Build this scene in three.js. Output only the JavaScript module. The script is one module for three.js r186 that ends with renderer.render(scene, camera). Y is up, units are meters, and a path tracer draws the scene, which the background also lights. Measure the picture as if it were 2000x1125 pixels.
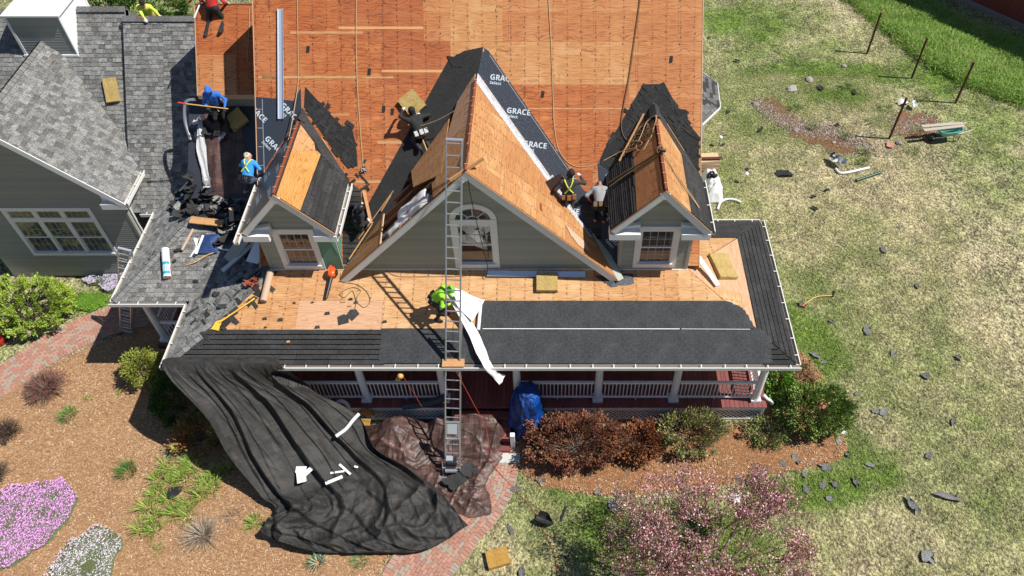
import * as THREE from 'three';
import { mergeGeometries } from 'three/addons/utils/BufferGeometryUtils.js';

// ---------- camera, sky, sun, exposure ----------
const scene = new THREE.Scene();
const camera = new THREE.PerspectiveCamera(2 * Math.atan(562.5 / 1512) * 180 / Math.PI, 2000 / 1125, 0.1, 400);
camera.position.set(0, 21.2, 12);
camera.rotation.set(-49.26 * Math.PI / 180, 0, 0);
camera.setViewOffset(2000, 1125, -80, 0, 2000, 1125);
scene.add(camera);
const SUN = new THREE.Vector3(0.70, 1, -0.025).normalize();
{
  const W = 256, H = 128, d = new Float32Array(W * H * 4);
  for (let j = 0; j < H; j++) for (let i = 0; i < W; i++) {
    const el = (j + 0.5) / H * Math.PI - Math.PI / 2, az = ((i + 0.5) / W - 0.5) * 2 * Math.PI;
    const dx = Math.cos(el) * Math.cos(az), dy = Math.sin(el), dz = Math.cos(el) * Math.sin(az);
    const k = (j * W + i) * 4, h = Math.max(0, dy), f = Math.pow(1 - h, 3);
    const cs = Math.max(0, dx * SUN.x + dy * SUN.y + dz * SUN.z), g = Math.pow(cs, 8) * 0.25;
    const s = 0.21;
    d[k] = s * (0.30 + 0.50 * f + g); d[k + 1] = s * (0.52 + 0.38 * f + g * 0.95); d[k + 2] = s * (1.0 + 0.05 * f + g * 0.85); d[k + 3] = 1;
    if (dy < 0) { d[k] = s * 0.45; d[k + 1] = s * 0.5; d[k + 2] = s * 0.45; }
  }
  const t = new THREE.DataTexture(d, W, H, THREE.RGBAFormat, THREE.FloatType);
  t.mapping = THREE.EquirectangularReflectionMapping; t.magFilter = THREE.LinearFilter; t.needsUpdate = true;
  scene.background = t; scene.environment = t;
}
const sun = new THREE.DirectionalLight(new THREE.Color().setRGB(1, 0.955, 0.88), 4.6);
sun.position.copy(SUN).multiplyScalar(60); sun.target.position.set(0, 0, -5);
sun.castShadow = true; sun.shadow.mapSize.set(4096, 4096); sun.shadow.radius = 1;
Object.assign(sun.shadow.camera, { left: -35, right: 35, top: 35, bottom: -35, near: 1, far: 160 });
scene.add(sun, sun.target);
const renderer = new THREE.WebGLRenderer({ antialias: true });
renderer.setSize(1024, 576);
renderer.toneMapping = THREE.LinearToneMapping;
renderer.toneMappingExposure = 1.3;
renderer.shadowMap.enabled = true;

// ---------- helpers ----------
const V = (x, y, z) => new THREE.Vector3(x, y, z), PI = Math.PI;
function rng(a) { return () => { a |= 0; a = a + 0x6D2B79F5 | 0; let t = Math.imul(a ^ a >>> 15, 1 | a); t = t + Math.imul(t ^ t >>> 7, 61 | t) ^ t; return ((t ^ t >>> 14) >>> 0) / 4294967296; }; }
const R = rng(7);
const ru = (a, b, r = R) => a + (b - a) * r();
const lerp = (a, b, t) => a + (b - a) * t, clamp = (x, a = 0, b = 1) => Math.min(b, Math.max(a, x));
const sstep = (a, b, x) => { const t = clamp((x - a) / (b - a)); return t * t * (3 - 2 * t); };
function h2(x, y, s = 0) { let n = Math.imul(x, 374761393) + Math.imul(y, 668265263) + Math.imul(s, 1274126177); n = Math.imul(n ^ n >>> 13, 1274126177); return ((n ^ n >>> 16) >>> 0) / 4294967296; }
function vn(x, y, s = 0, per = 0) {
  const xi = Math.floor(x), yi = Math.floor(y), fx = x - xi, fy = y - yi, u = fx * fx * (3 - 2 * fx), v = fy * fy * (3 - 2 * fy);
  const w = per ? (q => ((q % per) + per) % per) : (q => q);
  return lerp(lerp(h2(w(xi), w(yi), s), h2(w(xi + 1), w(yi), s), u), lerp(h2(w(xi), w(yi + 1), s), h2(w(xi + 1), w(yi + 1), s), u), v);
}
function fbm(x, y, s = 0, o = 4, per = 0) { let a = 0, m = 0.5, t = 0; for (let i = 0; i < o; i++) { a += m * vn(x, y, s + i, per); t += m; x *= 2; y *= 2; m *= 0.5; if (per) per *= 2; } return a / t; }
const hex = h => new THREE.Color(h);                       // sRGB
const lin = (r, g, b) => new THREE.Color().setRGB(r, g, b); // linear
const used = {};
function numbered(n) { const k = used[n] = (used[n] || 0) + 1; return k === 1 ? n : n + '_' + String(k - 1).padStart(3, '0'); }
function tag(o, label, category, group, kind) { o.userData.label = label; o.userData.category = category; if (group) o.userData.group = group; if (kind) o.userData.kind = kind; return o; }
function shadows(m) { m.castShadow = true; m.receiveShadow = true; return m; }
function thing(name, label, category, group) { const g = new THREE.Group(); g.name = numbered(name); scene.add(g); return tag(g, label, category, group); }
function solo(name, geo, mat, label, category, group) { const m = shadows(new THREE.Mesh(geo, mat)); m.name = numbered(name); scene.add(m); tag(m, label, category, group); return m; }
function part(parent, name, geo, mat, label) { const m = shadows(new THREE.Mesh(Array.isArray(geo) ? merge(geo) : geo, mat)); m.name = name; parent.add(m); if (label) m.userData.label = label; return m; }
function stuffPart(parent, name, geo, mat) { const m = part(parent, name, geo, mat); m.userData.kind = 'stuff'; return m; }
function structure(name, geo, mat) { const m = shadows(new THREE.Mesh(Array.isArray(geo) ? merge(geo) : geo, mat)); m.name = name; m.userData.kind = 'structure'; scene.add(m); return m; }
function baseAt(g, x, y, z) { g.position.set(x, y, z); for (const c of g.children) { c.position.x -= x; c.position.y -= y; c.position.z -= z; } return g; }
function place(g, x, y, z, ry = 0, rx = 0, rz = 0) { g.position.set(x, y, z); g.rotation.set(rx, ry, rz, 'YXZ'); return g; }
function merge(list) { list = list.map(g => { if (!g.index) return g; const q = g.toNonIndexed(); return q; }); const keys = ['position', 'normal', 'uv'].concat(list.every(g => g.attributes.color) ? ['color'] : []); for (const g of list) { if (!g.attributes.uv) g.setAttribute('uv', new THREE.Float32BufferAttribute(new Float32Array(g.attributes.position.count * 2), 2)); for (const k of Object.keys(g.attributes)) if (!keys.includes(k)) g.deleteAttribute(k); } return mergeGeometries(list, false); }
function tri(pos, uv, col) { const g = new THREE.BufferGeometry(); g.setAttribute('position', new THREE.Float32BufferAttribute(pos, 3)); if (uv) g.setAttribute('uv', new THREE.Float32BufferAttribute(uv, 2)); if (col) g.setAttribute('color', new THREE.Float32BufferAttribute(col, 3)); g.computeVertexNormals(); return g; }
function tint(g, c) { const n = g.attributes.position.count, a = new Float32Array(n * 3); for (let i = 0; i < n; i++) { a[3 * i] = c.r; a[3 * i + 1] = c.g; a[3 * i + 2] = c.b; } g.setAttribute('color', new THREE.BufferAttribute(a, 3)); return g; }
function box(w, h, d, x = 0, y = 0, z = 0, ry = 0, rx = 0, rz = 0) {   // chamfered box with uv in metres
  const c = Math.min(0.006, w * 0.2, h * 0.2, d * 0.2), X = w / 2, Y = h / 2, Z = d / 2, pos = [], uv = [];
  const q = (a, b, e, f) => { for (const p of [a, b, e, a, e, f]) { pos.push(...p); } };
  const face = (ax, s) => { const i = (ax + 1) % 3, j = (ax + 2) % 3, D = [X, Y, Z]; const mk = (si, sj) => { const p = [0, 0, 0]; p[ax] = s * D[ax]; p[i] = si * (D[i] - c); p[j] = sj * (D[j] - c); return p; }; const L = [mk(-1, -1), mk(1, -1), mk(1, 1), mk(-1, 1)]; s > 0 ? q(L[0], L[1], L[2], L[3]) : q(L[3], L[2], L[1], L[0]); };
  for (const ax of [0, 1, 2]) { face(ax, 1); face(ax, -1); }
  for (const ax of [0, 1, 2]) { const i = (ax + 1) % 3, j = (ax + 2) % 3, D = [X, Y, Z]; for (const si of [-1, 1]) for (const sj of [-1, 1]) { const mk = (t, e) => { const p = [0, 0, 0]; p[ax] = t * (D[ax] - c); p[i] = si * (D[i] - (e ? 0 : c)); p[j] = sj * (D[j] - (e ? c : 0)); return p; }; const a = mk(-1, 1), b = mk(1, 1), e = mk(1, 0), f = mk(-1, 0); si * sj > 0 ? q(a, b, e, f) : q(f, e, b, a); } }
  for (const a of [-1, 1]) for (const b of [-1, 1]) for (const e of [-1, 1]) { const p = [[a * X, b * (Y - c), e * (Z - c)], [a * (X - c), b * Y, e * (Z - c)], [a * (X - c), b * (Y - c), e * Z]]; if (a * b * e < 0) p.reverse(); for (const v of p) pos.push(...v); }
  for (let k = 0; k < pos.length; k += 9) { const ux = Math.abs((pos[k + 4] - pos[k + 1]) * (pos[k + 8] - pos[k + 2]) - (pos[k + 5] - pos[k + 2]) * (pos[k + 7] - pos[k + 1])), uy = Math.abs((pos[k + 5] - pos[k + 2]) * (pos[k + 6] - pos[k]) - (pos[k + 3] - pos[k]) * (pos[k + 8] - pos[k + 2])), uz = Math.abs((pos[k + 3] - pos[k]) * (pos[k + 7] - pos[k + 1]) - (pos[k + 4] - pos[k + 1]) * (pos[k + 6] - pos[k])); for (let m = 0; m < 3; m++) { const x0 = pos[k + 3 * m], y0 = pos[k + 3 * m + 1], z0 = pos[k + 3 * m + 2]; if (uy >= ux && uy >= uz) uv.push(x0, z0); else if (ux >= uz) uv.push(z0, y0); else uv.push(x0, y0); } }
  const g = tri(pos, uv); if (rx || ry || rz) g.applyMatrix4(new THREE.Matrix4().makeRotationFromEuler(new THREE.Euler(rx, ry, rz, 'YXZ'))); g.translate(x, y, z); return g;
}
const bx = (x0, x1, y0, y1, z0, z1) => box(x1 - x0, y1 - y0, z1 - z0, (x0 + x1) / 2, (y0 + y1) / 2, (z0 + z1) / 2);
function basis(g, o, X, Y, Z) { return g.applyMatrix4(new THREE.Matrix4().makeBasis(X, Y, Z).setPosition(o)); }
function bar(p, q, w, h, up = V(0, 1, 0)) { const d = q.clone().sub(p), L = d.length(); d.normalize(); let s = new THREE.Vector3().crossVectors(up, d); if (s.length() < 1e-3) s = new THREE.Vector3().crossVectors(V(1, 0, 0), d); s.normalize(); const u = new THREE.Vector3().crossVectors(d, s); return basis(box(w, h, L), p.clone().add(q).multiplyScalar(0.5), s, u, d); }
function tube(pts, r, n = 0, rad = 7, closed = false) { pts = pts.map(p => p.isVector3 ? p : V(...p)); const c = pts.length > 2 ? new THREE.CatmullRomCurve3(pts, closed, 'centripetal') : new THREE.LineCurve3(pts[0], pts[1]); return new THREE.TubeGeometry(c, n || (pts.length > 2 ? pts.length * 5 : 1), r, rad, closed); }
function rod(p, q, r0, r1 = r0, n = 10) { p = p.isVector3 ? p : V(...p); q = q.isVector3 ? q : V(...q); const d = q.clone().sub(p), L = d.length(), g = new THREE.CylinderGeometry(r1, r0, L, n); g.translate(0, L / 2, 0); g.applyQuaternion(new THREE.Quaternion().setFromUnitVectors(V(0, 1, 0), d.normalize())); g.translate(p.x, p.y, p.z); return g; }
function lathe(pts, n = 20) { return new THREE.LatheGeometry(pts.map(p => new THREE.Vector2(...p)), n); }
// a plane with its own axes: u along, v up the slope, n outward
function roofFrame(o, dx, dz, s) { const L = Math.hypot(1, s), n = V(dx * s / L, 1 / L, dz * s / L), v = V(-dx / L, s / L, -dz / L), u = new THREE.Vector3().crossVectors(v, n); return mkFrame(V(...o), u, v, n, (x, z) => o[1] - s * ((x - o[0]) * dx + (z - o[2]) * dz)); }
function mkFrame(o, u, v, n, yf) { const F = { o, u, v, n, yf, at: (a, b, t = 0) => o.clone().addScaledVector(u, a).addScaledVector(v, b).addScaledVector(n, t), uv: p => { const d = p.clone().sub(o); return [d.dot(u), d.dot(v)]; } }; F.xz = (x, z) => F.uv(V(x, yf(x, z), z)); F.poly = l => ccw(l.map(([x, z]) => F.xz(x, z))); F.pt = (x, z, t = 0) => V(x, yf(x, z), z).addScaledVector(n, t); return F; }
const wallF = z => mkFrame(V(0, 0, z), V(1, 0, 0), V(0, 1, 0), V(0, 0, 1));
const area2 = P => { let a = 0; for (let i = 0; i < P.length; i++) { const p = P[i], q = P[(i + 1) % P.length]; a += p[0] * q[1] - q[0] * p[1]; } return a / 2; };
const ccw = P => area2(P) < 0 ? P.slice().reverse() : P;
function clipH(P, nx, ny, c) { const o = []; for (let i = 0; i < P.length; i++) { const a = P[i], b = P[(i + 1) % P.length], da = a[0] * nx + a[1] * ny - c, db = b[0] * nx + b[1] * ny - c; if (da >= 0) o.push(a); if (da * db < 0) { const t = da / (da - db); o.push([lerp(a[0], b[0], t), lerp(a[1], b[1], t)]); } } return o; }
function clipConvex(P, C) { C = ccw(C); for (let i = 0; i < C.length && P.length > 2; i++) { const a = C[i], b = C[(i + 1) % C.length]; const nx = -(b[1] - a[1]), ny = b[0] - a[0]; P = clipH(P, nx, ny, nx * a[0] + ny * a[1]); } return P; }
const inPoly = (x, y, P) => { let c = false; for (let i = 0, j = P.length - 1; i < P.length; j = i++) { if ((P[i][1] > y) !== (P[j][1] > y) && x < (P[j][0] - P[i][0]) * (y - P[i][1]) / (P[j][1] - P[i][1]) + P[i][0]) c = !c; } return c; };
function slab(F, P, t0, t1, tf) {   // polygon on a frame, thick from t0 to t1; tf(a,b) optional top height
  P = ccw(P); const pos = [], uv = [], T = THREE.ShapeUtils.triangulateShape(P.map(p => new THREE.Vector2(...p)), []);
  const top = P.map(p => F.at(p[0], p[1], tf ? tf(p[0], p[1]) : t1)), bot = P.map(p => F.at(p[0], p[1], t0));
  for (const [a, b, c] of T) { for (const i of [a, b, c]) { pos.push(top[i].x, top[i].y, top[i].z); uv.push(...P[i]); } for (const i of [c, b, a]) { pos.push(bot[i].x, bot[i].y, bot[i].z); uv.push(...P[i]); } }
  for (let i = 0; i < P.length; i++) { const j = (i + 1) % P.length; for (const [v, p] of [[bot[i], P[i]], [bot[j], P[j]], [top[j], P[j]], [bot[i], P[i]], [top[j], P[j]], [top[i], P[i]]]) { pos.push(v.x, v.y, v.z); uv.push(p[0] , p[1]); } }
  return tri(pos, uv);
}
function lessRect(cells, [h0, h1, g0, g1]) { const o = []; for (const c of cells) { o.push(clipH(c, -1, 0, -h0), clipH(c, 1, 0, h1)); const m = clipH(clipH(c, 1, 0, h0), -1, 0, -h1); if (m.length > 2) o.push(clipH(m, 0, -1, -g0), clipH(m, 0, 1, g1)); } return o.filter(c => c.length > 2 && Math.abs(area2(c)) > 1e-4); }
const pierced = (F, P, t0, t1, holes) => merge(holes.reduce((l, h) => lessRect(l, h), [ccw(P)]).map(q => slab(F, q, t0, t1)));
const rect = (a0, a1, b0, b1) => [[a0, b0], [a1, b0], [a1, b1], [a0, b1]];
// up to 300 pieces of a kind as parts of their own (the ones nearest the camera), the rest one merged part
function pieces(parent, name, list, mats, limit, restName, restMat, tones) {
  const cp = camera.position; for (const p of list) { p.g.computeBoundingSphere(); p.d = p.g.boundingSphere.center.distanceTo(cp); }
  const s = list.slice().sort((a, b) => a.d - b.d);
  s.slice(0, limit).forEach(p => part(parent, name, p.g, mats[p.t % mats.length]));
  const rest = s.slice(limit); if (rest.length) stuffPart(parent, restName, merge(rest.map(p => tint(p.g, tones[p.t % tones.length]))), restMat);
}
// ---------- materials ----------
function tex(w, h, fn, wm = 1, hm = wm, srgb = true) { const d = new Uint8Array(w * h * 4); for (let j = 0; j < h; j++) for (let i = 0; i < w; i++) { const c = fn(i / w, j / h), k = (j * w + i) * 4; d[k] = clamp(c[0]) * 255; d[k + 1] = clamp(c[1]) * 255; d[k + 2] = clamp(c[2]) * 255; d[k + 3] = 255; } const t = new THREE.DataTexture(d, w, h, THREE.RGBAFormat); if (srgb) t.colorSpace = THREE.SRGBColorSpace; t.magFilter = THREE.LinearFilter; t.minFilter = THREE.LinearMipmapLinearFilter; t.generateMipmaps = true; t.wrapS = t.wrapT = THREE.RepeatWrapping; t.repeat.set(1 / wm, 1 / hm); t.needsUpdate = true; return t; }
function canvasTex(w, h, draw, wm, hm) { const c = document.createElement('canvas'); c.width = w; c.height = h; draw(c.getContext('2d'), w, h); const t = new THREE.CanvasTexture(c); t.colorSpace = THREE.SRGBColorSpace; t.wrapS = t.wrapT = THREE.RepeatWrapping; if (wm) t.repeat.set(1 / wm, 1 / hm); return t; }
const mat = (c, o = {}) => new THREE.MeshStandardMaterial({ color: c.isColor ? c : hex(c), roughness: 0.75, side: THREE.DoubleSide, ...o });
const mix3 = (a, b, t) => [lerp(a[0], b[0], t), lerp(a[1], b[1], t), lerp(a[2], b[2], t)];
const rgb = (r, g, b) => [r / 255, g / 255, b / 255];
const grey = g => [g, g, g];
const noiseT = tex(256, 256, (u, v) => grey(0.75 * fbm(u * 64, v * 64, 3, 3, 64) + 0.25 * fbm(u * 8, v * 8, 9, 2, 8)), 1, 1, false);
function bumpOf(s) { const t = noiseT.clone(); t.repeat.set(1 / s, 1 / s); t.needsUpdate = true; return t; }
function plywood(base, dark, light, seed, opt = {}) {
  return tex(512, 256, (u, v) => {
    const x = u * 2.44, y = v * 1.22;
    const w = fbm(x * 1.1, y * 2.6, seed, 3) * 9 + y * 16, ring = 0.5 + 0.5 * Math.sin(w * 6.28);
    const fine = fbm(x * 5, y * 90, seed + 5, 2), blot = fbm(x * 1.7, y * 2.2, seed + 9, 3);
    let c = mix3(base, dark, clamp(0.8 * Math.pow(ring, 4) * (0.2 + blot) + 1.5 * (fine - 0.5)));
    c = mix3(c, light, clamp((blot - 0.5) * 1.7) * 0.8);
    const knot = vn(x * 3.1, y * 3.1, seed + 3); if (knot > 0.9) c = mix3(c, light, (knot - 0.9) * 6);
    // nail heads and rust runs along the rafter lines
    const ri = Math.round(x / 0.405), nx = ri * 0.405, ny = Math.round(y / 0.155) * 0.155, jx = (h2(ri, Math.round(y / 0.155), seed) - 0.5) * 0.04, jy = (h2(ri, Math.round(y / 0.155), seed + 1) - 0.5) * 0.06;
    const dn = Math.hypot((x - nx - jx) * 1.0, (y - ny - jy) * 0.45), str = h2(ri, Math.round(y / 0.155), seed + 2);
    if (!opt.clean && str > 0.2) c = mix3(c, [0.12, 0.06, 0.035], clamp(1.2 - dn / 0.018) * 0.9 * str);
    if (!opt.clean) c = mix3(c, dark, clamp(1 - Math.abs(x - nx - 0.01) / 0.03) * 0.35 * vn(x * 40, y * 9, seed + 7));
    if (opt.strip && y > opt.strip && y < opt.strip + 0.075) c = mix3(c, rgb(222, 172, 118), 0.8);
    return c;
  }, 2.44, 1.22);
}
const plyMats = (list, rough = 0.8) => list.map(t => new THREE.MeshStandardMaterial({ map: t, roughness: rough, bumpMap: bumpOf(0.6), bumpScale: 0.003, side: THREE.DoubleSide }));
const MPLY = plyMats([
  plywood(rgb(186, 109, 60), rgb(108, 52, 25), rgb(212, 146, 92), 11), plywood(rgb(181, 101, 53), rgb(102, 47, 23), rgb(204, 134, 80), 23),
  plywood(rgb(186, 114, 68), rgb(120, 62, 34), rgb(206, 148, 100), 37), plywood(rgb(177, 101, 57), rgb(108, 52, 28), rgb(196, 130, 84), 51, { strip: 0.72 }),
  plywood(rgb(192, 126, 78), rgb(130, 72, 38), rgb(212, 162, 112), 71), plywood(rgb(200, 144, 92), rgb(144, 90, 50), rgb(220, 180, 132), 83)]);
const PPLY = plyMats([plywood(rgb(206, 162, 114), rgb(150, 100, 62), rgb(224, 190, 144), 111), plywood(rgb(198, 148, 100), rgb(142, 92, 54), rgb(216, 176, 128), 123), plywood(rgb(204, 162, 128), rgb(168, 120, 86), rgb(214, 180, 150), 137, { clean: true })]);
const GPLY = plyMats([plywood(rgb(186, 136, 86), rgb(132, 84, 48), rgb(206, 166, 116), 141), plywood(rgb(178, 126, 78), rgb(126, 78, 44), rgb(198, 154, 104), 153, { clean: true })]);
const YPLY = plyMats([plywood(rgb(194, 142, 76), rgb(148, 96, 44), rgb(206, 166, 104), 161, { clean: true })]);
const woodT = tex(256, 256, (u, v) => { const f = fbm(u * 4, v * 60, 5, 3, 0), k = fbm(u * 2, v * 6, 8, 2); return mix3(rgb(205, 160, 112), rgb(160, 112, 70), clamp(f * 0.9 + k * 0.5 - 0.3)); }, 0.6, 0.3);
const M = {};
M.wood = new THREE.MeshStandardMaterial({ map: woodT, roughness: 0.8, side: THREE.DoubleSide });
M.rafter = mat(lin(0.17, 0.075, 0.035), { bumpMap: bumpOf(0.3), bumpScale: 0.003 });
M.muntin = mat(lin(0.5, 0.5, 0.5), { roughness: 0.5 });
M.lumber = mat(lin(0.42, 0.22, 0.10), { bumpMap: bumpOf(0.3), bumpScale: 0.003 });
M.redwood = mat(lin(0.27, 0.065, 0.03), { bumpMap: bumpOf(0.3), bumpScale: 0.004 });
M.greyPlank = mat(lin(0.46, 0.40, 0.32), { bumpMap: bumpOf(0.3), bumpScale: 0.003 });
M.paleEdge = mat(lin(0.62, 0.42, 0.26));
M.sheathing = mat(lin(0.36, 0.26, 0.17), { roughness: 0.9 });
M.interior = mat(lin(0.42, 0.36, 0.29), { roughness: 0.9 });
M.interiorWood = mat(lin(0.24, 0.11, 0.05), { roughness: 0.5 });
M.trim = mat(lin(0.80, 0.82, 0.84), { roughness: 0.45, bumpMap: bumpOf(0.8), bumpScale: 0.0015 });
M.gutter = mat(lin(0.74, 0.74, 0.72), { roughness: 0.35 });
M.gutterIn = mat(lin(0.25, 0.21, 0.16), { roughness: 0.8 });
M.metalBlue = mat(lin(0.66, 0.72, 0.82), { roughness: 0.3, metalness: 0.55 });
M.alu = mat(lin(0.62, 0.63, 0.65), { roughness: 0.32, metalness: 0.8 });
M.aluDull = mat(lin(0.42, 0.42, 0.43), { roughness: 0.45, metalness: 0.7 });
M.greenSheath = mat(lin(0.10, 0.29, 0.21), { roughness: 0.6, bumpMap: bumpOf(0.5), bumpScale: 0.003 });
M.siding = [0.92, 1, 1.07].map(k => mat(lin(0.345 * k, 0.36 * k, 0.315 * k), { roughness: 0.7, bumpMap: bumpOf(0.7), bumpScale: 0.0015 }));
M.sidingWing = [0.94, 1, 1.05].map(k => mat(lin(0.305 * k, 0.325 * k, 0.30 * k), { roughness: 0.7, bumpMap: bumpOf(0.7), bumpScale: 0.0015 }));
M.glass = new THREE.MeshPhysicalMaterial({ color: 0xffffff, roughness: 0.03, transmission: 1, thickness: 0, ior: 1.5, side: THREE.DoubleSide });
const granT = tex(512, 512, (u, v) => { const g = h2(Math.floor(u * 512), Math.floor(v * 512), 4), f = fbm(u * 40, v * 40, 6, 3, 40); return grey(0.62 + 0.42 * (g - 0.5) + 0.5 * (f - 0.5) + 0.1); }, 1.2);
const shTones = [0.125, 0.16, 0.195, 0.23, 0.265].map((k, i) => lin(k * (i % 2 ? 1.0 : 1.02), k * 1.01, k * (i % 2 ? 1.0 : 0.96)));
M.shingle = shTones.map(c => mat(c.clone().multiplyScalar(1.9), { map: granT, roughness: 0.95, bumpMap: bumpOf(0.25), bumpScale: 0.004 }));
M.shingleRest = mat(lin(1.9, 1.9, 1.9), { map: granT, vertexColors: true, roughness: 0.95, bumpMap: bumpOf(0.25), bumpScale: 0.004 });
M.shingleRest.color.setRGB(1.0, 1.0, 1.0);
const restTones = shTones.map(c => c.clone().multiplyScalar(1.9));
M.shingle.forEach(m => { m.color.r = Math.min(1, m.color.r); });
const feltT = tex(512, 512, (u, v) => { const f = fbm(u * 50, v * 50, 16, 3, 50), k = fbm(u * 5, v * 5, 12, 3, 5), g = h2(Math.floor(u * 512), Math.floor(v * 512), 9); return grey(0.6 + 0.34 * (f - 0.5) + 0.14 * (k - 0.5) + 0.22 * (g - 0.5)); }, 1.6);
M.felt = mat(lin(0.118, 0.126, 0.138), { map: feltT, roughness: 0.85, bumpMap: bumpOf(0.5), bumpScale: 0.004 });
M.feltDark = mat(lin(0.055, 0.055, 0.058), { map: feltT, roughness: 0.85, bumpMap: bumpOf(0.3), bumpScale: 0.008 });
M.starter = [0.85, 1.1, 1.4].map(k => mat(lin(0.085 * k, 0.085 * k, 0.086 * k), { map: feltT, roughness: 0.9, bumpMap: bumpOf(0.3), bumpScale: 0.006 }));
M.membPlain = mat(lin(0.036, 0.041, 0.054), { roughness: 0.38, bumpMap: bumpOf(0.5), bumpScale: 0.008 });
function graceTex(rot, bg) { return canvasTex(1024, 1024, (c, w, h) => { c.fillStyle = bg; c.fillRect(0, 0, w, h); c.fillStyle = '#c9d3dd'; c.strokeStyle = '#9aa6b4'; c.lineWidth = 5; for (let r = -1; r < 3; r++) for (let q = -1; q < 3; q++) { c.save(); c.translate(q * 512 + (r & 1) * 256 + 40, r * 512 + 120); c.translate(180, 60); c.rotate(rot); c.translate(-180, -60); c.font = 'bold 118px sans-serif'; c.fillText('GRACE', 0, 60); c.font = 'bold 62px sans-serif'; c.fillText('Select', 4, 128); c.restore(); } }, 1.9, 1.9); }
M.membLow = new THREE.MeshStandardMaterial({ map: graceTex(0.12, '#363d48'), roughness: 0.38, bumpMap: bumpOf(0.6), bumpScale: 0.008, side: THREE.DoubleSide });
M.memb = new THREE.MeshStandardMaterial({ map: graceTex(0.8, '#333944'), roughness: 0.38, bumpMap: bumpOf(0.6), bumpScale: 0.006, side: THREE.DoubleSide });
M.membFlip = new THREE.MeshStandardMaterial({ map: graceTex(2.6, '#333944'), roughness: 0.38, bumpMap: bumpOf(0.6), bumpScale: 0.006, side: THREE.DoubleSide });
M.silver = mat(lin(0.62, 0.64, 0.68), { roughness: 0.35, metalness: 0.35, bumpMap: bumpOf(0.5), bumpScale: 0.02 });
M.membLine = mat(lin(0.35, 0.38, 0.42));
M.rope = mat(lin(0.42, 0.30, 0.16), { roughness: 0.9 });
M.cordBrown = mat(lin(0.16, 0.10, 0.05), { roughness: 0.8 });
M.cordRed = mat(lin(0.40, 0.055, 0.03), { roughness: 0.6 });
M.cordGreen = mat(lin(0.10, 0.12, 0.06), { roughness: 0.7 });
const foamT = tex(256, 256, (u, v) => { const f = fbm(u * 30, v * 30, 7, 3, 30), k = fbm(u * 6, v * 6, 17, 3, 6); return mix3(rgb(212, 184, 118), rgb(156, 128, 70), clamp((f - 0.35) * 1.2 + (k - 0.5))); }, 0.6);
M.foam = new THREE.MeshStandardMaterial({ map: foamT, roughness: 1, bumpMap: bumpOf(0.25), bumpScale: 0.02, side: THREE.DoubleSide });
M.foamOrange = new THREE.MeshStandardMaterial({ map: foamT, color: lin(1, 0.80, 0.5), roughness: 1, bumpMap: bumpOf(0.25), bumpScale: 0.02, side: THREE.DoubleSide });
const weaveT = tex(512, 512, (u, v) => { const a = fbm(u * 6, v * 90, 3, 2), b = fbm(u * 90, v * 6, 4, 2), k = fbm(u * 7, v * 7, 21, 4, 7); return grey(0.6 + 0.28 * (a + b - 1) + 0.5 * (k - 0.5)); }, 1.4);
M.tarpBlack = mat(lin(0.092, 0.086, 0.080), { map: weaveT, roughness: 0.6, bumpMap: bumpOf(0.45), bumpScale: 0.010 });
M.tarpBrown = mat(lin(0.27, 0.145, 0.122), { map: weaveT, roughness: 0.5, bumpMap: bumpOf(1.6), bumpScale: 0.004 });
M.tarpBlue = mat(lin(0.012, 0.16, 0.80), { map: weaveT, roughness: 0.3, bumpMap: bumpOf(0.5), bumpScale: 0.02 });
M.tarpGrey = mat(lin(0.55, 0.56, 0.57), { roughness: 0.4, bumpMap: bumpOf(0.5), bumpScale: 0.02 });
M.white = mat(lin(0.80, 0.80, 0.79), { roughness: 0.5, bumpMap: bumpOf(0.4), bumpScale: 0.004 });
M.paper = mat(lin(0.80, 0.80, 0.79), { roughness: 0.6, bumpMap: bumpOf(0.5), bumpScale: 0.01 });
M.plasticWhite = mat(lin(0.74, 0.75, 0.76), { roughness: 0.25 });
M.green = mat(lin(0.02, 0.075, 0.04), { roughness: 0.4 });
M.deck = [0.85, 1, 1.15].map(k => mat(lin(0.22 * k, 0.062 * k, 0.058 * k), { roughness: 0.6, bumpMap: bumpOf(0.4), bumpScale: 0.002 }));
M.bricks = [[0.40, 0.20, 0.145], [0.46, 0.245, 0.185], [0.35, 0.185, 0.14], [0.35, 0.295, 0.235], [0.43, 0.27, 0.205]].map(c => mat(lin(...c), { roughness: 0.9, bumpMap: bumpOf(0.3), bumpScale: 0.004 }));
M.brickTones = M.bricks.map(m => m.color.clone());
M.brickRest = mat(lin(1, 1, 1), { vertexColors: true, roughness: 0.9 });
M.concrete = mat(lin(0.55, 0.54, 0.51), { roughness: 0.9, bumpMap: bumpOf(0.6), bumpScale: 0.004 });
M.rust = mat(lin(0.085, 0.03, 0.02), { roughness: 0.8, bumpMap: bumpOf(0.2), bumpScale: 0.003 });
M.teal = mat(lin(0.20, 0.50, 0.43), { roughness: 0.5 });
M.barn = mat(lin(0.23, 0.05, 0.035), { roughness: 0.8, bumpMap: bumpOf(0.5), bumpScale: 0.003 });
M.orange = mat(lin(0.75, 0.10, 0.02), { roughness: 0.35 });
M.black = mat(lin(0.018, 0.018, 0.02), { roughness: 0.45 });
M.yellow = mat(lin(0.78, 0.48, 0.05), { roughness: 0.45 });
M.redTool = mat(lin(0.62, 0.05, 0.03), { roughness: 0.4 });
M.cardboard = mat(lin(0.50, 0.36, 0.26), { roughness: 0.9, bumpMap: bumpOf(0.4), bumpScale: 0.003 });
M.handle = mat(lin(0.62, 0.36, 0.13), { roughness: 0.5 });
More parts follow.
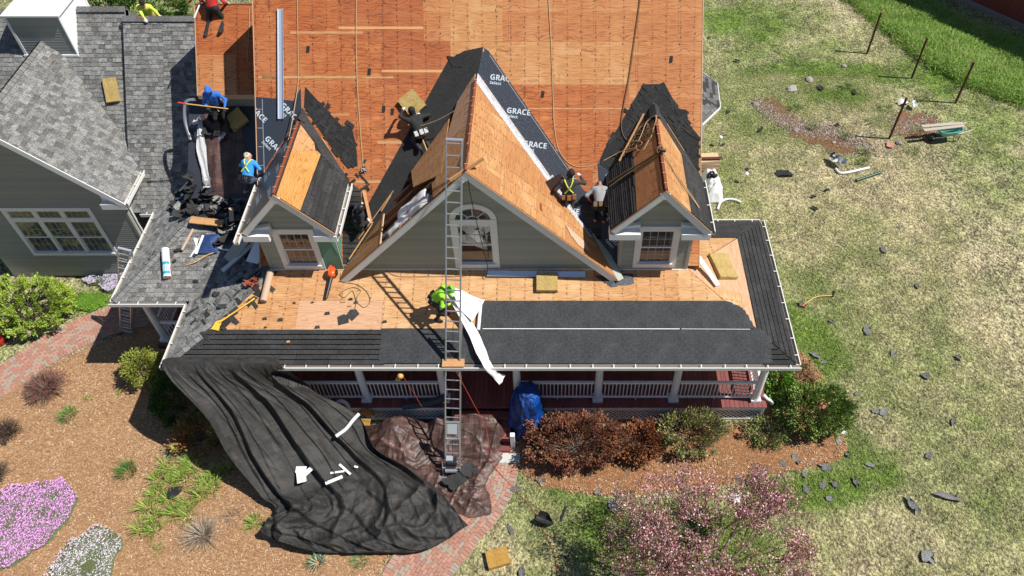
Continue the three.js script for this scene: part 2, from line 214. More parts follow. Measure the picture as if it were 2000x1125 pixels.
M.stone = [0.8, 1, 1.2].map(k => mat(lin(0.34 * k, 0.31 * k, 0.29 * k), { roughness: 0.95, bumpMap: bumpOf(0.3), bumpScale: 0.01 }));
M.vc = mat(lin(1, 1, 1), { vertexColors: true, roughness: 0.8 });
M.leaf = mat(lin(1, 1, 1), { vertexColors: true, roughness: 0.65 });
M.bark = mat(lin(0.09, 0.07, 0.055), { roughness: 0.95 });
M.twig = mat(lin(0.20, 0.15, 0.12), { roughness: 0.95 });
// ---------- ground ----------
const DIRT = [[9.1, -17.6], [11.6, -19.2], [14.8, -18.6], [17.1, -16.3], [16.6, -13.9], [13.5, -13.7], [11.8, -14.2], [10.4, -15.7]];
function lawnMix(x, z) {   // share of living green against dry straw, from where it grows in the photograph
  let g = 0.34 + 0.14 * sstep(-9, -16, z + 3 * fbm(x * 0.4, z * 0.4, 12, 2)) + 1.15 * (fbm(x * 0.32 + 40, z * 0.32 + 9, 31, 4) - 0.5) + 0.55 * (fbm(x * 1.5, z * 1.5, 33, 3) - 0.5);
  const bl = (cx, cz, rx, rz, k) => { const d = Math.hypot((x - cx) / rx, (z - cz) / rz); g += k * sstep(1, 0.25, d + 0.5 * (fbm(x * 1.1, z * 1.1, 35, 2) - 0.5)); };
  bl(9.4, 0.6, 1.5, 1.9, 0.85); bl(7.8, 1.7, 1.9, 0.9, 0.8); bl(1.6, 2.9, 1.9, 1.3, 0.75); bl(4.5, 3.4, 3.4, 1.6, 0.55); bl(0.9, 2.0, 1.4, 0.6, 0.45); bl(0.1, 1.6, 0.4, 0.3, 0.7); bl(-0.4, 4.2, 0.7, 0.5, 0.4); bl(8.8, -3.6, 1.5, 1.9, 0.5); bl(8.2, -5.4, 0.7, 0.7, 0.35);
  bl(9.6, -24, 3, 2.2, 0.35); bl(12.6, -20.2, 3.6, 1.1, 0.55); bl(13.5, -17.9, 2.4, 0.8, 0.4); bl(17.4, -19.5, 4, 2.0, 0.5); bl(7, -16, 2.5, 6, 0.1); bl(19.5, -14, 4, 5, 0.25); bl(-16.6, -5.6, 1.4, 0.7, 0.8); bl(-1.5, 3.6, 1, 1.4, -0.25);
  return clamp(g);
}
const lawnT = tex(1024, 1024, (u, v) => { const a = fbm(u * 150, v * 110, 41, 3), g = h2(Math.floor(u * 1024), Math.floor(v * 1024), 6), k = fbm(u * 16, v * 16, 43, 3, 16); return grey(0.66 + 1.05 * (a - 0.5) + 0.3 * (g - 0.5) + 0.4 * (k - 0.5)); }, 6.5);
const DRY = lin(0.55, 0.475, 0.28), GRN = lin(0.165, 0.255, 0.04), DUST = lin(0.40, 0.31, 0.21);
function lawnColor(x, z, c) { const g = lawnMix(x, z); c.copy(DRY).lerp(GRN, g); const b = fbm(x * 0.9, z * 0.9, 77, 3); let t = inPoly(x, z, DIRT) ? 0.55 + 0.8 * (fbm(x * 1.3, z * 1.3, 55, 3) - 0.5) : 0; t = clamp(t - g * 0.5 + sstep(0.68, 0.8, b) * 0.35); c.lerp(DUST, t); return c; }
{
  const x0 = -26, x1 = 26, z0 = -30, z1 = 7, st = 0.2, nx = Math.round((x1 - x0) / st), nz = Math.round((z1 - z0) / st), pos = [], col = [], uv = [], idx = [], c = new THREE.Color();
  for (let j = 0; j <= nz; j++) for (let i = 0; i <= nx; i++) { let x = x0 + i * st, z = z0 + j * st; lawnColor(x, z, c); if (i === 0) x = -150; if (i === nx) x = 150; if (j === 0) z = -190; if (j === nz) z = 60; pos.push(x, 0, z); col.push(c.r * 1.45, c.g * 1.45, c.b * 1.45); uv.push(x, z); }
  for (let j = 0; j < nz; j++) for (let i = 0; i < nx; i++) { const a = j * (nx + 1) + i, b = a + nx + 1; idx.push(a, b, a + 1, b, b + 1, a + 1); }
  const g = new THREE.BufferGeometry(); g.setAttribute('position', new THREE.Float32BufferAttribute(pos, 3)); g.setAttribute('uv', new THREE.Float32BufferAttribute(uv, 2)); g.setAttribute('color', new THREE.Float32BufferAttribute(col, 3)); g.setIndex(idx); g.computeVertexNormals();
  structure('ground', g, mat(lin(1, 1, 1), { map: lawnT, vertexColors: true, roughness: 1, bumpMap: bumpOf(0.7), bumpScale: 0.02 }));
}
// a sheet with an irregular outline and real height, on a fine grid whose rim is pulled to the outline
function heightSheet(P, st, hf, skirt = 0) {
  let a0 = 1e9, a1 = -1e9, b0 = 1e9, b1 = -1e9; for (const [x, z] of P) { a0 = Math.min(a0, x); a1 = Math.max(a1, x); b0 = Math.min(b0, z); b1 = Math.max(b1, z); }
  const nx = Math.ceil((a1 - a0) / st) + 2, nz = Math.ceil((b1 - b0) / st) + 2, id = new Map(), pos = [], uv = [], idx = [];
  const near = (x, z) => { let bd = 1e9, bp = [x, z]; for (let i = 0; i < P.length; i++) { const p = P[i], q = P[(i + 1) % P.length], dx = q[0] - p[0], dz = q[1] - p[1], t = clamp(((x - p[0]) * dx + (z - p[1]) * dz) / (dx * dx + dz * dz)), X = p[0] + dx * t, Z = p[1] + dz * t, d = Math.hypot(X - x, Z - z); if (d < bd) { bd = d; bp = [X, Z]; } } return [bd, ...bp]; };
  const vert = (i, j) => { const k = i * 100003 + j; if (id.has(k)) return id.get(k); let x = a0 + (i - 0.5) * st, z = b0 + (j - 0.5) * st; const [d, X, Z] = near(x, z); let e = d; if (!inPoly(x, z, P)) { x = X; z = Z; e = 0; } const n = pos.length / 3; pos.push(x, hf(x, z, e), z); uv.push(x, z); id.set(k, n); return n; };
  for (let i = 0; i < nx; i++) for (let j = 0; j < nz; j++) { const x = a0 + i * st, z = b0 + j * st; if (!inPoly(x, z, P)) continue; const a = vert(i, j), b = vert(i + 1, j), c = vert(i + 1, j + 1), d = vert(i, j + 1); idx.push(a, d, b, b, d, c); }
  const g = new THREE.BufferGeometry(); g.setAttribute('position', new THREE.Float32BufferAttribute(pos, 3)); g.setAttribute('uv', new THREE.Float32BufferAttribute(uv, 2)); g.setIndex(idx); g.computeVertexNormals(); return g;
}
function smoothPoly(P, n = 6, wob = 0, seed = 1) { const c = new THREE.CatmullRomCurve3(P.map(p => V(p[0], 0, p[1])), true, 'centripetal'); return c.getPoints(P.length * n).slice(0, -1).map((p, i) => [p.x + wob * (fbm(p.x * 3, p.z * 3, seed, 3) - 0.5), p.z + wob * (fbm(p.x * 3 + 50, p.z * 3, seed, 3) - 0.5)]); }
const mulchT = tex(1024, 1024, (u, v) => { const a = fbm(u * 70, v * 150, 61, 3), b = fbm(u * 150, v * 60, 62, 3), k = fbm(u * 9, v * 9, 63, 4, 9), s = Math.abs(a - b); return mix3(mix3(rgb(140, 102, 70), rgb(196, 154, 112), clamp(a * 1.6 - 0.3)), rgb(222, 190, 148), clamp(s * 2.2 - 0.35 + 0.5 * (k - 0.5))); }, 4);
M.mulch = new THREE.MeshStandardMaterial({ map: mulchT, roughness: 1, bumpMap: bumpOf(0.35), bumpScale: 0.025, side: THREE.DoubleSide });
M.mulchRed = new THREE.MeshStandardMaterial({ map: mulchT, color: lin(0.80, 0.68, 0.60), roughness: 1, bumpMap: bumpOf(0.35), bumpScale: 0.025, side: THREE.DoubleSide });
const bedLeft = smoothPoly([[-18.6, -0.6], [-17.4, -2.2], [-16.2, -3.3], [-14.9, -4.1], [-13.6, -4.6], [-12, -4.4], [-10.5, -2.5], [-9.5, -1.0], [-7, -0.7], [-5.2, -0.3], [-4.2, 1.2], [-4.1, 2.6], [-4.5, 3.6], [-4.9, 4.6], [-5.4, 6.5], [-12, 6.8], [-18.8, 6.6], [-20, 3]], 5, 0.25, 5);
const bedRight = smoothPoly([[-1.05, -0.7], [-1.0, 0.9], [-0.4, 1.45], [1.0, 1.75], [2.6, 1.75], [4.6, 1.55], [6.4, 1.1], [7.6, 0.95], [8.9, 0.5], [9.0, -0.4], [8.9, -1.4], [8.8, -2.6], [8.2, -3.6], [7.2, -3.4], [6.4, -2.2], [6.3, -0.75]], 5, 0.2, 8);
structure('mulch_bed', heightSheet(bedLeft, 0.12, (x, z, e) => 0.008 + Math.min(1, e * 4) * (0.01 + 0.05 * fbm(x * 1.4, z * 1.4, 3, 3))), M.mulch);
structure('mulch_bed_001', heightSheet(bedRight, 0.12, (x, z, e) => 0.008 + Math.min(1, e * 4) * (0.01 + 0.06 * fbm(x * 1.4, z * 1.4, 4, 3))), M.mulchRed);
// gravelly worn ground round the old garden
structure('worn_soil', heightSheet(smoothPoly([[9.0, -17.5], [9.9, -17.9], [10.6, -16.6], [12, -15.1], [13.3, -14.3], [13.6, -13.5], [12.6, -13.6], [11.5, -14.2], [10.2, -15.6]], 5, 1.5, 14), 0.15, (x, z) => 0.006 + 0.02 * fbm(x * 3, z * 3, 9, 2)), new THREE.MeshStandardMaterial({ map: mulchT, color: lin(0.46, 0.40, 0.37), roughness: 1, bumpMap: bumpOf(0.4), bumpScale: 0.03, side: THREE.DoubleSide }));
structure('worn_soil_001', heightSheet(smoothPoly([[15.3, -16.4], [16.6, -16.6], [16.9, -15.4], [16.0, -14.8], [15.0, -15.3]], 5, 1.3, 15), 0.15, (x, z) => 0.006 + 0.02 * fbm(x * 3, z * 3, 9, 2)), new THREE.MeshStandardMaterial({ map: mulchT, color: lin(0.62, 0.52, 0.46), roughness: 1, bumpMap: bumpOf(0.4), bumpScale: 0.03, side: THREE.DoubleSide }));
// brick paths, brick by brick along a curve
const pathPolys = [];
function brickPath(name, label, ctr, widths, seed) {
  const r = rng(seed), cv = new THREE.CatmullRomCurve3(ctr.map(p => V(p[0], 0, p[1])), false, 'centripetal'), L = cv.getLength();
  const at = (s, o) => { const t = clamp(s / L, 0, 1), p = cv.getPointAt(t), d = cv.getTangentAt(t); return [p.x - d.z * o, p.z + d.x * o]; };
  const wAt = s => { const f = clamp(s / L) * (widths.length - 1), i = Math.min(widths.length - 2, Math.floor(f)); return lerp(widths[i], widths[i + 1], f - i); };
  const left = [], right = []; for (let i = 0; i <= 40; i++) { const s = L * i / 40, w = wAt(s) / 2 + 0.03; left.push(at(s, -w)); right.push(at(s, w)); }
  const poly = left.concat(right.reverse()); pathPolys.push(poly);
  const g = thing(name, label, 'path'); g.userData.kind = 'structure'; delete g.userData.category;
  part(g, 'sand_bed', heightSheet(poly, 0.15, () => 0.022), mat(lin(0.30, 0.25, 0.19), { roughness: 1 }));
  const list = [], brick = (s0, s1, o0, o1) => { const j = 0.004, q = [at(s0 + j, o0 + j), at(s1 - j, o0 + j), at(s1 - j, o1 - j), at(s0 + j, o1 - j)], y = 0.040 + r() * 0.006; list.push({ g: slab(mkFrame(V(0, 0, 0), V(1, 0, 0), V(0, 0, -1), V(0, 1, 0)), q.map(([x, z]) => [x, -z]), 0.005, y), t: r() < 0.72 ? (r() < 0.5 ? 0 : r() < 0.6 ? 1 : 2) : (r() < 0.75 ? 3 : 4) }); };
  for (let s = 0, k = 0; s < L - 0.2; s += 0.205, k++) { const w = wAt(s) / 2 - 0.2, n = Math.round(2 * w / 0.1), bw = 2 * w / n; for (let c = 0; c < n; c++) { const o = -w + c * bw, sh = (c % 2) * 0.1; brick(s + sh, s + sh + 0.203, o, o + bw); } }
  for (let s = 0; s < L - 0.1; s += 0.104) { const w = wAt(s) / 2; brick(s, s + 0.102, w - 0.2, w); brick(s, s + 0.102, -w, -w + 0.2); }
  pieces(g, 'brick', list, M.bricks, 300, 'brick_field', M.brickRest, M.brickTones); return g;
}
brickPath('brick_path', 'red and tan brick walk curving down from the porch steps', [[-4.5, 6.4], [-3.95, 4.8], [-3.6, 3.9], [-2.8, 2.85], [-1.95, 1.75], [-1.7, 0.75], [-1.7, 0.1]], [2.0, 1.9, 1.75, 1.5, 1.35, 1.3], 17);
brickPath('brick_path', 'pinkish brick walk running past the large round green shrub', [[-20.2, -0.2], [-18.1, -2.15], [-16.9, -3.65], [-15.4, -4.75], [-13.6, -5.3], [-11.6, -5.4]], [1.3, 1.3, 1.35, 1.4, 1.5], 18);
const HOUSES = [[-13.0, 6.6, -9.5, -0.72], [-20, -14.25, -14, -6.83], [-14.3, 4, -14, -3]];
function openLawn(x, z) { if (inPoly(x, z, bedLeft) || inPoly(x, z, bedRight)) return false; for (const p of pathPolys) if (inPoly(x, z, p)) return false; for (const [a, b, c, d] of HOUSES) if (x > a && x < b && z > c && z < d) return false; return true; }
function instanced(name, geo, m, list, label) { const I = new THREE.InstancedMesh(geo, m, list.length), o = new THREE.Object3D(), c = new THREE.Color(); list.forEach((p, i) => { o.position.set(p[0], p[1], p[2]); o.rotation.set(p[5] || 0, p[3], p[6] || 0, 'YXZ'); o.scale.setScalar(p[4]); o.updateMatrix(); I.setMatrixAt(i, o.matrix); I.setColorAt(i, p[7] || c.setRGB(1, 1, 1)); }); I.name = numbered(name); I.userData.kind = 'stuff'; if (label) { I.userData.label = label[0]; I.userData.category = label[1]; } shadows(I); scene.add(I); return I; }
function tuftGeo(n, h, w, spread, lean, seed) { const r = rng(seed), pos = []; for (let i = 0; i < n; i++) { const a = r() * 6.28, x = Math.cos(a) * spread * r(), z = Math.sin(a) * spread * r(), b = r() * 6.28, hh = h * (0.6 + 0.5 * r()), l = lean * (0.4 + r()); const dx = Math.cos(b) * w / 2, dz = Math.sin(b) * w / 2, lx = Math.cos(a) * l * hh, lz = Math.sin(a) * l * hh; pos.push(x - dx, 0, z - dz, x + dx, 0, z + dz, x + lx * 0.4 + dx * 0.7, hh * 0.62, z + lz * 0.4 + dz * 0.7, x - dx, 0, z - dz, x + lx * 0.4 + dx * 0.7, hh * 0.62, z + lz * 0.4 + dz * 0.7, x + lx * 0.4 - dx * 0.7, hh * 0.62, z + lz * 0.4 - dz * 0.7, x + lx * 0.4 - dx * 0.7, hh * 0.62, z + lz * 0.4 - dz * 0.7, x + lx * 0.4 + dx * 0.7, hh * 0.62, z + lz * 0.4 + dz * 0.7, x + lx, hh * (1 - l * 0.3), z + lz); } return tri(pos); }
{
  const r = rng(99), list = [], N = 210000;
  for (let i = 0; i < N; i++) { const far = r() < 0.12, x = far ? ru(-22, 24, r) : ru(-3, 15.5, r), z = far ? ru(-30, -14, r) : ru(-20, 5.2, r); if (!openLawn(x, z)) continue; if (x > 6 === false && z < -1 && z > -14) continue; const g = lawnMix(x, z), cl = fbm(x * 5, z * 5, 88, 2); if (inPoly(x, z, DIRT) && r() > 0.35 + g) continue; if (r() > 0.45 + cl * 0.9) continue; const c = new THREE.Color(); c.copy(DRY).lerp(GRN, clamp(g + (r() - 0.5) * 0.55)); c.multiplyScalar(0.7 + 1.0 * r()); list.push([x, 0, z, r() * 6.28, (0.55 + 0.6 * r()) * (0.75 + 0.6 * g), 0, 0, c]); }
  instanced('lawn_grass', tuftGeo(5, 0.04, 0.014, 0.035, 1.5, 3), mat(lin(1, 1, 1), { roughness: 0.9 }), list, ['short patchy straw and green grass of the lawn', 'grass']);
  const tall = [], strip = smoothPoly([[14.2, -30], [15.8, -26.4], [17.0, -23.3], [18.7, -19.6], [21.5, -17.4], [26, -15.6], [26, -19.6], [23.4, -22.0], [21.3, -23.5], [19.4, -26.4], [18.4, -30]], 4, 0.6, 4);
  for (let i = 0; i < 60000; i++) { const x = ru(14, 26, r), z = ru(-30, -15, r); if (!inPoly(x + (r() + r() - 1) * 0.7, z + (r() + r() - 1) * 0.7, strip)) continue; const c = lin(0.19, 0.37, 0.045).lerp(lin(0.40, 0.48, 0.14), Math.pow(r(), 1.6) + 0.5 * (fbm(x, z, 5, 2) - 0.5)); tall.push([x, 0, z, r() * 6.28, 0.7 + 0.7 * r() * (0.6 + fbm(x * 0.9, z * 0.9, 6, 2)), 0, 0, c]); }
  instanced('tall_grass', tuftGeo(7, 0.36, 0.022, 0.09, 0.8, 4), mat(lin(1, 1, 1), { roughness: 0.8 }), tall, ['strip of uncut bright green grass beside the red barn', 'grass']);
  const chips = [], chipG = box(0.055, 0.006, 0.016);
  for (const [bed, n, k] of [[bedLeft, 34000, 0], [bedRight, 14000, 1]]) for (let i = 0; i < n; i++) { const x = k ? ru(-1.2, 9.2, r) : ru(-19, -4, r), z = k ? ru(-3.7, 1.9, r) : ru(-4.6, 5.2, r); if (!inPoly(x, z, bed)) continue; const c = lin(0.52, 0.35, 0.215).lerp(lin(0.29, 0.165, 0.095), r()).multiplyScalar(0.7 + 0.8 * r()); if (r() < 0.08) c.setRGB(0.6, 0.48, 0.33); chips.push([x, 0.035 + 0.03 * r(), z, r() * 6.28, 0.6 + 0.9 * r(), (r() - 0.5) * 0.7, (r() - 0.5) * 0.7, c]); }
  const peb = []; for (let i = 0; i < 5200; i++) { const t = r(), k = i < 3800, cx = k ? lerp(9.3, 13.4, t) : lerp(15.2, 16.8, t), cz = k ? -17.4 + 3.7 * t + 0.5 * Math.sin(t * 6) : -15.7; const x = cx + (r() + r() + r() - 1.5) * (k ? 0.55 : 0.5), z = cz + (r() + r() + r() - 1.5) * (k ? 0.6 : 0.75); const c = [lin(0.22, 0.14, 0.11), lin(0.34, 0.27, 0.22), lin(0.45, 0.40, 0.35), lin(0.15, 0.09, 0.075)][Math.floor(r() * 4)]; peb.push([x, 0.02, z, r() * 6.28, 0.6 + 1.1 * r() * r(), (r() - 0.5), (r() - 0.5), c]); }
  instanced('gravel', new THREE.IcosahedronGeometry(0.03, 0).scale(1, 0.6, 0.8), mat(lin(1, 1, 1), { roughness: 1 }), peb, ['loose brown gravel strewn over the worn garden plot', 'gravel']);
  instanced('mulch_chips', chipG, mat(lin(1, 1, 1), { roughness: 1 }), chips, ['loose shredded bark chips covering the planting beds', 'mulch']);
}
// ---------- the house, the porch and the wing ----------
const MR = roofFrame([0, 4.37, -3.33], 0, 1, 1), MB = roofFrame([0, 4.37, -14.63], 0, -1, 1);
const CGr = roofFrame([-2.2, 8.35, -2.95], 1, 0, 1), CGl = roofFrame([-2.2, 8.35, -2.95], -1, 0, 1.03);
const LDr = roofFrame([-7.26, 7.56, 0], 1, 0, 1.1), LDl = roofFrame([-7.26, 7.56, 0], -1, 0, 1.1);
const RDr = roofFrame([2.92, 7.7, 0], 1, 0, 1.08), RDl = roofFrame([2.92, 7.7, 0], -1, 0, 1.08);
const PRf = roofFrame([0, 3.4, -0.5], 0, 1, 0.3), PRr = roofFrame([6.81, 3.4, 0], 1, 0, 0.3), PRb = roofFrame([0, 3.4, -6.17], 0, -1, 0.3), PRl = roofFrame([-10.85, 3.4, 0], -1, 0, 0.3);
const EN = roofFrame([0, 3.4, -2.8], 0, 1, 0.3), ENl = roofFrame([-13.13, 3.4, 0], -1, 0, 0.45);
const L1 = roofFrame([0, 3.0, -7.05], 0, 1, 1), L2 = roofFrame([0, 2.7, -7.05], 0, 1, 1), SUB = roofFrame([0, 6.87, -8.28], 0, 1, 1);
const WIr = roofFrame([-16.97, 7.08, 0], 1, 0, 1), WIl = roofFrame([-16.97, 7.08, 0], -1, 0, 1);
const sideF = (x, s) => mkFrame(V(x, 0, 0), V(0, 0, -s), V(0, 1, 0), V(s, 0, 0));
const house = thing('house', 'grey two-storey house stripped to bare plywood roof with a central gable and two dormers', 'house');
const porch = thing('porch', 'white wraparound porch with round columns and half-shingled plywood roof', 'porch');
const wing = thing('house_wing', 'grey sided wing with intact grey shingle roof and wide triple window', 'house');

function sheets(parent, F, region, mats, pick, opt = {}) {   // plywood sheets laid in staggered rows, each its own mesh
  const P = ccw(region), w = opt.w || 2.44, h = opt.h || 1.22, t0 = opt.t0 ?? 0.002, t1 = opt.t1 ?? 0.018; let a0 = 1e9, a1 = -1e9, b0 = 1e9, b1 = -1e9;
  for (const [a, b] of P) { a0 = Math.min(a0, a); a1 = Math.max(a1, a); b0 = Math.min(b0, b); b1 = Math.max(b1, b); }
  const tri3 = THREE.ShapeUtils.triangulateShape(P.map(p => new THREE.Vector2(...p)), []);
  const convex = opt.convex !== false;
  let row = 0; for (let b = b0 + (opt.ob || 0) - h; b < b1; b += h, row++) for (let a = a0 - (row % 2) * w / 2 - (opt.oa || 0); a < a1; a += w) {
    const cell = rect(a + 0.002, a + w - 0.002, b + 0.002, b + h - 0.002); let outs = convex ? [clipConvex(cell, P)] : tri3.map(t => clipConvex(cell, t.map(i => P[i]))); for (const hl of opt.holes || []) outs = lessRect(outs.filter(q => q.length > 2), hl);
    for (const q of outs) if (q.length > 2 && Math.abs(area2(q)) > 0.01) { const c = q.reduce((s, p) => [s[0] + p[0] / q.length, s[1] + p[1] / q.length], [0, 0]); const k = pick(c[0], c[1], row); if (k < 0) continue; part(parent, 'plywood_sheet', slab(F, q, t0, t1 + R() * 0.003), mats[k]); }
  }
}
function courses(parent, F, region, step, len, mats, opt = {}) {   // overlapping courses of torn-off shingle bases
  const P = ccw(region); let a0 = 1e9, a1 = -1e9, b0 = 1e9, b1 = -1e9; for (const [a, b] of P) { a0 = Math.min(a0, a); a1 = Math.max(a1, a); b0 = Math.min(b0, b); b1 = Math.max(b1, b); }
  const t = opt.t || 0.02; let row = 0;
  for (let b = b0; b < b1; b += step, row++) for (let a = a0 - R() * len; a < a1; a += len) { const top = b + step * ((opt.gap || 0.84) + 0.05 * R()), q = clipConvex(rect(a + 0.003, a + len - 0.003, b, top), P); if (q.length > 2 && Math.abs(area2(q)) > 0.004) { const lift = R() * 0.01; part(parent, opt.name || 'shingle_course', slab(F, q, 0.0, t, (x, y) => t + 0.028 + lift - (y - b) / step * 0.030), mats[Math.floor(R() * mats.length)]); } }
}
function shingleField(parent, F, region, opt = {}) {   // laminated shingles, tab by tab
  const P = ccw(region), ex = opt.ex || 0.145, list = []; let a0 = 1e9, a1 = -1e9, b0 = 1e9, b1 = -1e9; for (const [a, b] of P) { a0 = Math.min(a0, a); a1 = Math.max(a1, a); b0 = Math.min(b0, b); b1 = Math.max(b1, b); }
  const r = rng(opt.seed || 5); let up = false;
  for (let b = b0; b < b1; b += ex) for (let a = a0 - r() * 0.3; a < a1;) { const w = 0.11 + 0.19 * r(); up = !up; const q = clipConvex(rect(a + 0.001, a + w - 0.001, b, b + ex + 0.02), P), hb = (up ? 0.018 : 0.011) + 0.003 * r(); a += w; if (q.length < 3 || Math.abs(area2(q)) < 0.0012) continue; const tn = up ? 1 + Math.floor(r() * 4) : Math.floor(r() * 4), bb = b; list.push({ g: slab(F, q, 0, 0, (x, y) => 0.006 + hb * (1 - (y - bb) / (ex + 0.02))), t: tn }); }
  pieces(parent, 'shingle', list, M.shingle, opt.limit ?? 300, 'shingle_field', M.shingleRest, restTones);
}
function caps(parent, p, q, F1, F2, mats) { const d = q.clone().sub(p), L = d.length(), n = Math.floor(L / 0.2); d.normalize(); for (let i = 0; i < n; i++) { const a = p.clone().addScaledVector(d, i * 0.2), b = p.clone().addScaledVector(d, i * 0.2 + 0.23); const gs = []; for (const F of [F1, F2]) { let s = new THREE.Vector3().crossVectors(d, F.n).normalize(); if (s.y > 0) s.negate(); const up = F.n; const A = a.clone().addScaledVector(up, 0.045), B = b.clone().addScaledVector(up, 0.024), C = B.clone().addScaledVector(s, 0.15), D = A.clone().addScaledVector(s, 0.15), low = x => x.clone().addScaledVector(up, -0.02); const pos = []; for (const [x, y, z] of [[A, B, C], [A, C, D], [low(A), low(D), A], [low(D), D, A], [D, low(D), C], [low(D), low(C), C]]) for (const v of [x, y, z]) pos.push(v.x, v.y, v.z); gs.push(tri(pos, new Array(pos.length / 3 * 2).fill(0).map(() => R()))); } part(parent, 'ridge_cap', gs, mats[Math.floor(R() * mats.length)]); } }
function clapboards(parent, F, region, ex, mats, holes = []) {
  const P = ccw(region); let b0 = 1e9, b1 = -1e9, a0 = 1e9, a1 = -1e9; for (const [a, b] of P) { a0 = Math.min(a0, a); a1 = Math.max(a1, a); b0 = Math.min(b0, b); b1 = Math.max(b1, b); }
  for (let b = b0; b < b1; b += ex) { let cells = [rect(a0, a1, b, b + ex)]; for (const [h0, h1, g0, g1] of holes) { const nx = []; for (const c of cells) { if (b + ex <= g0 || b >= g1) { nx.push(c); continue; } nx.push(clipH(c, -1, 0, -h0), clipH(c, 1, 0, h1)); if (b < g0) nx.push(clipH(clipH(clipH(c, 0, -1, -g0), 1, 0, h0), -1, 0, -h1)); if (b + ex > g1) nx.push(clipH(clipH(clipH(c, 0, 1, g1), 1, 0, h0), -1, 0, -h1)); } cells = nx.filter(c => c.length > 2); }
    const k = Math.floor(R() * mats.length); for (const c of cells) { const q = clipConvex(c, P); if (q.length > 2 && Math.abs(area2(q)) > 0.002) part(parent, 'clapboard', slab(F, q, 0, 0, (x, y) => 0.020 - (y - b) / ex * 0.014), mats[k]); } }
}
function gutter(parent, p, q, out, opt = {}) {   // open trough: p and q on the roof edge, out the outward direction
  const w = 0.125, d = 0.11, up = V(0, 1, 0), o = (v, a, b) => v.clone().addScaledVector(out, a).addScaledVector(up, b), t = 0.008;
  const g = part(parent, 'gutter', [bar(o(p, w, -d / 2), o(q, w, -d / 2), t * 1.6, d, up), bar(o(p, w - 0.008, 0.006), o(q, w - 0.008, 0.006), 0.028, 0.012, up), bar(o(p, w / 2, -d), o(q, w / 2, -d), w, t, up), bar(o(p, 0.002, -d / 2), o(q, 0.002, -d / 2), t, d, up)], M.gutter);
  part(g, 'gutter_silt', bar(o(p, w / 2, -d + 0.03), o(q, w / 2, -d + 0.03), w - 0.02, 0.03, up), M.gutterIn);
  const L = p.distanceTo(q), n = Math.max(2, Math.round(L / 0.62)); for (let i = 0; i < n; i++) { const c = p.clone().lerp(q, (i + 0.45 + 0.1 * R()) / n); part(g, 'gutter_hanger', bar(o(c, -0.02, 0.004), o(c, w + 0.004, 0.008), 0.03, 0.008, up), M.gutter); }
  if (opt.fascia !== false) part(parent, 'fascia_board', bar(o(p, -0.016, -0.12), o(q, -0.016, -0.12), 0.025, 0.2, up), M.trim);
  return g;
}
function sash(win, F, a0, a1, b0, b1, nx, ny, t, m = M.trim) { const fw = 0.04; part(win, 'sash', [slab(F, rect(a0, a1, b0, b0 + fw), t, t + 0.035), slab(F, rect(a0, a1, b1 - fw, b1), t, t + 0.035), slab(F, rect(a0, a0 + fw, b0 + fw, b1 - fw), t, t + 0.035), slab(F, rect(a1 - fw, a1, b0 + fw, b1 - fw), t, t + 0.035)], m); const A0 = a0 + fw, A1 = a1 - fw, B0 = b0 + fw, B1 = b1 - fw, bars = []; for (let i = 1; i < nx; i++) { const x = lerp(A0, A1, i / nx); bars.push(slab(F, rect(x - 0.006, x + 0.006, B0, B1), t + 0.004, t + 0.024)); } for (let j = 1; j < ny; j++) { const y = lerp(B0, B1, j / ny); bars.push(slab(F, rect(A0, A1, y - 0.006, y + 0.006), t + 0.006, t + 0.026)); } if (bars.length) part(win, 'muntin', bars, M.muntin); for (let i = 0; i < nx; i++) for (let j = 0; j < ny; j++) part(win, 'pane', slab(F, rect(lerp(A0, A1, i / nx) + 0.009, lerp(A0, A1, (i + 1) / nx) - 0.009, lerp(B0, B1, j / ny) + 0.009, lerp(B0, B1, (j + 1) / ny) - 0.009), t + 0.012, t + 0.016), M.glass); }
function windowUnit(parent, F, a0, a1, b0, b1, cw, fill, deep = 0.95) {   // casing, then the sashes from fill()
  const w = part(parent, 'window', [slab(F, rect(a0, a1, b1 - cw, b1), -0.02, 0.055), slab(F, rect(a0, a0 + cw, b0 + cw, b1 - cw), -0.02, 0.05), slab(F, rect(a1 - cw, a1, b0 + cw, b1 - cw), -0.02, 0.05), slab(F, rect(a0, a1, b0, b0 + cw), -0.02, 0.05)], M.trim);
  part(w, 'sill', slab(F, rect(a0 + cw * 0.6, a1 - cw * 0.6, b0 + cw * 0.75, b0 + cw + 0.02), 0.0505, 0.085), M.trim);
  const A0 = a0 + cw - 0.005, A1 = a1 - cw + 0.005, B0 = b0 + cw - 0.005, B1 = b1 - cw + 0.005; part(w, 'room', [slab(F, rect(A0, A1, B0, B1), -deep - 0.02, -deep), slab(F, rect(A0 - 0.02, A0, B0, B1), -deep, 0), slab(F, rect(A1, A1 + 0.02, B0, B1), -deep, 0), slab(F, rect(A0, A1, B0 - 0.02, B0), -deep, 0), slab(F, rect(A0, A1, B1, B1 + 0.02), -deep, 0)], M.interior);
  fill(w, F, a0 + cw, a1 - cw, b0 + cw, b1 - cw); return w;
}
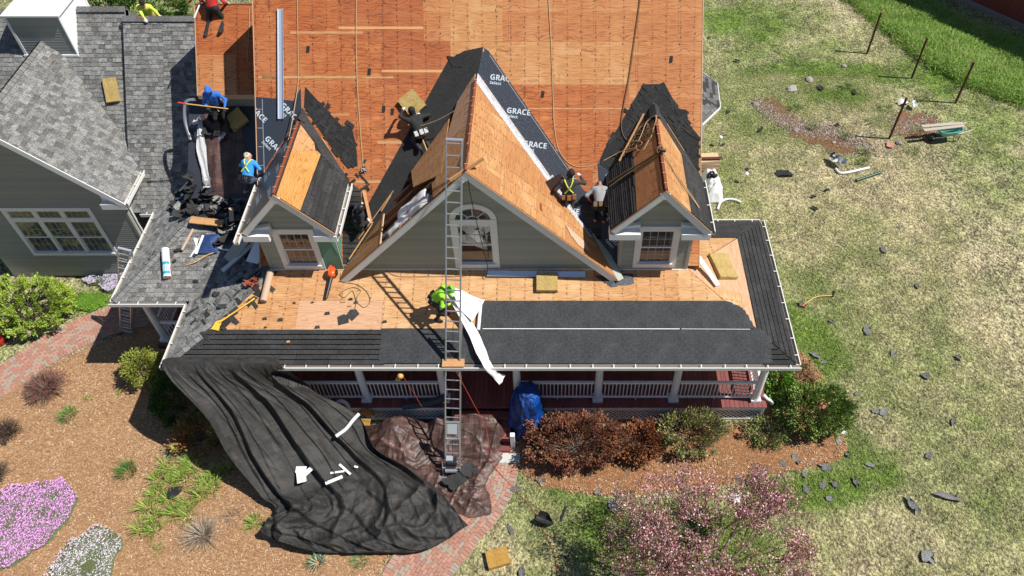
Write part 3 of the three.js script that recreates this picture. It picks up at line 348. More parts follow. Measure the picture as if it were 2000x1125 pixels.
// --- main body
const WF = wallF(-3.33);
part(house, 'wall', [bx(-8.3, 3.95, 0, 4.22, -3.56, -3.36)], M.siding[0]);
part(house, 'wall', [bx(3.75, 3.95, 0, 4.3, -14.6, -3.57), bx(-8.3, -8.1, 0, 4.3, -14.6, -3.57), bx(-8.09, 3.74, 0, 4.3, -14.6, -14.4)], M.siding[1]);
part(house, 'gable_end', slab(sideF(3.98, 1), [[3.4, 4.3], [14.5, 4.3], [8.98, 9.8]], -0.06, -0.04), M.siding[1]);
part(house, 'gable_end', slab(sideF(-8.3, -1), [[-3.4, 4.3], [-14.5, 4.3], [-8.98, 9.8]], -0.06, -0.04), M.siding[1]);
const mrP = MR.poly([[-8.6, -3.345], [4.28, -3.345], [4.28, -8.98], [-8.6, -8.98]]);
const roofHoles = [[-2.95, -1.45], [-8.0, -6.55], [2.2, 3.7]].map(([x0, x1]) => [x0, x1, -0.1, 1.75]);
const mainRoof = part(house, 'main_roof', pierced(MR, mrP, -0.16, 0, roofHoles), M.lumber);
part(house, 'rear_roof', slab(MB, MB.poly([[-8.6, -14.8], [4.28, -14.8], [4.28, -8.98], [-8.6, -8.98]]), -0.16, 0.018), MPLY[0]);
sheets(mainRoof, MR, mrP, MPLY, (a, b) => { const z = -3.33 - b / Math.SQRT2; if (a > -3.9 && a < 1.1 && z < -7.2) return R() < 0.25 ? 4 : 5; if (a > 1.0 && z < -6.4) return R() < 0.35 ? 2 : 4; if (a > 0 && R() < 0.5) return 4; return [0, 1, 3, 0, 2, 0][Math.floor(R() * 6)]; }, { ob: 0.35, holes: roofHoles });
for (const [x0, x1, z, w] of [[-7.55, -5.45, -8.06, 0.07], [-8.5, -5.65, -7.17, 0.07], [-5.5, -4.6, -7.17, 0.05], [-6.5, -5.9, -6.42, 0.06], [-5.1, -4.4, -5.85, 0.09], [-1.0, 3.6, -6.55, 0.04], [-5.75, -4.7, -5.05, 0.08], [-8.4, -7.9, -7.17, 0.07]]) { const [a0, b0] = MR.xz(x0, z); part(mainRoof, 'bare_strip', slab(MR, rect(a0, a0 + x1 - x0, b0, b0 + w), 0.021, 0.024), M.wood); }
part(house, 'rake_board', [bar(MR.pt(-8.61, -3.3, -0.08), MR.pt(-8.61, -8.98, -0.08), 0.025, 0.2, MR.n), bar(MR.pt(4.3, -3.3, -0.07), MR.pt(4.3, -8.98, -0.07), 0.025, 0.2, MR.n)], M.paleEdge);
part(house, 'rake_board', [bar(MB.pt(-8.61, -14.7, -0.08), MB.pt(-8.61, -8.99, -0.08), 0.025, 0.2, MB.n), bar(MB.pt(4.3, -14.7, -0.07), MB.pt(4.3, -8.99, -0.07), 0.025, 0.2, MB.n)], M.trim);
part(house, 'soffit', slab(MR, MR.poly([[3.95, -3.4], [4.28, -3.4], [4.28, -8.9], [3.95, -8.9]]), -0.2, -0.17), M.trim);
// --- central gable
const gx = -2.2, gableWall = part(house, 'gable_wall', pierced(WF, [[-6.15, 4.2], [1.72, 4.2], [gx, 8.1]], -0.25, -0.12, [[-2.75, -1.65, 4.4, 6.78]]), M.sheathing);
clapboards(gableWall, WF, [[-6.22, 4.3], [1.78, 4.3], [gx, 8.2]], 0.098, M.siding, [[-2.84, -1.56, 4.42, 6.92]]);
part(house, 'base_trim', [bx(-6.1, 1.7, 4.22, 4.30, -3.36, -3.29)], M.trim);
{ const cw = windowUnit(house, WF, -2.85, -1.55, 4.36, 6.30, 0.16, (w, F, a0, a1, b0, b1) => { sash(w, F, a0, a1, lerp(b0, b1, 0.49), b1, 4, 2, 0.014); sash(w, F, a0, a1, b0, lerp(b0, b1, 0.51), 1, 1, -0.03); part(w, 'curtain', [slab(F, [[a0 + 0.05, b1 - 0.05], [a0 + 0.35, b1 - 0.12], [a1 - 0.25, 5.25], [a1 - 0.45, 5.2], [a0 + 0.1, 5.75]], -0.2, -0.185), slab(F, [[a0 + 0.3, b1 - 0.22], [a1, b1 - 0.1], [a1, b1 - 0.22], [a0 + 0.5, b1 - 0.34]], -0.16, -0.145)], M.white); part(w, 'room_floor', slab(F, rect(a0, a1, b0 + 0.01, b0 + 0.42), -0.93, -0.5), M.interiorWood); });
  const arch = (r0, r1, t0, t1) => { const p = [], n = 20; for (let i = 0; i <= n; i++) { const t = PI * i / n; p.push([gx + r1 * Math.cos(t), 6.3 + r1 * 0.93 * Math.sin(t)]); } for (let i = n; i >= 0; i--) { const t = PI * i / n; p.push([gx + r0 * Math.cos(t), 6.3 + r0 * 0.9 * Math.sin(t)]); } return slab(WF, p, t0, t1); };
  part(cw, 'arch_casing', arch(0.49, 0.652, 0.0, 0.056), M.trim); const half = []; for (let i = 0; i <= 20; i++) half.push([gx + 0.495 * Math.cos(PI * i / 20), 6.302 + 0.44 * Math.sin(PI * i / 20)]); for (const s of [-1, 1]) { const sp = [[gx + s * 0.64, 6.3], [gx + s * 0.64, 6.92], [gx, 6.92]]; for (let i = 0; i <= 10; i++) { const a = PI / 2 - i / 10 * PI / 2; sp.push([gx + s * 0.6 * Math.cos(a), 6.3 + 0.56 * Math.sin(a)]); } part(cw, 'spandrel', slab(WF, sp, -0.02, 0.014), M.siding[1]); } part(cw, 'fan_room', [slab(WF, rect(-2.72, -1.68, 6.3, 6.8), -0.97, -0.95), slab(WF, rect(-2.74, -2.72, 6.3, 6.8), -0.95, -0.02), slab(WF, rect(-1.68, -1.66, 6.3, 6.8), -0.95, -0.02), slab(WF, rect(-2.72, -1.68, 6.8, 6.82), -0.95, -0.02)], M.interior); part(cw, 'fan_pane', slab(WF, half, 0.036, 0.04), M.glass);
  const spokes = [arch(0.17, 0.19, 0.041, 0.05)]; for (const t of [0.25, 0.5, 0.75]) { const a = PI * t; spokes.push(bar(WF.at(gx + 0.19 * Math.cos(a), 6.3 + 0.17 * Math.sin(a), 0.046), WF.at(gx + 0.49 * Math.cos(a), 6.3 + 0.44 * Math.sin(a), 0.046), 0.02, 0.012, WF.n)); } part(cw, 'fan_muntin', spokes, M.trim); part(cw, 'arch_sill', slab(WF, rect(-2.84, -1.56, 6.28, 6.34), 0.0565, 0.07), M.trim); }
const gR = CGr.poly([[gx + 0.02, -2.95], [2.05, -2.95], [1.83, -3.28], [gx + 0.02, -7.33]]);
const gRoofR = part(house, 'gable_roof', slab(CGr, gR, -0.12, 0), M.lumber);
sheets(gRoofR, CGr, gR, GPLY, (a, b) => (a > 3.0 && b > -1.7 ? 1 : R() < 0.6 ? 0 : 1), { w: 1.22, h: 2.44 });
// left slope: sheathing partly off, rafters and insulation showing
const zv = x => 1.04 - (8.35 + 1.03 * (x + 2.2));   // valley line on the main roof
const gRoofL = part(house, 'gable_roof', slab(CGl, CGl.poly([[gx - 0.02, -3.5], [-5.6, -3.5], [-5.5, zv(-5.5) + 0.3], [gx - 0.02, zv(gx) - 0.03]]), -0.62, -0.58), M.rafter);
{
  const P = l => CGl.poly(l); const put = (l, m, t = 0.016) => part(gRoofL, 'plywood_sheet', slab(CGl, P(l), 0.0, t), m);
  put([[gx - 0.03, -2.97], [-2.95, -2.97], [-3.15, -3.7], [-2.95, -5.0], [gx - 0.03, -5.0]], PPLY[1]); put([[gx - 0.03, -5.005], [-3.0, -5.005], [-2.75, zv(-2.75) + 0.1], [gx - 0.03, zv(gx) + 0.05]], PPLY[2]);
  put([[-2.955, -3.75], [-3.9, -4.3], [-4.1, zv(-4.1) + 0.15], [-2.96, zv(-2.96) + 0.4], [-2.96, -5.0]], PPLY[1], 0.02); put([[-2.955, -2.97], [-3.12, -2.97], [-3.25, -3.72], [-3.15, -3.7]], GPLY[0], 0.014);
  put([[-4.78, -2.97], [-6.2, -2.97], [-6.1, zv(-6.1)], [-4.9, -4.3]], GPLY[1]); put([[-4.82, -2.97], [-4.78, -2.97], [-4.88, -4.28], [-4.93, -4.28]], M.paleEdge, 0.03);
  for (let z = -3.05, i = 0; z > -6.9; z -= 0.405, i++) { const x1 = Math.max(-6.1, -(zv(0) - z) / 1.03 * -1 - 0); const xl = Math.max(-6.15, (1.04 - z - 8.35) / 1.03 - 2.2 + 0.05); part(gRoofL, 'rafter', bar(CGl.pt(gx - 0.05, z, -0.13), CGl.pt(xl, z, -0.13), 0.04, 0.22, CGl.n), M.rafter); }
  for (let i = 0; i < 9; i++) { const x = -3.2 - i * 0.33; part(gRoofL, 'blocking', bar(CGl.pt(x, -2.99, -0.06), CGl.pt(x, -3.22, -0.06), 0.05, 0.09, CGl.n), M.lumber); }
  const ins = (x0, x1, z0, z1, s) => { const g = new THREE.BoxGeometry(1, 1, 1, 14, 4, 8), p = g.attributes.position; for (let i = 0; i < p.count; i++) { const x = lerp(x0, x1, p.getX(i) + 0.5), z = lerp(z0, z1, p.getZ(i) + 0.5), e = Math.min(0.5 - Math.abs(p.getX(i)), 0.5 - Math.abs(p.getZ(i))), k = p.getY(i) > 0 ? 0.05 + 0.13 * (fbm(x * 6, z * 6, s, 3)) * Math.min(1, e * 6 + 0.4) : 0; const q = CGl.pt(x + 0.05 * (fbm(z * 8, x * 8, s, 2) - 0.5), z, -0.1 + k); p.setXYZ(i, q.x, q.y, q.z); } g.computeVertexNormals(); part(gRoofL, 'insulation_batt', g, M.white); };
  ins(-3.35, -4.25, -3.09, -3.42, 3); ins(-3.5, -4.35, -3.5, -3.82, 4); ins(-4.0, -4.6, -3.12, -3.40, 6);
  part(gRoofL, 'lifted_plank', [bar(CGl.pt(-4.6, -4.9, 0.10), CGl.pt(-5.6, -3.9, 0.16), 0.14, 0.02, CGl.n)], M.wood); part(gRoofL, 'lifted_plank', [bar(CGl.pt(-4.3, -5.4, 0.06), CGl.pt(-4.95, -4.4, 0.09), 0.09, 0.03, CGl.n)], M.lumber); part(gRoofL, 'lifted_plank', [bar(CGl.pt(-5.0, -4.5, 0.06), CGl.pt(-5.9, -3.4, 0.09), 0.05, 0.03, CGl.n)], M.handle);
}
function ridgeBoard(x, y, z0, z1) { const b = part(house, 'ridge_board', bar(V(x, y - 0.02, z0), V(x, y - 0.02, z1), 0.05, 0.10), M.redwood); for (let z = z0 - 0.2; z > z1; z -= 0.405) part(b, 'ridge_block', box(0.085, 0.03, 0.035, x, y + 0.04, z), M.lumber); return b; }
ridgeBoard(gx, 8.37, -2.96, -6.9);
function rakes(F1, F2, x, zF, xl, xr, w = 0.19) { for (const [F, xe] of [[F2, xl], [F1, xr]]) { part(house, 'rake_board', bar(F.pt(x, zF, -0.1), F.pt(xe, zF, -0.1), 0.03, w, F.n), M.trim); part(house, 'soffit', slab(F, F.poly([[x, zF], [xe, zF], [xe, -3.34], [x, -3.34]]), -0.185, -0.165), M.trim); part(house, 'drip_edge', bar(F.pt(x, zF + 0.012, 0.006), F.pt(xe, zF + 0.012, 0.006), 0.03, 0.012, F.n), M.lumber); } const ya = F1.yf(x, 0); part(house, 'apex_block', slab(wallF(zF), [[x - 0.14, ya - 0.16], [x, ya - 0.32], [x + 0.14, ya - 0.16], [x, ya - 0.01]], -0.012, 0.017), M.trim); }
rakes(CGr, CGl, gx, -2.935, -6.22, 2.08, 0.2);
// --- dormers
function dormer(o) {
  const { x, y, xl, xr, wl, wr, Fr, Fl, s } = o, zb = yy => 1.04 - yy, yl = y - s * (x - xl), yr2 = y - s * (xr - x);
  const pr = Fr.poly([[x, -2.95], [xr, -2.95], [xr, zb(yr2)], [x, zb(y)]]), pl = Fl.poly([[x, -2.95], [xl, -2.95], [xl, zb(yl)], [x, zb(y)]]);
  const rr = part(house, 'dormer_roof', slab(Fr, pr, -0.12, 0), M.feltDark), rl = part(house, 'dormer_roof', slab(Fl, pl, -0.12, 0), M.feltDark);
  const ext = (wr - wl) / 2, yt = 6.2;
  const wallp = [[wl, 4.28], [wr, 4.28], [wr, y - s * (wr - x) - 0.1], [x, y - 0.12], [wl, y - s * (x - wl) - 0.1]];
  const dw = part(house, 'dormer_wall', pierced(WF, wallp, -0.14, -0.115, [[o.win[0] + 0.05, o.win[1] - 0.05, o.win[2] + 0.05, o.win[3] - 0.05]]), M.sheathing);
  clapboards(dw, WF, wallp, 0.098, M.siding, [[o.win[0] + 0.05, o.win[1] - 0.05, o.win[2] + 0.05, o.win[3] - 0.05]]);
  part(house, 'corner_board', bx(wl - 0.012, wl + 0.09, 4.28, yt, -3.36, -3.302), M.siding[2]); part(house, 'corner_board', bx(wr - 0.09, wr + 0.012, 4.28, yt, -3.36, -3.302), M.siding[2]);
  for (const [xw, sg, m] of [[wl, -1, o.ml], [wr, 1, o.mr]]) { const F = sideF(xw, sg), P = [[3.36, 4.2], [5.3, 5.9], [5.3, 6.25], [3.36, 6.25]].map(([d, yy]) => [sg * d, yy]); const w = part(house, 'dormer_wall', slab(F, ccw(P), -0.12, -0.02), m || M.siding[1]); if (!m) clapboards(w, F, ccw(P), 0.098, M.siding); }
  part(house, 'base_trim', bx(wl - 0.03, wr + 0.03, 4.21, 4.28, -3.37, -3.29), M.trim);
  windowUnit(house, WF, ...o.win, 0.155, (w, F, a0, a1, b0, b1) => { sash(w, F, a0, a1, lerp(b0, b1, 0.49), b1, 4, 2, 0.014); sash(w, F, a0, a1, b0, lerp(b0, b1, 0.51), 4, 2, -0.03); part(w, 'room_floor', slab(F, rect(a0, a1, b0 + 0.01, b0 + 0.4), -0.93, -0.6), M.interiorWood); });
  for (const [a, b] of [[xl - 0.02, wl + 0.5], [wr - 0.42, xr + 0.02]]) { const e = Math.max(yl, yr2), prof = [[a, e - 0.27], [b, e - 0.27], [b, e - 0.06], [a < x ? b : a, e - 0.06]]; part(house, 'cornice_return', [bx(a, b, e - 0.36, e - 0.14, -3.30, -2.925), slab(wallF(-2.95), a < x ? [[a + 0.05, e - 0.138], [b, e - 0.138], [b, e + 0.02]] : [[a, e - 0.138], [b - 0.05, e - 0.138], [a, e + 0.02]], -0.34, -0.2)], M.trim); }
  rakes(Fr, Fl, x, -2.935, xl, xr, 0.17); ridgeBoard(x, y + 0.03, -2.96, zb(y) + 0.55);
  return { rr, rl, pr, pl, zb };
}
const LD = dormer({ x: -7.26, y: 7.56, xl: -8.52, xr: -5.96, wl: -8.31, wr: -6.17, Fr: LDr, Fl: LDl, s: 1.1, win: [-7.88, -6.68, 4.31, 5.95], mr: M.greenSheath });
const RD = dormer({ x: 2.92, y: 7.7, xl: 1.57, xr: 4.31, wl: 1.9, wr: 3.95, Fr: RDr, Fl: RDl, s: 1.08, win: [2.33, 3.57, 4.38, 6.06] });
part(house, 'sheathing_panel', slab(WF, rect(-6.72, -6.16, 4.3, 5.86), 0.021, 0.034), M.greenSheath, 'bare green sheathing beside the dormer window');
part(house, 'house_wrap_flap', slab(WF, [[-6.35, 5.75], [-6.17, 5.85], [-6.19, 4.95]], 0.036, 0.044), M.teal, 'torn pale teal flap of sheathing wrap');
// plywood strips along the dormer ridges, felt and old courses below them
function band(F, x0, x1, z0, z1, z2) { return F.poly([[x0, z0], [x1, z0], [x1, z2], [x0, z1]]); }
part(LD.rr, 'plywood_sheet', slab(LDr, LDr.poly([[-7.21, -2.96], [-6.72, -2.96], [-6.66, -5.35], [-6.74, -5.4], [-7.21, -4.75]]), 0.002, 0.02), YPLY[0]); part(LD.rr, 'plywood_sheet', slab(LDr, LDr.poly([[-7.21, -4.755], [-6.78, -5.35], [-6.85, -5.62], [-7.21, -5.95]]), 0.002, 0.019), PPLY[1]);
courses(LD.rr, LDr, LDr.poly([[-6.71, -2.96], [-5.97, -2.96], [-5.97, -5.1], [-6.64, -5.35]]), 0.14, 1.0, M.starter, { t: 0.008 });
part(LD.rr, 'felt_strip', slab(LDr, LDr.poly([[-7.24, -5.98], [-6.84, -5.64], [-6.62, -5.3], [-5.98, -5.12], [-6.0, -5.3], [-7.24, -6.5]]), 0.012, 0.035), M.starter[2]); part(LD.rr, 'starter_board', bar(LDr.pt(-6.75, -5.95, 0.05), LDr.pt(-6.05, -5.25, 0.05), 0.04, 0.02, LDr.n), M.wood);
part(LD.rl, 'membrane', slab(LDl, LDl.poly([[-7.27, -2.96], [-8.52, -2.96], [-8.52, -5.15], [-7.27, -6.45]]), 0.004, 0.012), M.membFlip);
part(RD.rr, 'plywood_sheet', slab(RDr, RDr.poly([[2.97, -2.96], [3.66, -2.96], [3.66, -5.35], [2.97, -6.2]]), 0.002, 0.02), GPLY[0]); courses(RD.rr, RDr, RDr.poly([[3.67, -2.96], [4.31, -2.96], [4.31, -5.1], [3.67, -5.35]]), 0.14, 1.0, M.starter, { t: 0.008 }); part(RD.rr, 'felt_strip', slab(RDr, RDr.poly([[2.93, -6.22], [3.68, -5.33], [4.3, -5.05], [4.3, -5.2], [2.93, -6.66]]), 0.012, 0.034), M.starter[2]);
part(RD.rr, 'starter_board', bar(RDr.pt(3.25, -6.15, 0.05), RDr.pt(3.75, -5.6, 0.05), 0.03, 0.02, RDr.n), M.wood);
part(RD.rl, 'plywood_sheet', slab(RDl, RDl.poly([[2.87, -2.96], [2.24, -2.96], [2.3, -5.5], [2.87, -6.0]]), 0.002, 0.02), GPLY[1]); courses(RD.rl, RDl, RDl.poly([[2.23, -2.96], [1.58, -2.96], [1.58, -5.2], [2.29, -5.5]]), 0.075, 1.0, M.starter.slice(0, 2), { t: 0.008 }); part(RD.rl, 'felt_strip', slab(RDl, RDl.poly([[2.91, -6.02], [2.3, -5.52], [1.58, -5.2], [2.91, -6.66]]), 0.012, 0.034), M.starter[1]);
for (const [D, F, x, y] of [[LD, LDr, -7.26, 7.6], [RD, RDr, 2.92, 7.74]]) part(D.rr, 'ridge_felt', [bar(V(x - 0.08, y - 0.04, -6.05), V(x - 0.08, y - 0.04, -6.6), 0.2, 0.012, V(-0.7, 0.7, 0)), bar(V(x + 0.08, y - 0.04, -6.05), V(x + 0.08, y - 0.04, -6.6), 0.2, 0.012, V(0.7, 0.7, 0))], M.starter[2]);
gutter(house, V(4.31, 6.2, -2.95), V(4.31, 6.2, -5.05), V(1, 0, 0)); gutter(house, V(-8.52, 6.15, -2.6), V(-8.52, 6.15, -4.9), V(-1, 0, 0), { fascia: false }); gutter(house, V(-5.96, 6.12, -2.95), V(-5.96, 6.12, -5.0), V(1, 0, 0));
// --- membranes, felt and scraps on the main roof (x, z)
const mrS = (l, m, t1, name = 'membrane', t0 = 0.02) => part(mainRoof, name, slab(MR, MR.poly(l), t0, t1), m);
const vR = y => [6.15 - y, 1.04 - y];   // right valley of the gable at height y
mrS([[-2.2, -7.31], [-1.98, -7.78], [-1.85, -7.72], [0.52, -5.3], [0.9, -4.9], [1.3, -3.81], [-2.2, -7.3]], M.membLow, 0.027); mrS([[1.3, -3.8], [0.9, -4.9], [1.2, -4.8], [1.9, -3.4], [1.75, -3.36]], M.membPlain, 0.026);
part(mainRoof, 'membrane_line', [bar(MR.pt(-1.82, -7.63, 0.029), MR.pt(0.5, -5.26, 0.029), 0.015, 0.004, MR.n)], M.membLine);
part(gRoofR, 'silver_flashing', heightSheet([[-2.17, -7.24], [1.2, -3.90], [1.05, -3.82], [0.2, -4.55], [-0.8, -5.45], [-2.17, -6.75]], 0.035, (x, z, e) => CGr.yf(x, z) + 0.035 + 0.07 * Math.min(1, e * 9) * Math.pow(1 - Math.abs(2 * fbm(x * 5, z * 5, 3, 3) - 1), 3)), M.silver, 'crumpled silver release film along the valley');
mrS([[-2.0, -7.8], [-2.55, -7.72], [-3.0, -7.55], [-5.98, -3.9], [-6.05, -3.35], [-5.7, -3.36], [-2.25, -7.0]], M.feltDark, 0.034, 'valley_felt'); mrS([[-2.9, -7.4], [-3.05, -7.62], [-2.85, -7.6], [-2.75, -7.66], [-2.6, -7.4]], M.feltDark, 0.05, 'valley_felt');
mrS([[-8.58, -6.80], [-7.95, -6.76], [-7.5, -6.72], [-7.28, -6.98], [-7.28, -6.5], [-8.5, -5.2], [-8.5, -4.2], [-8.58, -4.2]], M.memb, 0.028);
part(mainRoof, 'membrane_line', [bar(MR.pt(-8.40, -6.75, 0.03), MR.pt(-8.40, -4.3, 0.03), 0.014, 0.004, MR.n), ...[0, 1, 2, 3, 4, 5].map(i => bar(MR.pt(-8.56, -6.55 + i * 0.38, 0.03), MR.pt(-8.41, -6.55 + i * 0.38, 0.03), 0.014, 0.004, MR.n))], M.membLine);
function shards(parent, F, region, n, seed, mats, sz = 0.35, name = 'torn_shingle') { const r = rng(seed), P = region; let a0 = 1e9, a1 = -1e9, b0 = 1e9, b1 = -1e9; for (const [a, b] of P) { a0 = Math.min(a0, a); a1 = Math.max(a1, a); b0 = Math.min(b0, b); b1 = Math.max(b1, b); } for (let i = 0, k = 0; i < n && k < 4000; k++) { const a = lerp(a0, a1, r()), b = lerp(b0, b1, r()); if (!inPoly(a, b, P)) continue; i++; const an = r() < 0.5 ? 0.75 + (r() - 0.5) * 0.4 : -0.75 + (r() - 0.5) * 0.4, w = sz * (0.5 + r()), h = sz * (0.2 + 0.3 * r()), c = Math.cos(an), s = Math.sin(an), tt = 0.034 + 0.008 * r(), q = [[-w, -h], [w, -h * (0.6 + 0.5 * r())], [w * (0.8 + 0.3 * r()), h], [-w * (0.7 + 0.4 * r()), h * (0.7 + 0.4 * r())]].map(([x, y]) => [a + 0.5 * (x * c - y * s), b + 0.5 * (x * s + y * c)]); part(parent, name, slab(F, q, 0.02, tt, (x, y) => tt + 0.012 * (vn(x * 9, y * 9, i))), mats[Math.floor(r() * mats.length)]); } }
const ldF = MR.poly([[-7.15, -7.0], [-6.5, -6.5], [-6.1, -6.2], [-5.85, -6.25], [-5.72, -5.85], [-5.68, -5.4], [-5.95, -5.35], [-6.4, -5.75], [-7.2, -6.6]]); part(mainRoof, 'valley_felt', slab(MR, ldF, 0.02, 0.032), M.feltDark); shards(mainRoof, MR, ldF, 50, 3, M.starter.slice(0, 2), 0.26);
const rdF = MR.poly([[2.6, -7.05], [3.08, -7.06], [3.2, -7.1], [3.62, -6.56], [3.86, -6.54], [3.94, -6.25], [4.24, -6.0], [4.24, -5.2], [3.9, -5.6], [2.92, -6.7], [1.6, -5.3], [1.35, -5.5], [1.5, -5.75], [1.95, -6.25]]); part(mainRoof, 'valley_felt', slab(MR, rdF, 0.02, 0.032), M.feltDark); shards(mainRoof, MR, rdF, 80, 4, M.starter.slice(0, 2), 0.26);
mrS([[1.58, -5.4], [1.3, -5.5], [1.4, -4.2], [1.75, -3.4], [1.9, -3.4], [1.9, -5.2]], M.memb, 0.03); courses(mainRoof, MR, MR.poly([[0.75, -4.75], [1.42, -4.75], [1.42, -3.9], [1.0, -3.9]]), 0.16, 0.8, M.starter, { t: 0.022 });
courses(mainRoof, MR, MR.poly([[-6.15, -3.4], [-5.72, -3.4], [-5.55, -4.0], [-5.6, -4.9], [-6.15, -5.2]]), 0.15, 0.7, M.starter, { t: 0.022 }); shards(mainRoof, MR, MR.poly([[-6.1, -5.5], [-5.4, -5.5], [-5.3, -4.4], [-6.1, -4.2]]), 24, 8, M.starter, 0.2);
for (const [x, z] of [[-0.3, -6.85], [3.4, -7.55], [-4.9, -6.55], [-4.65, -6.5], [-7.05, -7.75], [-5.3, -7.3]]) { const [a, b] = MR.xz(x, z); part(mainRoof, 'felt_scrap', slab(MR, [[a - 0.05, b - 0.1], [a + 0.04, b - 0.08], [a + 0.06, b + 0.09], [a - 0.03, b + 0.1]], 0.022, 0.034), M.feltDark); }
// --- lower bare roof beside the main gable, with its own wall
const subP = SUB.poly([[-11.05, -8.28], [-8.62, -8.28], [-8.62, -10.2], [-11.05, -10.2]]);
const subRoof = part(house, 'side_roof', slab(SUB, subP, -0.14, 0), M.lumber); sheets(subRoof, SUB, subP, MPLY, (a, b) => b < 1.15 ? (a < -9.8 ? 4 : 1) : R() < 0.5 ? 0 : 1, { ob: 0.0 });
part(house, 'side_roof', slab(roofFrame([0, 6.87, -12.18], 0, -1, 1), ccw([[11.05, 0], [8.62, 0], [8.62, 2.7], [11.05, 2.7]]), -0.14, 0), M.lumber);
part(house, 'fascia_board', bx(-11.06, -8.62, 6.72, 6.88, -8.28, -8.25), M.paleEdge); part(house, 'rake_board', bar(SUB.pt(-11.06, -8.26, -0.05), SUB.pt(-11.06, -10.2, -0.05), 0.025, 0.14, SUB.n), M.paleEdge);
part(house, 'ridge_board', [bar(V(-11.05, 8.78, -10.23), V(-8.62, 8.78, -10.23), 0.06, 0.1)], M.redwood); part(house, 'ridge_cleat', [box(0.2, 0.06, 0.24, -8.95, 8.86, -10.2)], M.lumber); part(house, 'side_wall', [bx(-11.0, -8.35, 3.5, 6.7, -8.6, -8.5), bx(-11.0, -10.9, 3.5, 7.0, -10.2, -8.6)], M.siding[0]);
// --- side bay at the back
{ const b = part(house, 'bay_roof', (() => { const e = [[5.5, -11.3], [6.32, -12.35], [6.42, -13.9], [5.6, -15.1]], pos = []; const T = (a, b2, c) => pos.push(...a, ...b2, ...c); const top0 = [4.0, 4.7, -12.7], top1 = [4.0, 4.7, -13.7], E = e.map(([x, z]) => [x, 3.42, z]); T([4.0, 3.42, -11.2], E[0], top0); T(E[0], E[1], top0); T(E[1], E[2], top1); T(E[1], top1, top0); T(E[2], E[3], top1); T(E[3], [4.0, 3.42, -15.2], top1); T([4, 3.42, -11.2], E[1], E[0]); T([4, 3.42, -11.2], E[2], E[1]); T([4, 3.42, -11.2], E[3], E[2]); T([4, 3.42, -11.2], [4, 3.42, -15.2], E[3]); return tri(pos, new Array(pos.length / 3 * 2).fill(0).map(() => R())); })(), M.starter[2]);
  const eaves = [[5.5, -11.3], [6.32, -12.35], [6.42, -13.9], [5.6, -15.1]]; for (let i = 0; i < 3; i++) { const p = eaves[i], q = eaves[i + 1], fr = (() => { const m = [4.0, i === 0 ? -12.7 : i === 1 ? -13.2 : -13.7]; const n = V(q[1] - p[1], 0, -(q[0] - p[0])).normalize(); if (n.x < 0) n.negate(); const dist = (p[0] - m[0]) * n.x + (p[1] - m[1]) * n.z; return roofFrame([p[0], 3.43, p[1]], n.x, n.z, 1.28 / dist); })(); courses(b, fr, ccw([...[p, q].map(([x, z]) => fr.xz(x, z)), ...(i === 1 ? [fr.xz(4.0, -13.7), fr.xz(4.0, -12.7)] : [fr.xz(4.0, i === 0 ? -12.7 : -13.7)])]), 0.15, 0.33, [M.starter[2], M.shingle[0], M.shingle[1]], { name: 'shingle', t: 0.006, gap: 0.93 }); part(b, 'gutter', bar(V(p[0], 3.4, p[1]), V(q[0], 3.4, q[1]), 0.1, 0.11), M.gutter); }
  part(house, 'bay_wall', (() => { const sh = new THREE.Shape([[3.9, 11.2], [5.2, 11.7], [5.95, 12.6], [6.0, 13.8], [5.3, 14.8], [3.9, 15.1]].map(p => new THREE.Vector2(...p))); const g = new THREE.ExtrudeGeometry(sh, { depth: 3.36, bevelEnabled: false }); g.rotateX(-PI / 2); return g; })(), M.siding[1]); part(house, 'downspout', rod([5.45, 3.3, -11.35], [5.0, 0.1, -11.4], 0.035), M.gutter); }
baseAt(house, -2.2, 0, -8.9);
// --- porch roof planes
const YP = -0.12, pf = (n, F, l, m = M.feltDark) => part(porch, n, slab(F, F.poly(l), YP, 0), m);
const rFront = pf('porch_roof', PRf, [[-10.85, -0.5], [6.81, -0.5], [3.975, -3.335], [-8.015, -3.335]]), rRight = pf('porch_roof', PRr, [[6.81, -0.5], [6.81, -6.17], [3.975, -3.335]]), rBack = pf('porch_roof', PRb, [[6.81, -6.17], [3.975, -3.335], [3.96, -3.335], [3.96, -6.17]]), rLeft = pf('porch_roof', PRl, [[-10.85, -0.5], [-8.015, -3.335], [-8.3, -3.34], [-8.3, -5.35], [-10.85, -2.8]]);
const rEn = pf('porch_roof', EN, [[-13.13, -2.8], [-10.85, -2.8], [-8.3, -5.35], [-8.3, -9.44], [-8.7, -9.44]]), rEnl = pf('porch_roof', ENl, [[-13.13, -2.8], [-8.7, -9.44], [-13.13, -7.45]]);
sheets(rFront, PRf, PRf.poly([[-9.79, -1.5], [5.81, -1.5], [3.985, -3.325], [-8.025, -3.325]]), PPLY, (a, b) => a > -6.5 && a < -4.1 && b < 2.2 ? 2 : (R() < 0.6 ? 0 : 1), { ob: 0.9 });
sheets(rRight, PRr, PRr.poly([[5.79, -1.55], [5.81, -5.12], [3.985, -3.335]]), PPLY, () => R() < 0.5 ? 0 : 2, { ob: 0.3 }); sheets(rBack, PRb, PRb.poly([[5.78, -5.12], [3.99, -3.345], [3.97, -3.345], [3.97, -5.12]]), PPLY, () => 0);
courses(rFront, PRf, PRf.poly([[-10.8, -0.5], [-4.7, -0.5], [-4.7, -1.5], [-9.81, -1.5]]), 0.15, 0.95, M.starter.slice(1), { t: 0.012 }); courses(rFront, PRf, PRf.poly([[5.9, -0.5], [6.79, -0.5], [5.9, -1.39]]), 0.15, 0.95, M.starter, { t: 0.012 });
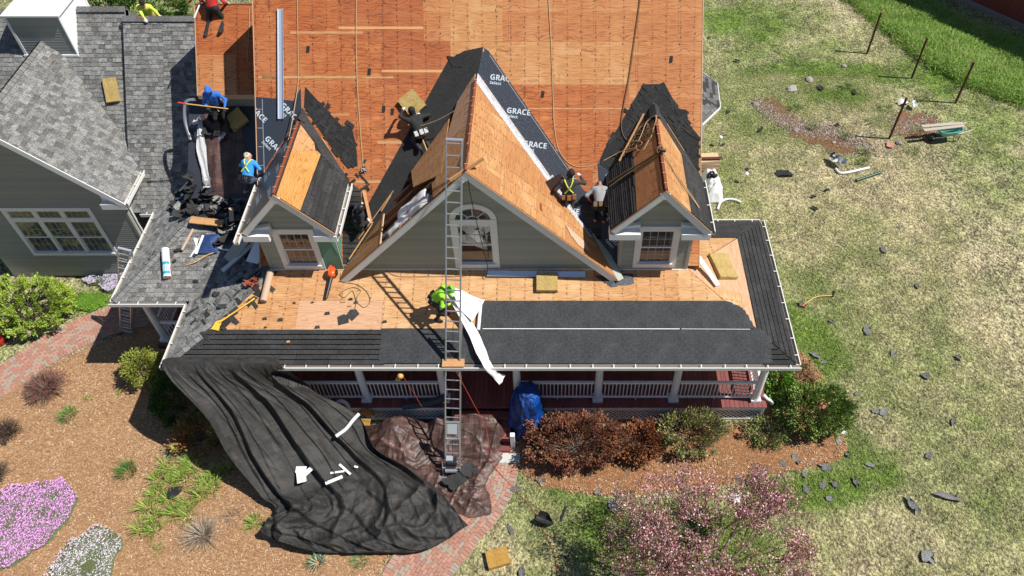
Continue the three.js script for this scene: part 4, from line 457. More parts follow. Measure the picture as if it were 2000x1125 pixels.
courses(rRight, PRr, PRr.poly([[6.8, -0.52], [6.8, -6.15], [5.82, -5.17], [5.82, -1.5]]), 0.15, 0.95, M.starter.slice(1), { t: 0.008, gap: 0.72 }); courses(rBack, PRb, PRb.poly([[6.8, -6.16], [5.8, -5.16], [3.97, -5.16], [3.97, -6.16]]), 0.15, 0.95, M.starter.slice(1), { t: 0.008, gap: 0.74 });
const torn = (P, F, par, n, s, sz) => shards(par, F, P, n, s, [M.starter[1], M.shingle[0], M.shingle[3], M.shingle[1]], sz, 'torn_shingle');
shingleField(rLeft, PRl, PRl.poly([[-10.85, -0.5], [-8.3, -3.05], [-8.3, -5.35], [-10.85, -2.8]]), { seed: 7, limit: 120 }); torn(PRl.poly([[-10.6, -0.9], [-8.6, -2.8], [-8.6, -4.9], [-10.6, -2.9]]), PRl, rLeft, 60, 17, 0.3);
shingleField(rEn, EN, EN.poly([[-13.13, -2.8], [-10.85, -2.8], [-8.3, -5.35], [-8.3, -9.44], [-8.7, -9.44]]), { seed: 8, limit: 180 }); shingleField(rEnl, ENl, ENl.poly([[-13.13, -2.8], [-8.7, -9.44], [-13.13, -7.45]]), { seed: 9, limit: 0 });
caps(porch, V(-13.13, 3.42, -2.8), V(-10.3, 4.69, -7.04), EN, ENl, [M.shingle[2], M.shingle[3]]); caps(porch, V(-10.85, 3.42, -0.5), V(-9.9, 3.70, -1.45), PRf, PRl, [M.shingle[1], M.shingle[3]]);
shards(rFront, PRf, PRf.poly([[-10.3, -0.9], [-8.05, -3.2], [-7.9, -3.0], [-9.6, -1.3]]), 26, 31, M.starter, 0.3);
const CR = roofFrame([0, 4.35, -6.1], 0, 1, 0.8), cricket = part(house, 'cricket_roof', slab(CR, CR.poly([[-11.6, -6.2], [-8.32, -6.2], [-8.32, -8.75], [-11.6, -8.75]]), -0.1, 0.01), M.membPlain); cricket.position.set(2.2, 0, 8.9);
part(house, 'cricket_wall', bx(-11.6, -8.32, 3.6, 6.5, -8.9, -8.77), M.siding[0]).position.set(2.2, 0, 8.9); part(house, 'cricket_wall', slab(sideF(-11.6, -1), ccw([[-6.2, 3.9], [-8.76, 3.9], [-8.76, 6.4], [-6.2, 4.36]]), -0.1, -0.02), M.siding[0]).position.set(2.2, 0, 8.9);
gutter(porch, V(-10.85, 3.4, -0.5), V(6.93, 3.4, -0.5), V(0, 0, 1)); gutter(porch, V(6.81, 3.4, -0.49), V(6.81, 3.4, -6.29), V(1, 0, 0)); gutter(porch, V(6.8, 3.4, -6.17), V(4.0, 3.4, -6.17), V(0, 0, -1)); gutter(porch, V(-10.85, 3.4, -0.40), V(-10.85, 3.4, -2.69), V(-1, 0, 0)); gutter(porch, V(-13.25, 3.4, -2.8), V(-10.99, 3.4, -2.8), V(0, 0, 1)); gutter(porch, V(-13.13, 3.4, -2.8), V(-13.13, 3.4, -6.65), V(-1, 0, 0));
part(porch, 'ceiling', [bx(-10.6, 6.6, 3.22, 3.26, -3.32, -0.7), bx(3.98, 6.6, 3.215, 3.255, -5.95, -3.33), bx(-12.9, -8.35, 3.21, 3.25, -7.2, -3.0)], M.trim);
part(porch, 'beam', [bx(-10.6, 6.45, 3.0, 3.22, -1.14, -0.94), bx(6.2, 6.4, 3.0, 3.21, -5.95, -1.15), bx(-12.85, -10.6, 3.0, 3.21, -3.46, -3.26), bx(-12.82, -12.62, 3.0, 3.2, -6.6, -3.47), bx(-10.56, -10.36, 3.0, 3.2, -3.2, -1.15)], M.trim);
// deck, columns, railing, lattice
const deck = part(porch, 'deck', [bx(-10.62, 6.56, 0.62, 0.765, -3.3, -0.78), bx(3.98, 6.56, 0.61, 0.764, -5.95, -3.31), bx(-12.95, -8.35, 0.6, 0.763, -7.4, -3.1)], M.deck[0]);
for (let x = -10.62, i = 0; x < 6.55; x += 0.141, i++) part(deck, 'deck_board', bx(x, x + 0.136, 0.77, 0.8, -3.3, -0.73), M.deck[Math.floor(R() * 3)]);
for (let z = -3.32; z > -5.9; z -= 0.141) part(deck, 'deck_board', bx(4.0, 6.58, 0.77, 0.8, z - 0.136, z), M.deck[Math.floor(R() * 3)]);
for (let z = -3.1; z > -7.3; z -= 0.141) part(deck, 'deck_board', bx(-12.95, -10.64, 0.77, 0.8, z - 0.136, z), M.deck[Math.floor(R() * 3)]);
const colG = lathe([[0, 0.12], [0.135, 0.12], [0.145, 0.15], [0.135, 0.185], [0.118, 0.205], [0.118, 0.5], [0.116, 1.1], [0.108, 1.7], [0.098, 2.2], [0.112, 2.22], [0.112, 2.26], [0.13, 2.3], [0, 2.3]], 20), colB = merge([colG, box(0.31, 0.12, 0.31, 0, 0.06, 0), box(0.29, 0.05, 0.29, 0, 2.325, 0)]);
const COLS = [[6.25, -1.04], [3.71, -1.04], [1.38, -1.04], [-1.08, -1.04], [-3.33, -1.04], [-5.74, -1.04], [-8.03, -1.04], [-10.42, -1.04], [6.3, -5.8], [-12.72, -3.36], [-12.72, -6.3], [-10.46, -3.3]];
for (const [x, z] of COLS) { const c = part(porch, 'column', colB, M.trim); c.position.set(x, 0.8 - 0.15 + 0.151, z); c.scale.y = 0.935; }
function railing(x0, z0, x1, z1) { const p = V(x0, 0, z0), q = V(x1, 0, z1), L = p.distanceTo(q), d = q.clone().sub(p).normalize(), at = (s, y) => p.clone().addScaledVector(d, s).setY(y); const rl = part(porch, 'railing', [bar(at(0.13, 1.72), at(L - 0.13, 1.72), 0.085, 0.045), bar(at(0.13, 1.665), at(L - 0.13, 1.665), 0.04, 0.06), bar(at(0.13, 0.93), at(L - 0.13, 0.93), 0.06, 0.05)], M.trim); const n = Math.floor((L - 0.3) / 0.112); for (let i = 0; i < n; i++) { const s = 0.15 + (L - 0.3) * (i + 0.5) / n; part(rl, 'baluster', bar(at(s, 0.95), at(s, 1.64), 0.03, 0.03), M.trim); } part(rl, 'rail_foot', bar(at(L / 2, 0.805), at(L / 2, 0.9), 0.04, 0.04), M.trim); }
for (const [a, b] of [[0, 1], [1, 2], [2, 3], [4, 5], [5, 6], [6, 7], [0, 8], [9, 11], [9, 10], [7, 11]]) railing(COLS[a][0], COLS[a][1], COLS[b][0], COLS[b][1]);
function lattice(x0, x1) { const F = wallF(-0.8), g = [], y0 = 0.04, y1 = 0.62, h = y1 - y0, P = rect(x0, x1, y0, y1); const lt = part(porch, 'lattice_panel', [slab(F, rect(x0 - 0.06, x1 + 0.06, 0.6, 0.755), -0.01, 0.04), slab(F, rect(x0 - 0.06, x0 + 0.03, 0.02, 0.599), -0.01, 0.035), slab(F, rect(x1 - 0.03, x1 + 0.06, 0.02, 0.599), -0.01, 0.035), slab(F, rect(x0 + 0.031, x1 - 0.031, 0.02, 0.1), -0.01, 0.03)], M.trim); for (let x = x0 - h; x < x1; x += 0.15) for (const s of [0, 1]) { const q = clipConvex(s ? [[x, y0], [x + 0.045, y0], [x + h + 0.045, y1], [x + h, y1]] : [[x + h, y0], [x + h + 0.045, y0], [x + 0.045, y1], [x, y1]], P); if (q.length > 2 && Math.abs(area2(q)) > 0.002) part(lt, 'lath', slab(F, q, s ? 0.008 : 0, s ? 0.0155 : 0.0075), M.trim); } }
for (const [a, b] of [[-10.4, -8.1], [-7.95, -5.8], [-5.65, -3.4], [-1.0, 1.3], [1.45, 3.65], [3.8, 6.48]]) lattice(a, b);
part(porch, 'skirt', bx(6.49, 6.53, 0.02, 0.75, -5.9, -0.85), M.trim); part(porch, 'skirt', [bx(-12.9, -12.86, 0.02, 0.75, -7.2, -3.2), bx(-12.85, -10.65, 0.02, 0.75, -3.2, -3.16)], M.trim);
for (let i = 0; i < 4; i++) part(porch, 'step', bx(-3.1, -1.3, 0.02, 0.64 - i * 0.16, -0.72 + i * 0.28 - (i ? 0 : 0), -0.44 + i * 0.28), M.deck[i % 3]);
part(porch, 'stair_landing', bx(-2.6, -1.0, 0.0, 0.06, 0.42, 0.75), M.concrete); part(porch, 'newel_post', box(0.14, 0.75, 0.14, -1.22, 0.37, 0.18), M.trim);
// front wall under the porch: door and windows in deep shade
part(porch, 'door', [bx(-2.7, -1.7, 0.8, 2.9, -3.32, -3.27)], M.trim);
part(porch, 'splash_pipe', [tube([[6.5, 0.95, -1.1], [6.62, 0.86, -1.0], [6.75, 0.80, -0.95], [6.8, 0.66, -0.95]], 0.05)], M.plasticWhite);
baseAt(porch, -2, 0, -2);
// --- the wing
const WW = wallF(-6.83);
const wfw = part(wing, 'front_wall', pierced(WW, [[-19.7, 0], [-14.26, 0], [-14.26, 3.9], [-16.97, 6.7], [-19.7, 3.9]], -0.25, -0.1, [[-18.3, -15.48, 1.26, 3.36]]), M.sheathing);
clapboards(wfw, WW, [[-19.7, 0.05], [-14.25, 0.05], [-14.25, 4.15], [-16.97, 6.9], [-19.7, 4.15]], 0.098, M.sidingWing, [[-18.34, -15.44, 1.22, 3.40]]);
part(wing, 'corner_board', bx(-14.33, -14.238, 0.05, 4.1, -6.86, -6.80), M.sidingWing[2]); { const F = sideF(-14.25, 1); const w = part(wing, 'side_wall', slab(F, ccw(rect(6.86, 11.5, 0, 4.1)), -0.15, -0.02), M.sheathing); clapboards(w, F, ccw(rect(6.86, 8.9, 0.05, 4.05)), 0.098, M.sidingWing); part(wing, 'side_wall', bx(-19.7, -19.5, 0, 4.1, -14, -7.11), M.sidingWing[1]); }
windowUnit(wing, WW, -18.40, -15.38, 1.16, 3.46, 0.13, (w, F, a0, a1, b0, b1) => { const tb = b1 - 0.38; part(w, 'mullion', [slab(F, rect(a0, a1, tb - 0.11, tb), -0.02, 0.045), ...[1, 2].map(i => slab(F, rect(lerp(a0, a1, i / 3) - 0.05, lerp(a0, a1, i / 3) + 0.05, b0, b1), -0.02, 0.042))], M.trim); for (let i = 0; i < 3; i++) { const x0 = lerp(a0, a1, i / 3) + (i ? 0.05 : 0), x1 = lerp(a0, a1, (i + 1) / 3) - (i < 2 ? 0.05 : 0), h = tb - 0.11; sash(w, F, x0, x1, tb, b1, 4, 1, 0.0); sash(w, F, x0, x1, lerp(b0, h, 0.49), h, 4, 2, 0.006); sash(w, F, x0, x1, b0, lerp(b0, h, 0.51), 4, 2, -0.034); } });
const wrP = WIr.poly([[-16.96, -6.45], [-13.9, -6.45], [-13.9, -8.4], [-16.96, -11.6]]), wr_ = part(wing, 'roof', slab(WIr, wrP, -0.14, 0), M.trim), wl_ = part(wing, 'roof', slab(WIl, WIl.poly([[-16.98, -6.45], [-20.05, -6.45], [-20.05, -8.4], [-16.98, -11.6]]), -0.14, 0.01), M.shingle[2]);
shingleField(wr_, WIr, wrP, { seed: 21, limit: 200 }); caps(wing, V(-16.97, 7.1, -6.47), V(-16.97, 7.1, -11.3), WIr, WIl, M.shingle.slice(2, 4));
part(wing, 'rake_board', [bar(WIr.pt(-16.97, -6.43, -0.1), WIr.pt(-13.88, -6.43, -0.1), 0.03, 0.2, WIr.n), bar(WIl.pt(-16.97, -6.43, -0.1), WIl.pt(-20.05, -6.43, -0.1), 0.03, 0.2, WIl.n)], M.trim); part(wing, 'cornice_return', [bx(-14.7, -13.88, 3.72, 3.95, -6.8, -6.42), slab(wallF(-6.43), [[-14.65, 3.955], [-13.95, 3.955], [-14.65, 4.3]], -0.34, -0.15)], M.trim);
gutter(wing, V(-13.9, 4.0, -6.42), V(-13.9, 4.0, -8.2), V(1, 0, 0)); part(wing, 'downspout', [rod([-13.85, 3.9, -6.9], [-14.15, 3.5, -6.95], 0.035), rod([-14.18, 3.5, -6.95], [-14.18, 0.1, -6.95], 0.035)], M.gutter);
// rear roofs of the wing: two planes with a step between them
const L1top = -11.6, L2top = -12.0;
const l1A = L1.poly([[-14.3, -7.05], [-13.0, -7.05], [-13.0, L1top], [-14.3, L1top]]), l1B = L1.poly([[-12.999, -7.4], [-11.0, -8.4], [-11.0, L1top], [-12.999, L1top]]), r1 = part(wing, 'rear_roof', slab(L1, L1.poly([[-14.3, -7.05], [-13.0, -7.05], [-8.4, -9.6], [-8.4, L1top], [-14.3, L1top]]), -0.22, 0), M.sheathing);
shingleField(r1, L1, l1A, { seed: 22, limit: 40 }); shingleField(r1, L1, l1B, { seed: 23, limit: 60 });
const l2P = L2.poly([[-22.5, -8], [-14.32, -8], [-14.32, L2top], [-22.5, L2top]]), r2 = part(wing, 'rear_roof', slab(L2, l2P, -0.18, 0), M.feltDark); shingleField(r2, L2, L2.poly([[-19, -10], [-14.32, -8], [-14.32, L2top], [-19, L2top]]), { seed: 24, limit: 0 });
const capL = (x0, x1, y, z) => { for (let x = x0; x < x1; x += 0.23) part(wing, 'ridge_cap', [box(0.24, 0.02, 0.17, x, y - 0.04, z + 0.07, 0, 0.75), box(0.24, 0.02, 0.17, x, y - 0.04, z - 0.07, 0, -0.75)], M.shingle[Math.floor(R() * 2)]); }; capL(-14.2, -11.1, 7.6, L1top); capL(-15.8, -14.3, 7.72, L2top);
for (const [o, x0, x1, zt, y] of [[1, -14.3, -11, L1top, -4.05], [2, -22.5, -14.32, L2top, -4.35]]) { const F = roofFrame([0, y - zt, zt], 0, -1, 1); part(wing, 'rear_roof', slab(F, F.poly([[x0, zt], [x1, zt], [x1, zt - 4.2], [x0, zt - 4.2]]), -0.18, 0), M.shingle[1]); }
part(wing, 'rear_wall', bx(-22, -8.4, 0, 4.0, -15.4, -15.2), M.sidingWing[1]);
gutter(wing, V(-13.95, 3.02, -7.05), V(-13.1, 3.02, -7.05), V(0, 0, 1));
// chimney clad in boards with a white cap
{ const x0 = -17.74, x1 = -15.95, z0 = -12.75, z1 = -10.9, y0 = 5.8, y1 = 8.0; const ch = part(wing, 'chimney', bx(x0 + 0.03, x1 - 0.03, y0, y1, z0 + 0.03, z1 - 0.03), M.sheathing); clapboards(ch, wallF(z1 - 0.03), rect(x0 + 0.03, x1 - 0.03, 6.6, y1), 0.098, M.sidingWing); clapboards(ch, sideF(x1 - 0.03, 1), ccw(rect(-z1 + 0.03, -z0 - 0.03, 6.4, y1)), 0.098, [M.trim]); clapboards(ch, sideF(x0 + 0.03, -1), ccw(rect(z0 + 0.03, z1 - 0.03, 6.4, y1)), 0.098, M.sidingWing); for (const g of [bx(x0, x0 + 0.1, 6.6, y1, z1 - 0.06, z1 + 0.006), bx(x1 - 0.035, x1 + 0.006, 6.6, y1, z1 - 0.1, z1 + 0.005), bx(x1 - 0.06, x1 + 0.007, 6.4, y1, z0, z0 + 0.09)]) part(ch, 'corner_board', g, M.trim); part(ch, 'chimney_cap', bx(x0 - 0.05, x1 + 0.05, y1, y1 + 0.06, z0 - 0.05, z1 + 0.05), M.plasticWhite); part(ch, 'base_flashing', bx(x0 - 0.03, x1 + 0.03, 6.5, 6.62, z1 - 0.02, z1 + 0.03), M.trim); part(ch, 'flue', [box(0.5, 0.28, 0.5, -17.25, y1 + 0.2, -12.2)], M.alu); }
baseAt(wing, -16.97, 0, -9);
// ---------- things on and around the house ----------
const HIP = { yf: (x, z) => Math.min(PRf.yf(x, z), PRr.yf(x, z)) };
function planeSheet(F, l, st, amp, lift = 0.012, seed = 1) { return heightSheet(l, st, (x, z, e) => F.yf(x, z) + lift + amp * fbm(x * 2.2, z * 5, seed, 3) * Math.min(1, e * 5) + amp * 0.6 * Math.pow(fbm(x * 0.9, z * 0.7, seed + 4, 2), 3)); }
// felt courses on the porch roof
solo('felt_sheet', planeSheet(HIP, [[-4.88, -0.52], [6.16, -0.5], [6.2, -1.30], [5.95, -1.52], [-4.88, -1.52]], 0.07, 0.03, 0.036), M.felt, 'long black roofing felt course along the porch gutter', 'roofing felt');
solo('felt_sheet', planeSheet(HIP, [[-2.1, -1.50], [5.76, -1.50], [5.62, -1.95], [5.5, -2.2], [5.1, -2.34], [-2.1, -2.36]], 0.07, 0.035, 0.05, 3), M.felt, 'upper black roofing felt course lying on bare porch plywood', 'roofing felt');
solo('release_strip', merge([bar(PRf.pt(-2.0, -1.505, 0.075), PRf.pt(3.6, -1.50, 0.075), 0.022, 0.006, PRf.n), bar(PRf.pt(3.65, -1.50, 0.075), PRf.pt(5.6, -1.49, 0.075), 0.014, 0.006, PRf.n)]), M.white, 'thin white lap strip between the two felt courses', 'strip');
{ const t = thing('felt_roll', 'white cardboard core at the loose end of the upper felt course', 'roll'); part(t, 'core', rod(PRf.pt(-2.12, -1.46, 0.10), PRf.pt(-2.08, -2.36, 0.10), 0.052, 0.052, 18), M.white); part(t, 'core_end', rod(PRf.pt(-2.12, -1.455, 0.10), PRf.pt(-2.12, -1.40, 0.10), 0.04, 0.04, 14), M.black); baseAt(t, -2.1, 3.8, -1.9); }
function ribbon(c, w, seed = 1, tw = []) { const n = 60, cv = new THREE.CatmullRomCurve3(c.map(p => V(...p)), false, 'centripetal'), pos = [], idx = [], uv = [], m = 8; for (let i = 0; i <= n; i++) { const t = i / n, p = cv.getPoint(t), d = cv.getTangent(t), f = t * (w.length - 1), k = Math.min(w.length - 2, Math.floor(f)), ww = lerp(w[k], w[k + 1], f - k), a = tw.length ? lerp(tw[Math.min(tw.length - 2, Math.floor(t * (tw.length - 1)))], tw[Math.min(tw.length - 1, Math.floor(t * (tw.length - 1)) + 1)], t * (tw.length - 1) % 1) : 0; let s = new THREE.Vector3().crossVectors(d, V(0, 1, 0)).normalize(); s.applyAxisAngle(d, a); const nn = new THREE.Vector3().crossVectors(s, d); for (let j = 0; j <= m; j++) { const q = j / m - 0.5, wr = 0.03 * (fbm(t * 14, q * 5, seed, 2) - 0.5) + 0.02 * Math.sin(q * 9 + t * 7); const v = p.clone().addScaledVector(s, q * ww).addScaledVector(nn, wr); pos.push(v.x, v.y, v.z); uv.push(t * 2, q * ww); } } for (let i = 0; i < n; i++) for (let j = 0; j < m; j++) { const a = i * (m + 1) + j; idx.push(a, a + m + 1, a + 1, a + 1, a + m + 1, a + m + 2); } const g = new THREE.BufferGeometry(); g.setAttribute('position', new THREE.Float32BufferAttribute(pos, 3)); g.setAttribute('uv', new THREE.Float32BufferAttribute(uv, 2)); g.setIndex(idx); g.computeVertexNormals(); return g; }
{ const t = thing('release_paper', 'crumpled white release paper trailing from the lime jacketed worker over the gutter', 'paper'); part(t, 'paper_sheet', ribbon([[-2.12, 4.02, -1.95], [-2.45, 4.18, -2.08], [-2.8, 4.50, -2.2], [-2.98, 4.62, -2.22]], [0.86, 0.62, 0.36, 0.16], 3), M.paper); part(t, 'paper_tail', ribbon([[-2.98, 4.6, -2.2], [-2.75, 4.3, -2.0], [-2.45, 3.98, -1.6], [-2.2, 3.80, -1.2], [-2.0, 3.66, -0.75], [-1.82, 3.5, -0.42], [-1.62, 3.2, -0.3], [-1.42, 2.95, -0.28]], [0.16, 0.22, 0.24, 0.3, 0.36, 0.26, 0.16, 0.34], 5, [0, 0.2, 0.1, -0.3, -0.5, 0.5, 0.2]), M.paper); baseAt(t, -2.2, 3.7, -1.5); }
// ladders
function ladder(name, label, p0, p1, w, secs, group) {
  const t = thing(name, label, 'ladder', group), d = p1.clone().sub(p0), L = d.length(); d.normalize(); const s = V(1, 0, 0).addScaledVector(d, -d.x).normalize(), n = new THREE.Vector3().crossVectors(s, d).normalize(); if (n.z < 0) n.negate();
  for (const [a, b, ww, off] of secs) { const at = (l, x, o) => p0.clone().addScaledVector(d, l).addScaledVector(s, x).addScaledVector(n, off + (o || 0)); for (const k of [-1, 1]) { const r = part(t, 'rail', [bar(at(a, k * ww / 2), at(b, k * ww / 2), 0.022, 0.07, n), bar(at(a, k * (ww / 2 - 0.012), 0.032), at(b, k * (ww / 2 - 0.012), 0.032), 0.04, 0.006, n)], M.alu); if (a < 0.1) part(r, 'foot', box(0.06, 0.05, 0.12, ...at(a, k * ww / 2).toArray()), M.black); } for (let l = a + 0.15; l < b - 0.03; l += 0.305) part(t, 'rung', rod(at(l, -ww / 2), at(l, ww / 2), 0.019, 0.019, 9), M.alu); }
  part(t, 'end_cap', [bar(p1.clone().addScaledVector(s, -w / 2), p1.clone().addScaledVector(s, w / 2), 0.05, 0.07, n)], M.metalBlue); baseAt(t, p0.x, p0.y, p0.z); return t;
}
ladder('extension_ladder', 'tall aluminium extension ladder rising past the porch gutter to the gable peak', V(-3.0, 0.06, 1.18), V(-2.46, 8.98, -3.42), 0.43, [[0, 5.0, 0.45, -0.06], [3.4, 10.05, 0.41, 0.03]]);
ladder('extension_ladder', 'folded aluminium ladder leaning against the entry porch gutter', V(-14.62, 0.02, -4.1), V(-13.32, 3.75, -4.62), 0.4, [[0, 3.9, 0.42, -0.05], [0.3, 3.95, 0.37, 0.05]]);
{ const t = thing('ladder_hoist', 'black and grey engine hoist clamped round the foot of the tall ladder', 'hoist'); const p = s => V(-3.0, 0.06, 1.18).lerp(V(-2.46, 8.98, -3.42), s); part(t, 'base_frame', [bar(V(-3.3, 0.08, 1.25), V(-2.7, 0.08, 1.25), 0.05, 0.05), bar(V(-3.28, 0.08, 1.25), V(-3.25, 0.08, 0.75), 0.04, 0.04), bar(V(-2.72, 0.08, 1.25), V(-2.75, 0.08, 0.75), 0.04, 0.04), bar(V(-3.28, 0.4, 1.1), V(-2.72, 0.4, 1.1), 0.04, 0.04), bar(V(-3.26, 0.08, 1.2), V(-3.26, 0.62, 1.0), 0.03, 0.03), bar(V(-2.74, 0.08, 1.2), V(-2.74, 0.62, 1.0), 0.03, 0.03)], M.alu); part(t, 'engine', [box(0.3, 0.24, 0.28, -3.02, 0.32, 0.98), rod([-3.12, 0.5, 0.98], [-2.86, 0.5, 0.98], 0.09), box(0.16, 0.12, 0.14, -2.95, 0.55, 0.9)], M.black); part(t, 'fuel_tank', box(0.2, 0.1, 0.16, -3.05, 0.62, 0.92), M.metalBlue); part(t, 'cable_drum', rod([-3.18, 0.34, 1.16], [-2.84, 0.34, 1.16], 0.07), M.aluDull); part(t, 'carriage', [bar(p(0.135).add(V(-0.2, 0, 0.06)), p(0.135).add(V(0.2, 0, 0.06)), 0.06, 0.06), bar(p(0.19).add(V(-0.2, 0, 0.06)), p(0.19).add(V(0.2, 0, 0.06)), 0.06, 0.06), bar(p(0.135).add(V(-0.18, 0, 0.07)), p(0.19).add(V(-0.18, 0, 0.07)), 0.04, 0.04), bar(p(0.135).add(V(0.18, 0, 0.07)), p(0.19).add(V(0.18, 0, 0.07)), 0.04, 0.04)], M.alu); part(t, 'carriage_panel', bar(p(0.15).add(V(0, 0, 0.05)), p(0.185).add(V(0, 0, 0.05)), 0.3, 0.03, V(0, 0.4, 0.9)), M.metalBlue); part(t, 'cable', tube([p(0.05).toArray(), p(0.3).toArray(), p(0.5).toArray()], 0.006, 20, 5), M.black); baseAt(t, -3.0, 0, 1.1); }
solo('wood_block', box(0.62, 0.09, 0.24, -2.78, 3.47, -0.5, 0, 0.2), M.wood, 'short pale plank cushioning the tall ladder on the gutter', 'plank');
// roof pads
function pad(label, P, w, l, h, F, rot, m = M.foam, name = 'foam_pad') { const g = new THREE.BoxGeometry(w, h, l, 8, 2, 8), p = g.attributes.position; for (let i = 0; i < p.count; i++) { const x = p.getX(i), y = p.getY(i), z = p.getZ(i); const e = 0.02 * (fbm(x * 9 + P[0], z * 9, 3, 2) - 0.5), k = y > 0 ? 0.985 : 1; p.setXYZ(i, x * k + e, y + (y > 0 ? 0.03 * (fbm(x * 6, z * 6 + P[0], 5, 3) - 0.5) : 0), z * k + e); } g.computeVertexNormals(); const o = solo(name, g, m, label, 'pad', 'foam roof pads'); const X = F ? F.u.clone() : V(1, 0, 0), Y = F ? F.n.clone() : V(0, 1, 0); X.applyAxisAngle(Y, rot); o.position.copy(V(...P).addScaledVector(Y, h / 2 + 0.03)); o.setRotationFromMatrix(new THREE.Matrix4().makeBasis(X, Y, new THREE.Vector3().crossVectors(X, Y))); return o; }
pad('tan foam roof pad beside the kneeling worker in black', [-4.06, 7.70, -6.66], 0.56, 0.62, 0.13, MR, 0.7); pad('square tan foam pad below the blue metal channel', [-0.17, PRf.yf(0, -2.88), -2.88], 0.62, 0.58, 0.15, PRf, 0); pad('large tan foam pad on the plywood next to the white board', [5.08, PRr.yf(5.08, -3.68), -3.68], 0.95, 0.62, 0.12, PRr, 0.25); pad('tan foam wedge pad leaning in the shaded step of the grey shingle roof', [-14.86, L2.yf(0, -10.1), -10.1], 0.42, 0.8, 0.12, L2, 0.15); pad('orange foam pad lying on the lawn by the brick walk', [-1.53, 0.0, 3.68], 0.62, 0.5, 0.13, null, 0.28, M.foamOrange); pad('tan foam pad behind the worker holding a long handle', [-10.05, CR.yf(0, -8.15), -8.15], 0.6, 0.55, 0.12, CR, 0.7);
// metal channels
const channel = (p, q, w, up) => [bar(p, q, w, 0.006, up), ...[-1, 1].map(k => { const d = q.clone().sub(p).normalize(), s = new THREE.Vector3().crossVectors(up, d).normalize(); return bar(p.clone().addScaledVector(s, k * w / 2).addScaledVector(up, 0.02), q.clone().addScaledVector(s, k * w / 2).addScaledVector(up, 0.02), 0.008, 0.05, up); })];
solo('metal_channel', merge(channel(MR.pt(-7.80, -8.55, 0.05), MR.pt(-7.86, -6.35, 0.07), 0.15, MR.n)), M.metalBlue, 'long shiny pale blue metal trough lying down the bare main roof', 'metal channel'); { const u = PRf.n; solo('metal_channel', merge(channel(PRf.pt(-1.95, -3.16, 0.09), PRf.pt(0.95, -3.13, 0.09), 0.16, V(0, 0.8, 0.6))), M.metalBlue, 'blue metal channel resting along the foot of the gable wall', 'metal channel'); }
solo('metal_channel', merge(channel(PRl.pt(-9.9, -3.6, 0.18), PRl.pt(-9.0, -4.4, 0.3), 0.12, V(0, 1, 0))), M.plasticWhite, 'bent white trim channel in the scrap heap by the entry', 'metal channel');
// ropes on the roof: laid on the plane (x, z)
const laid = (F, l, t = 0.03) => l.map(([x, z]) => F.pt(x, z, t));
solo('rope', tube(laid(MR, [[-7.32, -8.95], [-7.33, -7.8], [-7.35, -7.1]], 0.035).concat([V(-7.42, 7.75, -6.45), V(-7.5, 7.35, -5.7), V(-7.62, 7.0, -4.6), V(-7.75, 6.8, -3.9)]), 0.014, 60, 6), M.rope, 'tan rope running down the main roof onto the left dormer', 'rope'); solo('rope', tube(laid(MR, [[-5.62, -8.95], [-5.66, -7.9], [-5.65, -7.1], [-5.6, -6.3], [-5.55, -5.7], [-5.52, -5.35]]), 0.014, 60, 6), M.rope, 'tan rope with a knotted end between left dormer and gable', 'rope'); solo('rope_knot', new THREE.TorusKnotGeometry(0.055, 0.018, 40, 6).translate(...MR.pt(-5.5, -5.3, 0.06).toArray()), M.tarpGrey, 'pale knot at the end of the tan roof rope', 'rope');
solo('rope', tube(laid(MR, [[-0.15, -8.95], [-0.06, -7.9], [0.0, -6.8], [0.04, -6.2], [0.2, -5.68], [0.55, -5.42], [0.95, -5.38], [1.5, -5.52]]).concat([V(1.95, 6.85, -5.55), V(2.35, 7.2, -5.3)]), 0.014, 70, 6), M.rope, 'tan rope looping across the main roof between gable and right dormer', 'rope'); solo('rope', tube(laid(MR, [[2.54, -8.95], [2.34, -7.9], [2.2, -7.2], [2.02, -6.5], [1.98, -6.15], [2.1, -5.95], [2.3, -5.85]], 0.06), 0.013, 50, 6), M.cordBrown, 'brown rope hanging straight down to the right dormer', 'rope');
for (const [x, z0] of [[-9.35, -10.15], [-9.0, -10.15]]) solo('rope', tube(laid(SUB, [[x, z0], [x - 0.05, -9.6], [x - 0.12, -9.0]]), 0.013, 20, 6), M.rope, 'short pale rope hung over the lower side ridge', 'rope', 'ropes on the side roof');
